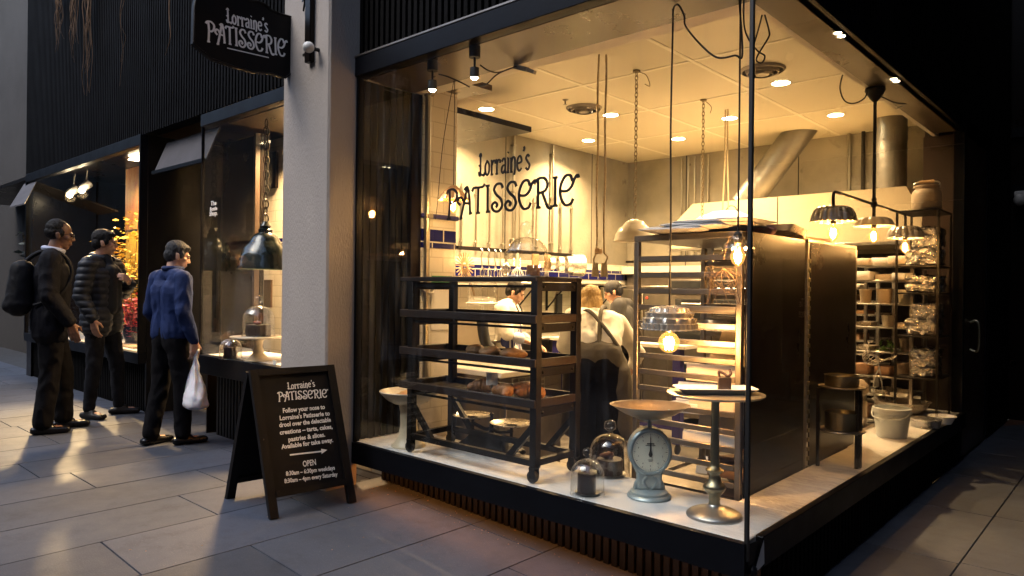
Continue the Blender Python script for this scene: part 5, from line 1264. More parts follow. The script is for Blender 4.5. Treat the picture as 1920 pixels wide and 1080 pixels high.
mb = MB(); mb.bbox(-.28, .28, -1.65, 1.35, .35, .37, .003); obj('shelf', mb, 'steel_dull', c3)
for i in range(5):
    mb = MB(); mb.ell((0, 0, .03), (.09, .12, .03), 14, 8); mb.jit(.05, 22, i)
    tag(obj('salad_heap', mb, 'green', None, None, (-3.72+.03*(i % 2), 3.75+i*.22, .80)), 'small heap of green leaves on the steel work table', 'leaves', 'green heaps on the work table')
for i, (x, y, w_) in enumerate(((-3.62, 2.52, .1), (-3.75, 2.68, .08), (-3.6, 2.8, .09))):
    mb = MB(); mb.lathe([(w_*.5, 0), (w_*.55, .01), (w_*.55, .16), (w_*.25, .22), (w_*.22, .26), (.001, .262)], n=18); t = obj('plastic_bottle', mb, 'cloche', None, 60, (x, y, .80)); tag(t, ('red capped clear bottle left of the chef', 'clear bottle behind the red capped one', 'clear bottle nearest the chef\'s arm')[i], 'bottle', 'bottles left of the chef')
    mb = MB(); mb.lathe([(w_*.28, .25), (w_*.28, .285), (.001, .286)], n=14); obj('cap', mb, 'red_cap' if i == 0 else 'white_enamel', t)
cl_ = at(905, 560, 'y', 2.2)
plate('cake_plate', 'white cake plate under the far glass dome left of chef', (cl_.x, 2.2, 1.14), .16, .02, 'porcelain')
cloche('glass_dome', 'far glass dome on a plate left of the chef', (cl_.x, 2.2, 1.16), .14, .26, .06)
mb = MB(); mb.lathe([(.09, 0), (.02, .02), (.015, .3), (.001, .31)], n=20); tag(obj('pedestal', mb, 'porcelain', None, 60, (cl_.x, 2.2, .83)), 'white pedestal under the far glass dome', 'stand')
a = at(880, 640, 'y', 2.0); ch_ = thing('chair', 'pale chair back with dark edge left of the chef', 'chair', (a.x, 2.0, KF))
mb = MB(); mb.bbox(-.28, .16, 0, .05, .72, 1.22, .03); obj('backrest', mb, 'carton', ch_)
mb = MB(); mb.bbox(-.26, .2, .05, .5, .6, .66, .02); obj('seat', mb, 'tee_black', ch_)
for x in (-.22, .16):
    for y in (.08, .45): mb = MB(); mb.tube([(x, y, 0), (x, y, .6)], .015, 8); obj('leg', mb, 'black_iron', ch_)
mb = MB(); mb.tube(crom([(.16, -.0, 1.2), (.2, .02, 1.0), (.34, .1, .85), (.5, .2, .8)], 5), .05, 8); tag(obj('coat', mb, 'tee_black', None, 60, (a.x, 2.0, KF)), 'dark cloth draped over the pale chair back', 'cloth')
mb = MB(); mb.box(-.002, .002, -.09, .09, 0, .3); a = at(826, 590, 'x', -2.445); tag(obj('notice', mb, 'card', None, None, (-2.446, .685, a.z-.1)), 'paper notice with green heading on the tiled pier', 'notice'); 
n_ = bpy.context.scene.objects[-1] if False else None
mb = MB(); mb.box(-.003, .0005, -.09, .09, 0, .06); tag(obj('notice_heading', mb, 'green_label', None, None, (-2.4405, .685, a.z+.2)), 'green strip heading at the top of the pier notice', 'label')
mb = MB(); mb.tube(crom([(0, -.05, 0), (.03, -.02, -.03), (.03, .02, -.03), (0, .05, 0)], 4), .012, 8); a = at(800, 540, 'x', -2.44); tag(obj('hook', mb, 'steel', None, 60, (-2.44, a.y, a.z)), 'steel towel hook on the white tiled pier', 'hook')
# steel back panels, fridge and monitors behind the trolley
mb = MB(); mb.box(2.42, 3.8, 0, .04, 0, 1.9); tag(obj('dark_backing', mb, 'panel', None, None, (-4.12, 5.50, KF)), 'dark sheet added behind the storage rack', 'panel')  # added dark sheet, darkens the back wall so the shelf goods stand out
mb = MB(); mb.box(0, 2.4, 0, .04, 0, 1.66); tag(obj('splashback', mb, 'steel_dull', None, None, (-4.12, 5.52, KF)), 'brushed steel splashback covering the lower back wall', 'panel')
fr = thing('oven', 'stacked steel oven with dark glass door behind the trolley', 'oven', (-2.35, 4.55, KF))
mb = MB(); mb.bbox(-.6, .75, 0, .75, .1, 1.62, .01); obj('body', mb, 'steel_dull', fr)
for z in (.3, .95): mb = MB(); mb.bbox(-.5, .5, -.02, -.001, z, z+.45, .006); dd = obj('door', mb, 'window_dark', fr); mb = MB(); mb.tube([(-.4, -.05, z+.4), (.4, -.05, z+.4)], .012, 8); obj('handle', mb, 'steel', dd)
mb = MB(); mb.bbox(-.55, .7, -.015, -.001, 1.45, 1.6, .004); obj('control_panel', mb, 'window_dark', fr)
mb = MB()
for i in range(6): mb.box(.0+i*.09, .05+i*.09, -.0175, -.0155, 1.51, 1.525)
obj('display', mb, 'led_small', fr, None)
fr2 = thing('fridge', 'dark steel upright fridge behind the black shirted cook', 'fridge', (-3.55, 4.95, KF))
mb = MB(); mb.bbox(-.35, .45, 0, .5, .05, 1.55, .01); obj('body', mb, 'steel_dull', fr2)
mb = MB(); mb.bbox(-.33, .04, -.02, -.001, .1, 1.5, .004); mb.bbox(.06, .43, -.02, -.001, .1, 1.5, .004); obj('door', mb, 'steel_dull', fr2)
mb = MB()
for x in (-.0, .1): mb.lathe([(.016, 0), (.014, .012), (.001, .014)], (x, 0, 0), 12)
mb.xf(Matrix.Translation((0, -.02, 1.4)) @ Matrix.Rotation(R(90), 4, 'X')); obj('knob', mb, 'red_cap', fr2)
# ---- baker's shelves seen through the side pane
br_ = thing('storage_rack', 'steel shelf rack full of tubs and trays behind the chandelier', 'shelf unit', (-.55, 3.45, KF))
for x in (-.14, .30):
    for y in (0, .42): mb = MB(); mb.bbox(x-.012, x+.012, y-.012, y+.012, 0, 1.78, .002); obj('post', mb, 'steel_dull', br_)
lv = (1.70, 1.58, 1.40, 1.22, 1.03, .84, .70, .5)
for z in lv: mb = MB(); mb.bbox(-.13, .29, -.01, .43, z, z+.012, .002); obj('shelf', mb, 'steel', br_)
rnd = random.Random(3)
k = 0
for li, z in enumerate(lv):
    for x in (-.06, .09, .22):
        kind = rnd.choice(('tub', 'bucket', 'box', 'tray', 'tub')) if li not in (0, 1) else 'sheet'
        if li == 4 and x == .09: kind = 'herb'
        if li == 2 and x > .1: kind = 'bucket'
        loc = (-.55+x, 3.45+rnd.uniform(.08, .2), KF+z+.0125)
        row = ('top', 'second', 'third', 'fourth', 'fifth', 'sixth', 'seventh', 'lowest')[li]; pos = {-.06: 'left', .09: 'middle', .22: 'right'}[x]
        lab = {'tub': 'pale tub', 'box': 'brown carton', 'tray': 'shallow tin tray', 'herb': 'bunch of green herbs', 'sheet': 'stack of white paper sheets', 'bucket': 'white bucket'}[kind]+' on the %s shelf of the storage rack, %s' % (row, pos)
        mb = MB()
        if kind in ('tub', 'bucket'): r = rnd.uniform(.045, .06); h = rnd.uniform(.08, .12); mb.lathe([(r*.85, 0), (r, h*.9), (r*1.06, h*.92), (r*1.06, h), (r*.9, h), (.001, h*.98)], n=22); m_ = 'churn' if kind == 'tub' else 'white_enamel'; c_ = 'tub'
        elif kind == 'box': mb.bbox(-.055, .055, -.08, .08, 0, rnd.uniform(.06, .11), .004); m_ = 'carton_brown'; c_ = 'box'
        elif kind == 'tray': rrloft(mb, [(.06, .12, .01, 0), (.065, .13, .01, .03), (.063, .128, .01, .03), (.058, .118, .01, .004)]); m_ = 'tin'; c_ = 'tray'
        elif kind == 'sheet': mb.bbox(-.07, .07, -.13, .13, 0, rnd.uniform(.03, .07), .006); m_ = ('carton', 'paper')[k % 2]; c_ = 'paper'
        else:
            for q in range(40):
                d = Vector((rnd.gauss(0, .03), rnd.gauss(0, .04), abs(rnd.gauss(.03, .025)))); mb.ell(d, (.012, .008, .006), 6, 4, Matrix.Rotation(rnd.uniform(0, 3), 3, 'X') @ Matrix.Rotation(rnd.uniform(0, 3), 3, 'Z'))
            m_ = 'green'; c_ = 'herbs'
        tag(obj({'tub': 'plastic_tub', 'bucket': 'small_bucket', 'box': 'carton', 'tray': 'tin_tray', 'sheet': 'paper_stack', 'herb': 'herb_bunch'}[kind], mb, m_, None, 50, loc, rnd.uniform(-.2, .2)), lab, c_, 'goods on the storage rack'); k += 1
rk2 = thing('tray_rack', 'deeper steel tray rack full of baking trays beyond the storage rack', 'rack', (-.95, 4.15, KF))
for x in (-.28, .28):
    for y in (0, .5): mb = MB(); mb.bbox(x-.014, x+.014, y-.014, y+.014, 0, 1.66, .002); obj('post', mb, 'steel', rk2)
rr_ = random.Random(8)
for i in range(13):
    z = .14+i*.115; mb = MB(); rrloft(mb, [(.25, .25, .02, 0), (.262, .262, .02, .02), (.26, .26, .02, .02), (.245, .245, .02, .004)]); mb.xf(Matrix.Translation((0, .25, z))); obj('tray', mb, 'tin' if i % 3 else 'steel_dull', rk2)
    mb = MB()
    if rr_.random() < .8:
        mb.bbox(-.22, rr_.uniform(.0, .2), .03, .3, z+.006, z+rr_.uniform(.03, .075), .01); obj('load', mb, rr_.choice(('carton', 'carton_brown', 'cream', 'bread')), rk2)
# ---- narrow shelf with foil parcels and a churn
fs_ = thing('shelf_unit', 'narrow dark shelf unit of foil parcels at right end', 'shelf unit', (-.15, 3.3, SZ))
sx0, sx1 = -.17, .10
for x in (sx0, sx1):
    for y in (0, .42): mb = MB(); mb.bbox(x-.008, x+.008, y-.008, y+.008, 0, 1.53, .001); obj('post', mb, 'black_iron', fs_)
sh = (1.515, 1.115, .74, .55, .22)
zz = [at(1740, py, 'y', 3.45).z for py in (396, 499, 549, 629, 706)]
for z in zz: mb = MB(); mb.bbox(sx0-.006, sx1+.006, -.006, .43, z-SZ-.012, z-SZ, .002); obj('shelf', mb, 'black_iron', fs_)
def foil(x, z, w_, h_, lab, n=1):
    mb = MB()
    N_ = 18
    bm = bmesh.new(); bmesh.ops.create_cube(bm, size=1); bmesh.ops.bevel(bm, geom=list(bm.edges), offset=.08, segments=2, affect='EDGES'); bmesh.ops.subdivide_edges(bm, edges=list(bm.edges), cuts=6, use_grid_fill=True)
    for v in bm.verts: v.co = Vector((v.co.x*w_, v.co.y*.26, (v.co.z+.5)*h_))
    bm.verts.index_update(); mb.add([v.co[:] for v in bm.verts], [[v.index for v in f.verts] for f in bm.faces]); bm.free(); mb.jit(.016, 24, len(lab)); mb.jit(.010, 60, 3); mb.jit(.005, 130, 3)
    tag(obj('foil_parcel', mb, 'foil', None, None, (x, 3.5, z+.005)), lab, 'parcel', 'foil wrapped parcels on the narrow shelf')
fx = -.175
foil(fx, zz[1], .22, .125, 'lower of two crumpled foil parcels below the churn shelf'); foil(fx+.02, zz[1]+.13, .18, .15, 'upper crumpled foil parcel just below the churn shelf')
foil(fx, zz[2], .22, .062, 'lower flat foil parcel on the middle shelf'); foil(fx, zz[2]+.064, .22, .055, 'upper flat foil parcel on the middle shelf')
foil(fx, zz[3], .21, .12, 'wide foil parcel under the paper coloured one'); foil(fx+.02, zz[3]+.122, .17, .11, 'topmost pale foil parcel on the fourth shelf')
for i in range(3): foil(fx+.015, zz[4]+i*.068, .165, .066, ('bottom', 'middle', 'top')[i]+' of the three small foil parcels on the lowest shelf')
ck = thing('milk_churn', 'cream plastic churn with wooden handle on the shelf top', 'churn', (-.17, 3.5, zz[0]+.002))
mb = MB(); mb.lathe([(.095, 0), (.10, .01), (.10, .13), (.09, .155), (.075, .165), (.075, .18), (.082, .182), (.082, .196), (.001, .198)], n=30); obj('body', mb, 'churn', ck, 50)
mb = MB(); mb.tube(crom([(-.085, 0, .175), (-.085, 0, .21), (-.05, 0, .225), (.05, 0, .225), (.085, 0, .21), (.085, 0, .175)], 5), .006, 6); obj('bail', mb, 'steel', ck); mb = MB(); mb.tube([(-.05, 0, .225), (.05, 0, .225)], .012, 10); obj('handle', mb, 'wood_pale', ck)
# ---- things standing on the side sill
b_ = at(1672, 818, 'z', SZ); bk = thing('bucket', 'white plastic bucket with handle on the side sill', 'bucket', (b_.x, b_.y, SZ))
mb = MB(); mb.shell([(.088, 0), (.108, .155), (.114, .157), (.114, .185), (.11, .187)], n=36, t=.004); mb.lathe([(.088, .004), (.001, .004)], n=24); obj('body', mb, 'bucket', bk, 50)
mb = MB(); mb.tube(crom([(-.112, -.02, .17), (-.09, -.085, .13), (.0, -.122, .12), (.09, -.085, .135), (.112, -.02, .17)], 6), .004, 6); obj('handle', mb, 'bucket', bk)
for i, (px, py, r, h, base, lab) in enumerate(((1690, 752, .19, .10, .16, 'wide steel mixing bowl behind the white bucket'), (1738, 745, .15, .085, .16, 'steel mixing bowl at right behind the bucket'))):
    p = at(px, py, 'x', -.30-.02*i); t = thing('mixing_bowl', lab, 'bowl', (p.x, p.y, p.z-.10))
    mb = MB(); mb.shell([(.05, 0), (r*.62, .02), (r*.88, h*.6), (r, h), (r*1.05, h+.004)], n=40, t=.003); mb.lathe([(.052, .001), (.001, .001)], n=20); obj('body', mb, 'tin', t, 60)
    mb = MB(); mb.lathe([(.09, -.2), (.07, -.01), (.05, .0)], n=20); obj('foot', mb, 'steel', t)
p = at(1735, 800, 'z', SZ); fp = thing('foil_pan', 'round foil covered cake pan on the far side sill', 'pan', (p.x, p.y, SZ))
mb = MB(); mb.lathe([(.09, 0), (.098, .05), (.104, .055), (.1, .058), (.001, .05)], n=36, flute=lambda a, i: 1+.015*math.sin(30*a)); mb.jit(.003, 60); obj('body', mb, 'foil', fp, 30)
mb = MB(); mb.shell([(.06, 0), (.085, .05), (.09, .055)], n=24, t=.004); p2 = at(1790, 792, 'z', SZ); tag(obj('small_bowl', mb, 'porcelain', None, 50, (p2.x-.06, p2.y-.1, SZ)), 'small dull bowl at far end of the side sill', 'bowl')
# two tier stand of cake tins
t_ = thing('tin_stand', 'black two tier stand holding cake tins on the side sill', 'stand', (-.13, 1.40, SZ))
hp = [(-.06, .22, 0), (.10, .03, 0), (.10, .13, 0)]
zt1, zt2 = at(1590, 724, 'x', -.13).z-SZ, at(1590, 803, 'x', -.13).z-SZ
for x, y in ((-.09, -.02), (.08, .06), (.085, .10)): mb = MB(); mb.bbox(x-.008, x+.008, y-.01, y+.01, 0, zt1, .001); obj('leg', mb, 'black_iron', t_)
for z in (zt1, zt2): mb = MB(); mb.lathe([(.001, 0), (.115, .002), (.12, .008), (.118, .011), (.001, .010)], (0, .07, z), 36); obj('shelf', mb, 'steel_dull', t_)
for i, (z, r, h) in enumerate(((zt1, .085, .055), (zt2, .082, .09))):
    mb = MB(); mb.shell([(r*.96, 0), (r, .004), (r, h-.005), (r*1.03, h), (r*1.02, h+.003)], n=36, t=.003); mb.lathe([(r*.95, .003), (.001, .003)], n=24)
    o = obj('cake_tin', mb, 'brass', None, 50, (-.13, 1.47, SZ+z+.012)); tag(o, ('shallow round cake tin on upper tier of the black stand', 'deep round cake tin on lower tier of the black stand')[i], 'cake tin')
wb2 = at(1645, 660, 'x', -.30); w_ = thing('wire_basket', 'tilted wire basket on a leg behind the tin stand', 'basket', wb2, 0)
mb = MB()
for i in range(11):
    a = R(195+i*15); mb.tube(crom([(.055*math.cos(a), -.14, .055*math.sin(a)), (.07*math.cos(a), 0, .07*math.sin(a)), (.10*math.cos(a), .15, .10*math.sin(a)+.01)], 5), .0024, 5)
for y, r in ((-.14, .055), (0, .07), (.15, .10)): mb.tube([(r*math.cos(R(195+k*10)), y, r*math.sin(R(195+k*10))+(.01 if y > .1 else 0)) for k in range(16)], .003, 5)
mb.xf(Matrix.Rotation(R(10), 4, 'X') @ Matrix.Rotation(R(25), 4, 'Y')); obj('wires', mb, 'tin', w_)
mb = MB(); mb.tube(crom([(0, -.02, 0), (.02, -.03, -.1), (-.02, .0, -.2), (-.01, .02, -.44)], 5), .005, 6); mb.tube([(.0, .0, -.0), (.02, .08, -.3)], .005, 6); obj('leg', mb, 'steel', w_)
mx = thing('stand_mixer', 'dull steel kitchen mixer behind the tin stand', 'mixer', (-.50, 2.85, .2))
mb = MB(); mb.bbox(-.12, .12, -.16, .16, 0, .06, .02); mb.bbox(-.08, .08, .04, .15, .06, .34, .03); mb.bbox(-.09, .09, -.2, .16, .34, .47, .04); obj('body', mb, 'churn', mx)
mb = MB(); mb.shell([(.06, .065), (.11, .12), (.12, .22)], (0, -.09, 0), 28, .003); obj('bowl', mb, 'tin', mx)
# ================================================================ signs and street things
SX = -2.9
hs = thing('hanging_sign', 'black scalloped hanging sign with white patisserie lettering', 'sign', (0, 0, 0))
def sp2(px, py): q = at(px, py, 'x', SX); return (q.y, q.z)
out = [(362, 15), (361, 60), (360, 82), (368, 90), (395, 112), (440, 128), (475, 137), (505, 139), (532, 147), (548, 135), (553, 120), (556, 70), (556, 46), (546, 34), (522, 27), (505, 20), (495, 10), (480, 4), (462, 2), (455, -8), (440, -22), (415, -30), (385, -28), (366, -12)]
poly = [sp2(*p) for p in out]
mb = MB(); mb.prism(poly, (SX-.02, 0, 0), (0, 1, 0), (0, 0, 1), (.04, 0, 0)); obj('board', mb, 'board_black', hs, 30)
rim = [Vector((SX+.021, a, b)) for a, b in poly]
mb = MB(); mb.tube(rim, .006, 6, closed=True); obj('edge', mb, 'black_iron', hs)
def sign_words(mb, text, pa, pb, h, st):
    a = at(*pa, 'x', SX+.0215); b = at(*pb, 'x', SX+.0215); d = (b-a); L = d.length; u = d.normalized(); v = Vector((1, 0, 0)).cross(u)
    lettering(mb, text, a, u, v, (1, 0, 0), L, h, st)
mb = MB(); sign_words(mb, "Lorraine's", (425, 42), (503, 61), .082, .010); sign_words(mb, "PATISSERIE", (388, 73), (538, 107), .100, .0125)
a, b = at(426, 90, 'x', SX+.0215), at(504, 108, 'x', SX+.0215); mb.beam(a, b, .002, .006); obj('lettering', mb, 'chalk', hs, None)
bx = at(578, 60, 'y', -.225)
mb = MB(); mb.bbox(SX-.02, SX+.3, -.235, -.203, 2.62, 3.4, .004); 
mb = MB(); mb.bbox(-2.665, -2.605, -.235, -.2025, 2.63, 3.5, .004)
mb.beam((-2.635, -.215, 3.05), (SX, -.16, 3.02), .02, .02); mb.beam((-2.635, -.215, 2.70), (SX, -.16, 2.70), .014, .014); mb.tube(crom([(-2.64, -.22, 2.98), (-2.68, -.22, 3.02), (-2.72, -.21, 2.96)], 4), .006, 6)
obj('bracket', mb, 'panel', hs)
gl = at(570, 86, 'y', -.30); gt = thing('globe_lamp', 'small white globe wall lamp beside the hanging sign', 'lamp', (gl.x, -.27, gl.z))
mb = MB(); mb.ell((0, 0, 0), (.034, .034, .032), 22, 14); obj('globe', mb, 'white_globe', gt, 180)
mb = MB(); mb.lathe([(.018, -.03), (.02, -.01), (.02, .0)], n=14); mb.xf(Matrix.Rotation(PI/2, 4, 'X')); mb.tube([(0, .03, 0), (0, .068, 0)], .012, 8); obj('mount', mb, 'rubber', gt)

# ---- A-board
F0, F1 = atg(505, 974), atg(666, 941); B0 = atg(444, 932); print('board', F0, F1, B0)
u = (F1-F0); Wb = u.length; u.normalize(); nrm = Vector((u.y, -u.x, 0))          # outward, towards the camera
GB = (F0.z+F1.z)/2; DX = (F0.x-B0.x)/2; tl = at(484, 693, 'x', F0.x-DX); print('tl', tl, DX)
Hh = tl.z-GB
ab = thing('sandwich_board', 'black wooden sandwich board with white patisserie opening hours', 'sign', (F0.x, F0.y, GB))
inv = Vector((F0.x, F0.y, GB))
def ap(s, t, d=0):
    """point on the front leaf: s along, t up the leaf 0..1, d outward"""
    lean = Vector((-DX*t, 0, Hh*t)); vv = Vector((-DX, 0, Hh)).normalized(); nn = u.cross(vv); nn = nn if nn.x > 0 else -nn
    return u*s+lean+nn*d
vv = Vector((-DX, 0, Hh)).normalized(); nn = u.cross(vv); nn = nn if nn.x > 0 else -nn
def leafbox(mb, s0, s1, t0, t1, d0, d1):
    P_ = [ap(s, t, d) for d in (d0, d1) for t in (t0, t1) for s in (s0, s1)]
    mb.add(P_, [(0, 1, 3, 2), (4, 6, 7, 5), (0, 4, 5, 1), (2, 3, 7, 6), (0, 2, 6, 4), (1, 5, 7, 3)])
    return mb
mb = MB(); fw = .045
leafbox(mb, 0, fw, 0, 1, -.012, .018); leafbox(mb, Wb-fw, Wb, 0, 1, -.012, .018); leafbox(mb, fw+.0005, Wb-fw-.0005, .955, .999, -.012, .0175); leafbox(mb, fw+.0005, Wb-fw-.0005, .13, .17, -.012, .026)
obj('front_frame', mb, 'frame_wood', ab, None)
mb = MB(); leafbox(mb, fw-.003, Wb-fw+.003, .165, .96, -.008, .002); obj('front_panel', mb, 'board_black', ab, None)
mb = MB()
def bp_(s, t, d=0): return Vector((-DX-DX*(1-t)*(.98)-.004, 0, Hh*t))+u*s+Vector((-d, 0, 0))
def backbox(mb, s0, s1, t0, t1, d0, d1):
    P_ = [bp_(s, t, d) for d in (d0, d1) for t in (t0, t1) for s in (s0, s1)]
    mb.add(P_, [(0, 1, 3, 2), (4, 6, 7, 5), (0, 4, 5, 1), (2, 3, 7, 6), (0, 2, 6, 4), (1, 5, 7, 3)])
backbox(mb, 0, fw, 0, .985, .0, .03); backbox(mb, Wb-fw, Wb, 0, .985, .0, .03); backbox(mb, fw+.0005, Wb-fw-.0005, .94, .985, .001, .03); backbox(mb, fw+.0005, Wb-fw-.0005, .13, .17, .001, .03)
obj('back_frame', mb, 'frame_wood', ab, None)
mb = MB(); backbox(mb, fw-.003, Wb-fw+.003, .16, .95, .012, .02); obj('back_panel', mb, 'board_black', ab, None)
mb = MB(); mb.tube([ap(.06, .96, -.02), ap(.06, .96, -.02)+Vector((0, .05, .0))], .008, 8); mb.tube([ap(Wb-.1, .96, -.02), ap(Wb-.05, .96, -.02)], .008, 8); obj('hinge', mb, 'brass', ab)
mb = MB()
def bt(px, py):
    """photo pixel on the leaf -> (s, t)"""
    d = _r2*((px-960)/FPX)-_u2*((py-540)/FPX)+_f; o = inv+nn*.0035
    k = (o-CAM).dot(nn)/d.dot(nn); p = CAM+d*k-inv; t = p.z/Hh; return (p-Vector((-DX*t, 0, 0))).dot(u), t
def words(text, pa, pb, hpx, st, fancy=True, thick=.0):
    s0, t0 = bt(*pa); s1, t1 = bt(*pb); o = ap(s0, t0, .0035); e = ap(s1, t1, .0035); uu = (e-o); L = uu.length; uu.normalize(); v2 = nn.cross(uu); v2 = v2 if v2.z > 0 else -v2
    top = ap(*bt(pa[0]-1, pa[1]-hpx), .0035); h = (top-o).length
    if fancy: lettering(mb, text, o, uu, v2, nn, L, h, st)
    else:
        tmp = MB(); textmesh(tmp, text, (0, 0, 0), (1, 0, 0), (0, 1, 0), (0, 0, 1), 1, 1, 'LEFT', 0); xs_ = [v[0] for v in tmp.v]; w0, w1 = min(xs_), max(xs_)
        sz = h/.72; tmp = MB(); textmesh(tmp, text, (0, 0, 0), (1, 0, 0), (0, 1, 0), (0, 0, 1), sz, 1, 'LEFT', thick)
        k = L/((w1-w0)*sz); mb.add([o+uu*((v[0]-w0*sz)*k)+v2*v[1] for v in tmp.v], tmp.f)
words("Lorraine's", (541, 730), (592, 724), 12.5, .0055); words("PATISSERIE", (523, 751), (616, 744), 15, .0065)
for tx, pa, pb in (("Follow your nose to", (532, 774), (610, 766)), ("Lorraine's Patisserie to", (526, 788), (619, 778)), ("drool over the delectable", (525, 801), (621, 790)), ("creations \u2013 tarts, cakes,", (526, 815), (624, 803)), ("pastries & slices.", (542, 828), (610, 818)), ("Available for take away.", (529, 842), (625, 828))):
    words(tx, pa, pb, 8.5, 0, False, .0011)
words("OPEN", (569, 875), (593, 871), 11, 0, False, .001)
words("8:30am \u2013 6:30pm weekdays", (537, 892), (628, 880), 8, 0, False, .0009); words("8:30am \u2013 4pm every Saturday", (534, 906), (633, 892), 8, 0, False, .0009)
a, b, c = ap(*bt(544, 853), .0035), ap(*bt(603, 846), .0035), ap(*bt(614, 843), .0035); vv2 = nn.cross((b-a).normalized())
mb.add([a-vv2*.004, b-vv2*.004, b+vv2*.004, a+vv2*.004], [(0, 1, 2, 3)]); mb.add([b-vv2*.014, c, b+vv2*.014], [(0, 1, 2)])
obj('lettering', mb, 'ivory', ab, None)
# ---- hanging roots at the top left
rnd = random.Random(21)
for i, (px, py0, py1, n, lab) in enumerate(((108, -30, 95, 12, 'loose hanging roots at far top left of the ribbed wall'), (138, -30, 115, 12, 'thick brown hanging root cluster on the ribbed wall'), (165, -30, 178, 9, 'longest hanging root on the dark ribbed wall'), (318, -20, 100, 4, 'single pale twig hanging left of the hanging sign'), (231, -20, 160, 2, 'thin faint root between cluster and twig'))):
    t0 = at(px, py0, 'y', -.06); t1 = at(px, py1, 'y', -.06); h = t0.z-t1.z; mb = MB()
    for k in range(n):
        x = rnd.gauss(0, .06 if n > 5 else .01); L = h*rnd.uniform(.5, 1) if k else h
        pts = [(x+.03*math.sin(q*1.7+k)*q/6, rnd.uniform(-.02, .02), -L*q/6) for q in range(7)]
        if n == 4 and k == 0: pts = [(0, 0, 0), (0, 0, -.4*h), (.02, 0, -.6*h), (.03, 0, -.75*h), (-.03, 0, -.9*h), (-.08, 0, -h)]
        if n == 4 and k: continue
        mb.tube(crom(pts, 4), [max(.0015, (.007 if n > 2 else .003)*(1-q/26)) for q in range(len(crom(pts, 4)))], 5)
    tag(obj('hanging_root', mb, 'vine', None, 60, (t0.x, -.06, t0.z)), lab, 'root')
# ---- flowers and pictures in the third window
def spray(name, label, px, py, y, hx, hz, n, leafmat, leafsz, seed, pot=True):
    c = at(px, py, 'y', y); t = thing(name, label, 'plant', (c.x, y, .668)); rnd = random.Random(seed); base = Vector((0, 0, .02)); mb = MB(); lf = MB(); H_ = c.z-.668
    for k in range(16):
        e = Vector((rnd.gauss(0, hx*.5), rnd.gauss(0, .10), H_+rnd.uniform(-hz, hz))); mid = base.lerp(e, .5)+Vector((rnd.gauss(0, .04), rnd.gauss(0, .03), 0)); pl = crom([base, mid, e], 6); mb.tube(pl, .004, 5)
        for q in range(n):
            p = pl[int(rnd.uniform(.35, 1)*(len(pl)-1))]+Vector((rnd.gauss(0, hx*.22), rnd.gauss(0, .05), rnd.gauss(0, hz*.22))); rt = Matrix.Rotation(rnd.uniform(0, 6.3), 3, 'Z') @ Matrix.Rotation(rnd.uniform(-1, 1), 3, 'X'); s = leafsz*rnd.uniform(.6, 1.3)
            lf.add([p+rt @ Vector(v)*s for v in ((-.5, 0, 0), (0, -.28, .1), (.6, 0, 0), (0, .28, .1))], [(0, 1, 2), (0, 2, 3)])
    obj('stem', mb, 'twig', t, 60); obj('foliage', lf, leafmat, t, None)
    mb = MB(); mb.lathe([(.06, 0), (.09, .12), (.08, .2), (.075, .2), (.08, .12), (.001, .02)], n=20); obj('vase', mb, 'pendant_green', t, 60)
spray('flower_arrangement', 'tall yellow leafy spray in the wide flower window', 222, 458, .45, .40, .36, 75, 'leaf_yellow', .065, 4)
spray('flower_arrangement', 'low red flower bunch beneath the yellow spray', 248, 560, .30, .22, .20, 26, 'petal_red', .055, 9)
spray('flower_arrangement', 'dark leafy plant at left edge of flower window', 72, 450, .3, .35, .15, 14, 'leaf_dark', .09, 12)
def hang(name, lab, cat, p0, p1, y, mat, fmat='poster_frame', dec=None):
    a, b = at(*p0, 'y', y), at(*p1, 'y', y); x0, x1, z1, z0 = a.x, b.x, a.z, b.z; t = thing(name, lab, cat, (x0, y, z0)); W_, H_ = x1-x0, z1-z0
    mb = MB(); mb.bbox(-.03, W_+.03, .006, .03, -.03, H_+.03, .004); obj('frame', mb, fmat, t); mb = MB(); mb.box(0, W_, 0, .0055, 0, H_); obj('print', mb, mat, t, None); return t, W_, H_
hang('picture', 'dark framed notice hanging behind the spot lamps', 'picture', (128, 345), (190, 388), 1.5, 'print')
hang('poster', 'tall orange patterned poster at right end of flower window', 'poster', (236, 318), (262, 430), .65, 'poster')
hang('picture', 'green and yellow picture low behind the yellow spray', 'picture', (145, 408), (180, 460), .9, 'leaf_yellow')
hang('poster', 'yellow and green poster below the orange patterned one', 'poster', (236, 436), (263, 515), .62, 'leaf_yellow')
hang('poster', 'small bright yellow notice at the far left window edge', 'poster', (58, 432), (70, 466), .25, 'leaf_yellow')
mb = MB(); mb.bbox(-.3, .3, -.1, .1, 0, .02, .004); c = at(238, 650, 'z', .669); tag(obj('display_tray', mb, 'wood_pale', None, 30, (c.x, .22, .669)), 'low pale wooden tray on the flower window sill', 'tray')
# ---- little things on the right
p = at(1913, 375, 'y', 6.2); sc_ = thing('security_camera', 'small white security camera on the dark wall at far right', 'camera', (p.x, 6.2, p.z))
mb = MB(); mb.bbox(-.05, .05, -.03, .10, .03, .09, .01); obj('mount', mb, 'lampgrey', sc_); mb = MB(); mb.ell((0, -.02, 0), (.055, .055, .06), 18, 10); obj('dome', mb, 'lampgrey', sc_, 180)
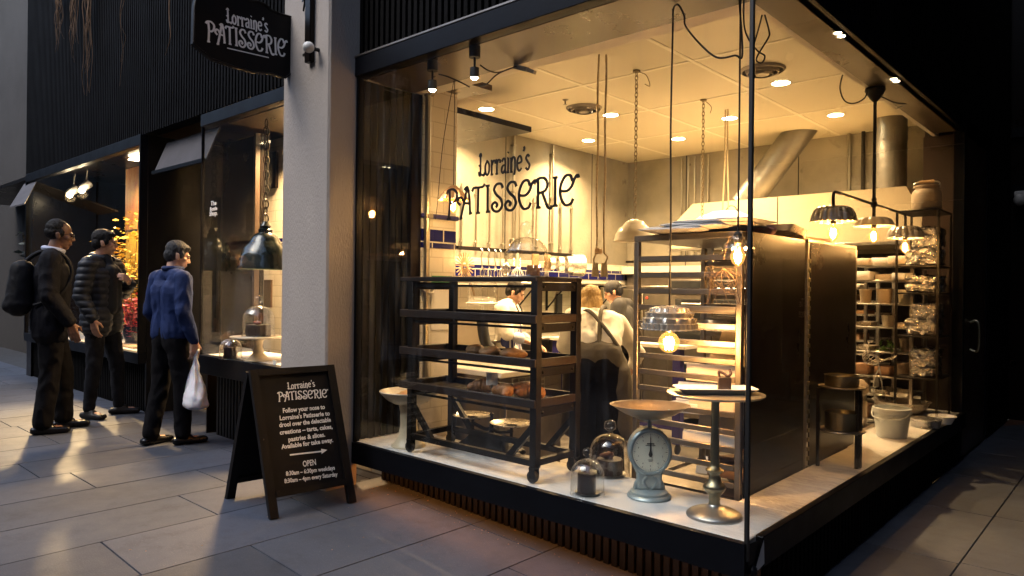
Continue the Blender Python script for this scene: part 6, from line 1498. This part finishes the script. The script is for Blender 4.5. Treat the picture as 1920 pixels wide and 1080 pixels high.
# freestanding poster seen mirrored in the side pane
pa, pb = at(1466, 500, 'x', -2.1), at(1558, 500, 'x', -2.1); zt = at(1510, 488, 'x', -2.1).z; zb = max(.1, at(1510, 690, 'x', -2.1).z)
ws_ = thing('poster_stand', 'dark freestanding poster board reading Welcome To AI Experience', 'sign', (2.1, pa.y, 0))
mb = MB(); mb.bbox(-.02, .02, 0, pb.y-pa.y, zb, zt, .004); obj('board', mb, 'board_black', ws_)
mb = MB(); mb.bbox(-.15, .15, .2, .3, 0, .02, .004); mb.bbox(-.015, .015, .22, .28, .02, zb, .002); obj('foot', mb, 'black_iron', ws_)
mb = MB(); yc = (pb.y-pa.y)/2
for s, zz_, w2 in (('Welcome To', 575, .15), ('AI Experience', 594, .15)):
    z = at(1512, zz_, 'x', -2.1).z; textmesh(mb, s, (-.021, yc, z), (0, -1, 0), (0, 0, 1), (-1, 0, 0), w2, .8, 'CENTER', .003)
obj('lettering', mb, 'chalk', ws_, None)
# ================================================================ people
def remesh(mb, voxel, it=3, fac=.5):
    me = mb.mesh('tmp'); o = bpy.data.objects.new('tmp', me); COL.objects.link(o)
    m = o.modifiers.new('r', 'REMESH'); m.mode = 'VOXEL'; m.voxel_size = voxel
    if it: q = o.modifiers.new('s', 'SMOOTH'); q.factor = fac; q.iterations = it
    bpy.context.view_layer.update()
    r = bpy.data.meshes.new_from_object(o.evaluated_get(bpy.context.evaluated_depsgraph_get()))
    bpy.data.objects.remove(o); bpy.data.meshes.remove(me); r.shade_smooth(); return r
def shape(me, fn):
    """move every vertex along its normal by fn(position)"""
    ds = [fn(v.co) for v in me.vertices]; ns = [v.normal.copy() for v in me.vertices]
    for v, d, n in zip(me.vertices, ds, ns): v.co += n*d
    me.update(); return me
def folds(amp, sc=(9, 9, 3.5), seed=0):
    def f(p):
        q = Vector((p.x*sc[0]+seed, p.y*sc[1], p.z*sc[2])); a = mnoise.noise(q+mnoise.noise_vector(q*.7)*.8); return amp*(1-2*abs(a))+amp*.5*mnoise.noise(q*2.3)
    return f
def hand(mb, w, d, pn, side, curl=.5, spread=.0195):
    w, d, pn = Vector(w), Vector(d).normalized(), Vector(pn).normalized(); pn = (pn-d*pn.dot(d)).normalized(); a = d.cross(pn)*side
    for k in (-1, 0, 1): mb.cap(w+a*k*.012, .020, w+d*.078+a*k*.022, .0155, 10)
    for i, L in enumerate((.076, .086, .080, .062)):
        b = w+d*.086+a*(1.5-i)*spread; dd = d.copy(); r = .0088-.0006*(i == 3)
        for sgl, ca in ((.46, .35), (.32, .8), (.26, .7)):
            ang = ca*curl; dd = (dd*math.cos(ang)+pn*math.sin(ang)).normalized(); e = b+dd*L*sgl; mb.cap(b, r, e, r*.92, 8); b = e; r *= .92
    t0 = w+d*.022+a*.024; t1 = t0+(d*.65+a*.6+pn*.35).normalized()*.042; t2 = t1+(d*.9+a*.05+pn*(.3+.5*curl)).normalized()*.034
    mb.cap(t0, .0125, t1, .0105, 9); mb.cap(t1, .0105, t2, .0085, 9)
def head_parts(mb, hc, Mh, jaw=1.0, wide=1.0):
    def P(x, y, z): return Vector(hc)+Mh @ Vector((x*wide, y, z))
    E = lambda c, r: mb.ell(P(*c), (r[0]*wide, r[1], r[2]), 18, 12, Mh)
    E((0, -.014, .032), (.074, .094, .084)); E((0, .024, -.028), (.058, .068, .086)); E((0, .052, -.098), (.030*jaw, .028, .024))
    E((0, .012, -.075), (.052*jaw, .05, .04))
    for s in (-1, 1):
        E((s*.037, .052, -.022), (.026, .03, .024)); E((s*.076, -.010, -.016), (.010, .020, .032)); E((s*.078, -.016, .0), (.009, .018, .016))
    mb.cap(P(-.034, .080, .020), .011, P(.034, .080, .020), .011, 10)
    mb.cap(P(0, .086, .010), .0075, P(0, .106, -.028), .0105, 10); mb.cap(P(-.011, .095, -.033), .0072, P(.011, .095, -.033), .0072, 8)
    mb.cap(P(-.020, .086, -.062), .0075, P(.020, .086, -.062), .0075, 8); mb.cap(P(-.016, .084, -.074), .0075, P(.016, .084, -.074), .0075, 8)
    return P
def figure(label, loc, rz, H, J, skin, clothes, hair, voxel=.006, head=(0, 0, 0), hands=True, extras=None, jaw=1.0):
    """J: joints in a 1.75 m body facing +y (right = +x): pelvis, waist, chest, neck, head, sh/el/wr/hp/kn/an pairs (right, left), hand dirs"""
    s = H/1.75; t = thing('person', label, 'person', loc, rz)
    S = lambda v: Vector(v)*s
    X = Vector(J.get('x', (1, 0, 0))).normalized(); XP = Vector(J.get('xp', (1, 0, 0))).normalized()
    P_, W_, C_, N_ = S(J['pelvis']), S(J['waist']), S(J['chest']), S(J['neck']); hc = S(J['head'])
    Mh = Matrix.Rotation(head[0], 3, 'Z') @ Matrix.Rotation(head[1], 3, 'X') @ Matrix.Rotation(head[2], 3, 'Y')
    Mh = Mh*(s*.97)
    sides = (1, -1)
    def torso(mb, inf=0, low=True, belly=0):
        for q in sides:
            if low: mb.cap(P_+XP*q*.075*s, (.105+inf)*s, W_+X*q*.062*s, (.098+inf+belly)*s)
            mb.cap(W_+X*q*.062*s, (.098+inf+belly)*s, C_+X*q*.080*s, (.110+inf)*s)
            mb.cap(C_+X*q*.080*s, (.110+inf)*s, N_+X*q*.095*s-(N_-C_).normalized()*.065*s, (.070+inf)*s)
            mb.cap(N_-(N_-C_).normalized()*.01*s, (.055+inf*.6)*s, S(J['sh'][0 if q == 1 else 1]), (.056+inf)*s)
    def arm(mb, i, inf=0, upto=1.0, r=(.052, .042, .030)):
        a, b, c = S(J['sh'][i]), S(J['el'][i]), S(J['wr'][i])
        mb.cap(a, (r[0]+inf)*s, b, (r[1]+inf)*s); c = b.lerp(c, upto); mb.cap(b, (r[1]+inf)*s, c, (r[2]+inf)*s)
    def leg(mb, i, inf=0, r=(.088, .062, .048), upto=1.0):
        a, b, c = S(J['hp'][i]), S(J['kn'][i]), S(J['an'][i]); mb.cap(a, (r[0]+inf)*s, b, (r[1]+inf)*s); c = b.lerp(c, upto); mb.cap(b, (r[1]+inf)*s, c, (r[2]+inf)*s)
    mb = MB(); torso(mb, -.012)
    for i in (0, 1):
        arm(mb, i, -.004); leg(mb, i, -.012)
        f = S(J['an'][i]); fd = Vector(J.get('fd', ((0, 1, 0), (0, 1, 0)))[i]).normalized(); mb.cap(f-Vector((0, 0, .04*s)), .03*s, f+fd*.12*s-Vector((0, 0, .045*s)), .024*s)
        if hands: hand(mb, S(J['wr'][i]), J['hd'][i], J['hn'][i], J.get('hs', (1, -1))[i], J.get('curl', (.55, .55))[i])
    mb.cap(N_-Vector((0, 0, .03*s)), .058*s, hc+Mh @ Vector((0, -.012, -.06))*1, .054*s)
    P = head_parts(mb, hc, Mh, jaw)
    body = obj('body', remesh(mb, voxel, 3, .45), skin, t)
    for q in (-1, 1):
        mb = MB(); mb.ell(P(q*.031, .083, .001), (.013, .006, .007), 10, 6, Mh); obj('eye', mb, 'eye_dark', body, 180)
    mb = MB()
    for q in (-1, 1): mb.cap(P(q*.018, .094, .021), .0045, P(q*.046, .083, .022), .003, 6)
    obj('eyebrow', mb, hair[1], body, 180); mb = MB(); mb.cap(P(-.018, .0915, -.068), .0042, P(.018, .0915, -.068), .0042, 8); obj('lips', mb, 'lips', body, 180)
    hm = MB(); hair[0](hm, P, Mh); o = obj('hair', shape(remesh(hm, .005, 2), folds(.0045, (75, 75, 22))), hair[1], t)
    for nm, mat, build, vox, fn in clothes:
        mb = MB(); build(mb, dict(torso=torso, arm=arm, leg=leg, S=S, s=s, P=P, J=J, N=N_, C=C_, W=W_, PV=P_, X=X, Mh=Mh, hc=hc))
        me = remesh(mb, vox, 3, .5) if vox else mb.mesh(nm, 40)
        if fn: shape(me, fn)
        obj(nm, me, mat, t)
    if extras: extras(t, S, P, s)
    return t
def short_hair(back=.0, top=.0, front=.045, bald=False):
    def f(mb, P, Mh):
        E = lambda c, r: mb.ell(P(*c), r, 20, 12, Mh)
        if bald:
            E((0, -.035, .012), (.079, .082, .062)); E((0, -.034, .052), (.0765, .080, .078))
            for q in (-1, 1): E((q*.066, .0, .012), (.014, .03, .035))
            return
        E((0, -.022, .046+top), (.080, .094, .082)); E((0, -.05, -.005), (.072, .062, .07)); E((0, front-.01, .082), (.060, .046, .030))
        for q in (-1, 1): E((q*.070, .012, .012), (.012, .024, .036))
    return f
def shoes(i, mat='shoe'):
    pass
def shoe_pair(mb, k, L=.15, r=.036):
    S, s, J = k['S'], k['s'], k['J']
    for i in (0, 1):
        a = S(J['an'][i]); fd = Vector(J.get('fd', ((0, 1, 0), (0, 1, 0)))[i]).normalized(); g = Vector((a.x, a.y, 0)); sd = Vector((fd.y, -fd.x, 0)); bz = a.z-.085*s
        for q in (-1, 1): mb.cap(g-fd*.055*s+sd*q*.012*s+Vector((0, 0, bz+.034*s)), .032*s, g+fd*L*s+sd*q*.02*s+Vector((0, 0, bz+.028*s)), .026*s)
        mb.cap(g+Vector((0, 0, bz+.05*s)), .042*s, g+fd*.05*s+Vector((0, 0, bz+.055*s)), .034*s)
def flat_floor(lo):
    def f(p): return 0
    return f
STAND = dict(pelvis=(0, 0, .96), waist=(0, .01, 1.12), chest=(0, .0, 1.30), neck=(0, -.02, 1.47), head=(0, .02, 1.625),
             sh=((.190, -.01, 1.41), (-.190, -.01, 1.41)), el=((.235, -.04, 1.13), (-.235, -.04, 1.13)), wr=((.245, .05, .89), (-.245, .05, .89)),
             hp=((.090, 0, .90), (-.090, 0, .90)), kn=((.10, .02, .50), (-.10, .02, .50)), an=((.11, -.02, .085), (-.11, -.02, .085)),
             hd=((.02, .12, -1), (-.02, .12, -1)), hn=((-1, .15, 0), (1, .15, 0)))
def coat(mb, k, inf=.022, hem=.80, flare=.012, cuffs=.97, belly=.0):
    k['torso'](mb, inf, True, belly)
    S, s, X = k['S'], k['s'], k['X']
    for q in (1, -1): mb.cap(k['PV']+X*q*.08*s, (.112+inf+flare)*s, S((q*.085, k['J']['pelvis'][1], hem)), (.112+inf+flare)*s)
    for i in (0, 1): k['arm'](mb, i, inf, cuffs, (.056, .048, .034))
def trousers(mb, k, inf=.012, cuff=.060, upto=.97):
    S, s = k['S'], k['s']
    for i in (0, 1): k['leg'](mb, i, inf, (.095, .068, cuff), upto)
    for q in (1, -1): mb.cap(k['PV']+Vector((q*.055*s, 0, 0)), .108*s, k['PV']+Vector((q*.06*s, 0, -.08*s)), .102*s)
def clampz(me_z):
    return None

Pm1, Pm2, Pm3 = atg(85, 812), atg(183, 783), atg(312, 836)
for q_ in (Pm1, Pm2, Pm3): q_.y += .04; q_.x -= .04
HM1, HM2, HM3 = 1.71, 1.68, 1.53
# ---- man with backpack
J1 = dict(STAND); J1.update(an=((.10, -.05, .085), (-.12, .10, .085)), kn=((.10, .0, .50), (-.11, .09, .50)), wr=((.25, .13, .90), (-.25, .05, .90)), el=((.25, -.02, 1.12), (-.24, -.04, 1.13)), head=(0, .06, 1.62), neck=(0, .0, 1.46), hd=((.0, .25, -1), (-.02, .12, -1)))
def glasses(t, S, P, s):
    mb = MB()
    for q in (-1, 1):
        mb.tube([P(q*(.034+.024*math.cos(2*PI*i/16)), .098, .0+.017*math.sin(2*PI*i/16)) for i in range(16)], .0022, 6, closed=True); mb.tube([P(q*.058, .096, .004), P(q*.078, .06, .006), P(q*.080, -.01, .004)], .002, 6)
    mb.tube([P(-.012, .1, .004), P(.012, .1, .004)], .002, 6); obj('glasses', mb, 'rubber', t)
def pack1(t, S, P, s):
    glasses(t, S, P, s)
m1 = figure('tall man with receding dark hair, glasses, dark jacket and backpack', Pm1, R(-14), HM1, J1, 'skin_dark', [
    ('jacket', 'jacket_black', lambda mb, k: coat(mb, k, .018, .84, .008, .93, .014), .008, folds(.006, (14, 14, 7))),
    ('trousers', 'trousers_black', lambda mb, k: trousers(mb, k, .006, .064), .009, folds(.006, (15, 15, 8), 3)),
    ('shoe', 'shoe', lambda mb, k: shoe_pair(mb, k, .17), .008, None),
    ('collar', 'shirt_pale', lambda mb, k: mb.tube([k['N']+Vector((.066*math.cos(a), .066*math.sin(a)+.012, .035+.012*math.sin(a)*-1)) for a in [2*PI*i/20 for i in range(20)]], .020, 8, closed=True), None, None)],
    (short_hair(bald=True), 'hair_black'), .006, (R(-4), R(-8), 0), True, pack1)
bpk = thing('backpack', 'rounded black backpack worn by the tall man in glasses', 'backpack', Pm1, R(-14))
mb = MB(); s1 = HM1/1.75
for q in (-1, 1): mb.cap((q*.06, -.215*s1, 1.05*s1), .095, (q*.05, -.195*s1, 1.32*s1), .08)
mb.cap((-.06, -.265*s1, 1.04*s1), .06, (.06, -.265*s1, 1.04*s1), .06); obj('bag', shape(remesh(mb, .011, 3), folds(.006, (9, 9, 9), 8)), 'bag_black', bpk)
for q in (-1, 1):
    mb = MB(); pl = crom([(q*.10, -.17*s1, 1.40*s1), (q*.105, -.085*s1, 1.468*s1), (q*.11, .03*s1, 1.476*s1), (q*.115, .115*s1, 1.40*s1), (q*.14, .135*s1, 1.27*s1), (q*.18, .05*s1, 1.12*s1), (q*.16, -.12*s1, 1.04*s1)], 5)
    mb.tube(pl, .014, 8); mb.xf(Matrix.Identity(4)); obj('strap', mb, 'bag_black', bpk)


# ---- man in the puffer jacket
J2 = dict(STAND); J2.update(sh=((.190, -.01, 1.41), (-.190, .0, 1.41)), el=((.25, -.03, 1.13), (-.26, .03, 1.15)), wr=((.27, .10, .92), (-.10, .21, 1.245)), hd=((.02, .2, -1), (.75, .1, .45)), hn=((-1, .15, 0), (.2, -1, -.1)), curl=(.6, 1.1),
         an=((.13, -.03, .085), (-.14, .08, .085)), kn=((.12, .01, .50), (-.12, .07, .50)), fd=((.25, 1, 0), (-.5, 1, 0)))
def quilt(p):
    z = p.z/.058; return .011*(abs(math.sin(PI*z))**.55)-.004+.003*mnoise.noise(p*14)
def puffer(mb, k):
    coat(mb, k, .018, .86, .002, .93)
def cut_open(t, S, P, s): pass
m2 = figure('dark haired man in black quilted puffer jacket with raised hand', Pm2, R(-52), HM2, J2, 'skin_tan', [
    ('jacket', 'puffer', puffer, .009, quilt),
    ('sweater', 'sweater', lambda mb, k: [mb.cap(k['W']+Vector((q*.035*k['s'], .075*k['s'], -.10*k['s'])), .075*k['s'], k['C']+Vector((q*.03*k['s'], .078*k['s'], .05*k['s'])), .075*k['s']) for q in (-1, 1)]+[mb.cap(k['C']+Vector((0, .07, .05)), .06, k['N']+Vector((0, .03, .0)), .064)], .010, folds(.003)),
    ('collar', 'puffer', lambda mb, k: mb.tube([k['N']+Vector((.082*math.cos(a), .076*math.sin(a)+.012, .02+.02*math.sin(a)*-1)) for a in [PI*.66+2*PI*.84*i/20 for i in range(20)]], .026, 8), None, None),
    ('jeans', 'jeans', lambda mb, k: trousers(mb, k, -.004, .050), .009, folds(.006, (15, 15, 10), 5)),
    ('sneaker', 'sneaker', lambda mb, k: shoe_pair(mb, k, .16, .04), .008, None)],
    (short_hair(top=.002), 'hair_black'), .006, (R(30), R(-4), 0), True)

# ---- man in the blue shirt
J3 = dict(STAND); J3.update(head=(.01, .05, 1.61), neck=(0, -.0, 1.46), wr=((.24, .06, .88), (-.22, .12, .92)), an=((.09, .06, .085), (-.12, -.10, .085)), kn=((.10, .05, .50), (-.11, -.02, .50)), hd=((.0, .05, -1), (-.02, .3, -1)), fd=((.3, 1, 0), (-.05, 1, 0)), curl=(1.25, .6))
m3 = figure('man in royal blue shirt carrying a white plastic bag', Pm3, R(10), HM3, J3, 'skin_light', [
    ('shirt', 'shirt_blue', lambda mb, k: coat(mb, k, .012, .985, -.016, .90, .004), .008, folds(.0065, (14, 14, 6), 2)),
    ('collar', 'shirt_blue', lambda mb, k: mb.tube([k['N']+Vector((.062*math.cos(a), .064*math.sin(a)+.01, .036)) for a in [2*PI*i/20 for i in range(20)]], .017, 8, closed=True), None, None),
    ('trousers', 'trousers_black', lambda mb, k: trousers(mb, k, .004, .060), .009, folds(.006, (15, 15, 8), 6)),
    ('shoe', 'shoe', lambda mb, k: shoe_pair(mb, k, .18), .008, None)],
    (short_hair(top=.004), 'hair_grey'), .006, (R(-22), R(-16), 0), True)
hw = m3.matrix_basis @ (Vector(J3['wr'][0])*(HM3/1.75)+Vector((0, .012, -.10)))
pb_ = thing('plastic_bag', 'full white plastic carrier bag hanging from the blue shirted man\'s hand', 'bag', (hw.x, hw.y, hw.z), R(-15))
rings = []
mb = MB(); n = 40; prof = [(.012, .012, .01), (.030, .018, -.05), (.050, .030, -.12), (.085, .055, -.20), (.118, .075, -.28), (.128, .082, -.335), (.118, .076, -.372), (.07, .05, -.385), (.01, .01, -.386)]
prof = [tuple(v) for v in crom([Vector(p) for p in prof], 4)]; vs = []; fs = []
for i, (rx, ry, z) in enumerate(prof):
    for k in range(n):
        a = 2*PI*k/n; t = min(1, max(0, (-z)/.3)); q = 1+(.14*(1-t)+.035)*math.sin(7*a+3*math.sin(z*9))+.05*mnoise.noise(Vector((math.cos(a)*3, math.sin(a)*3, z*14)))
        vs.append((rx*q*math.cos(a)+.012*math.sin(z*12), ry*q*math.sin(a), z))
for i in range(len(prof)-1):
    for k in range(n): fs.append((i*n+k, i*n+(k+1) % n, (i+1)*n+(k+1) % n, (i+1)*n+k))
fs.append(tuple(range(n))); fs.append(tuple(range((len(prof)-1)*n, len(prof)*n))); mb.add(vs, fs); mb.jit(.010, 17, 2); mb.jit(.004, 45, 5)
obj('body', mb, 'plastic_bag', pb_, 50)
mb = MB(); mb.tube(crom([(-.012, .0, .0), (-.022, .01, .03), (0, .02, .045), (.022, .01, .03), (.012, 0, .0)], 5), .008, 7); obj('handle', mb, 'plastic_bag', pb_)

# ---- chefs
p = at(952, 541, 'y', 2.62)
JC1 = dict(STAND); JC1.update(head=(0, .085, 1.575), neck=(0, .03, 1.46), chest=(0, .02, 1.30), el=((.23, .06, 1.15), (-.24, .03, 1.14)), wr=((.13, .28, 1.06), (-.14, .26, 1.02)), hd=((-.3, 1, -.3), (.3, 1, -.3)), hn=((0, 0, -1), (0, 0, -1)))
def apron_front(mb, k, mat=None, low=.52, top=1.33, wd=.15):
    S, s, X = k['S'], k['s'], k['X']
    n = 10; pts = []
    for q in (-1, -.5, 0, .5, 1): mb.cap(S((q*.11, .055-.03*abs(q), 1.08)), .095*s, S((q*.13, .06-.03*abs(q), low)), .09*s, 10)
    for q in (-.5, 0, .5): mb.cap(S((q*.11, .045, 1.08)), .105*s, S((q*.10, .05, top-.06)), .092*s, 10)
figure('chef in white jacket and blue striped apron, head bowed', (p.x, p.y, KF), R(-62), 1.62, JC1, 'skin_light', [
    ('jacket', 'chef_white', lambda mb, k: coat(mb, k, .022, .92, .004, .08), .011, folds(.006)),
    ('apron', 'apron_stripe', lambda mb, k: apron_front(mb, k), .010, folds(.004)),
    ('apron_strap', 'rubber', lambda mb, k: mb.tube(crom([k['C']+Vector((.06, .13, .03)), k['N']+Vector((.075, .05, .01)), k['N']+Vector((0, -.08, .03)), k['N']+Vector((-.075, .05, .01)), k['C']+Vector((-.06, .13, .03))], 6), .008, 6), None, None),
    ('trousers', 'trousers_black', lambda mb, k: trousers(mb, k), .012, None), ('shoe', 'shoe', lambda mb, k: shoe_pair(mb, k), .01, None),
    ('sleeve_cuff', 'shirt_pale', lambda mb, k: [mb.cap(k['S'](k['J']['el'][i]).lerp(k['S'](k['J']['wr'][i]), .45), .056, k['S'](k['J']['el'][i]).lerp(k['S'](k['J']['wr'][i]), .55), .054) for i in (0, 1)], .01, None)],
    (short_hair(), 'hair_black'), .007, (R(8), R(-26), 0), True)
p = at(1120, 640, 'y', 1.80)
JC2 = dict(STAND); JC2.update(pelvis=(0, -.02, .94), waist=(0, .06, 1.08), chest=(-.03, .24, 1.21), neck=(-.07, .40, 1.29), head=(-.12, .50, 1.395), x=(1, .05, -.08),
          sh=((.125, .35, 1.23), (-.25, .35, 1.27)), el=((.265, .42, .99), (-.33, .46, 1.03)), wr=((.21, .62, .87), (-.18, .66, .92)), hd=((-.2, 1, -.4), (.2, 1, -.3)), hn=((0, -.2, -1), (0, -.2, -1)))
def bob(mb, P, Mh):
    E = lambda c, r: mb.ell(P(*c), r, 20, 12, Mh)
    E((0, -.02, .042), (.084, .102, .086)); E((0, -.055, -.03), (.080, .066, .085)); E((0, -.058, -.085), (.066, .048, .05)); E((0, .05, .09), (.066, .05, .035))
    for q in (-1, 1): E((q*.076, .01, -.02), (.020, .05, .075))
def apron_back(mb, k):
    S, s = k['S'], k['s']
    V = lambda x, y, z: k['PV']+Vector((x, y, z))*s
    for q in (1, -1):
        mb.cap(V(q*.09, .02, .06), .108*s, V(q*.155, .02, -.08), .090*s); mb.cap(V(q*.155, .01, -.06), .092*s, V(q*.185, .06, -.48), .085*s)
    mb.cap(V(-.07, .02, .06), .112*s, V(.07, .02, .06), .112*s)
    mb.cap(V(0, .13, .05), .12*s, V(0, .16, -.5), .14*s)
def straps(mb, k):
    s = k['s']
    def off(p, d=.0): return p
    W, C, N, X = k['W'], k['C'], k['N'], k['X']; up = Vector((0, -.62, .80))
    a = W+Vector((-.10, -.10, .03))*s; 
    for pts in ([W+Vector((.02, -.115, .0))*s, W.lerp(C, .5)+Vector((.025, -.10, .085))*s, C+Vector((.035, -.075, .118))*s, N+Vector((.075, -.04, .065))*s, N+Vector((.085, .06, .02))*s],
                [W+Vector((.15, -.085, .0))*s, W.lerp(C, .4)+Vector((.06, -.105, .075))*s, C+Vector((-.06, -.07, .115))*s, C+Vector((-.15, .02, .06))*s]):
        mb.tube(crom(pts, 6), .016, 8)
figure('blonde baker seen from behind, bent over in brown cross-back apron', (p.x, p.y, KF), R(28), 1.76, JC2, 'skin_light', [
    ('shirt', 'chef_white', lambda mb, k: (k['torso'](mb, .006, False), [k['arm'](mb, i, .008, .82, (.056, .048, .036)) for i in (0, 1)]), .009, folds(.009, (8, 8, 6))),
    ('apron', 'apron_brown', apron_back, .010, folds(.008, (8, 8, 4), 4)),
    ('apron_strap', 'apron_brown', straps, None, None),
    ('trousers', 'trousers_black', lambda mb, k: trousers(mb, k, .030, .075), .012, None), ('shoe', 'shoe', lambda mb, k: shoe_pair(mb, k), .01, None)],
    (bob, 'hair_blonde'), .007, (R(12), R(-18), 0), True)
p = at(1166, 560, 'y', 3.7)
JC3 = dict(STAND); JC3.update(head=(0, .10, 1.56), neck=(0, .03, 1.45), el=((.23, .05, 1.15), (-.24, .05, 1.14)), wr=((.14, .28, 1.05), (-.14, .28, 1.05)), hd=((-.2, 1, -.2), (.2, 1, -.2)), hn=((0, 0, -1), (0, 0, -1)))
def cap_hat(mb, P, Mh):
    E = lambda c, r: mb.ell(P(*c), r, 20, 12, Mh)
    E((0, -.012, .055), (.088, .104, .078)); mb.cap(P(-.05, -.09, .012), .012, P(.05, -.09, .012), .012); mb.cap(P(0, -.10, .01), .05, P(0, -.15, -.008), .04) if False else None
    for q in (-1, 0, 1): mb.cap(P(q*.035, -.09, .02), .012, P(q*.032, -.155, .0), .01)
def badge(t, S, P, s):
    mb = MB(); mb.ell(P(.05, -.10, .062), (.02, .012, .022), 12, 8); obj('cap_badge', mb, 'card', t, 180)
figure('cook in black shirt and backwards black cap', (p.x, p.y, KF), R(112), 1.65, JC3, 'skin_tan', [
    ('shirt', 'tee_black', lambda mb, k: (k['torso'](mb, .020), [k['arm'](mb, i, .026, .05, (.058, .052, .05)) for i in (0, 1)]), .011, folds(.006)),
    ('trousers', 'trousers_black', lambda mb, k: trousers(mb, k), .012, None), ('cap', 'tee_black', lambda mb, k: cap_hat(mb, k['P'], k['Mh']), .007, None), ('shoe', 'shoe', lambda mb, k: shoe_pair(mb, k), .01, None)],
    (short_hair(), 'hair_black'), .007, (R(10), R(-22), 0), True, badge)
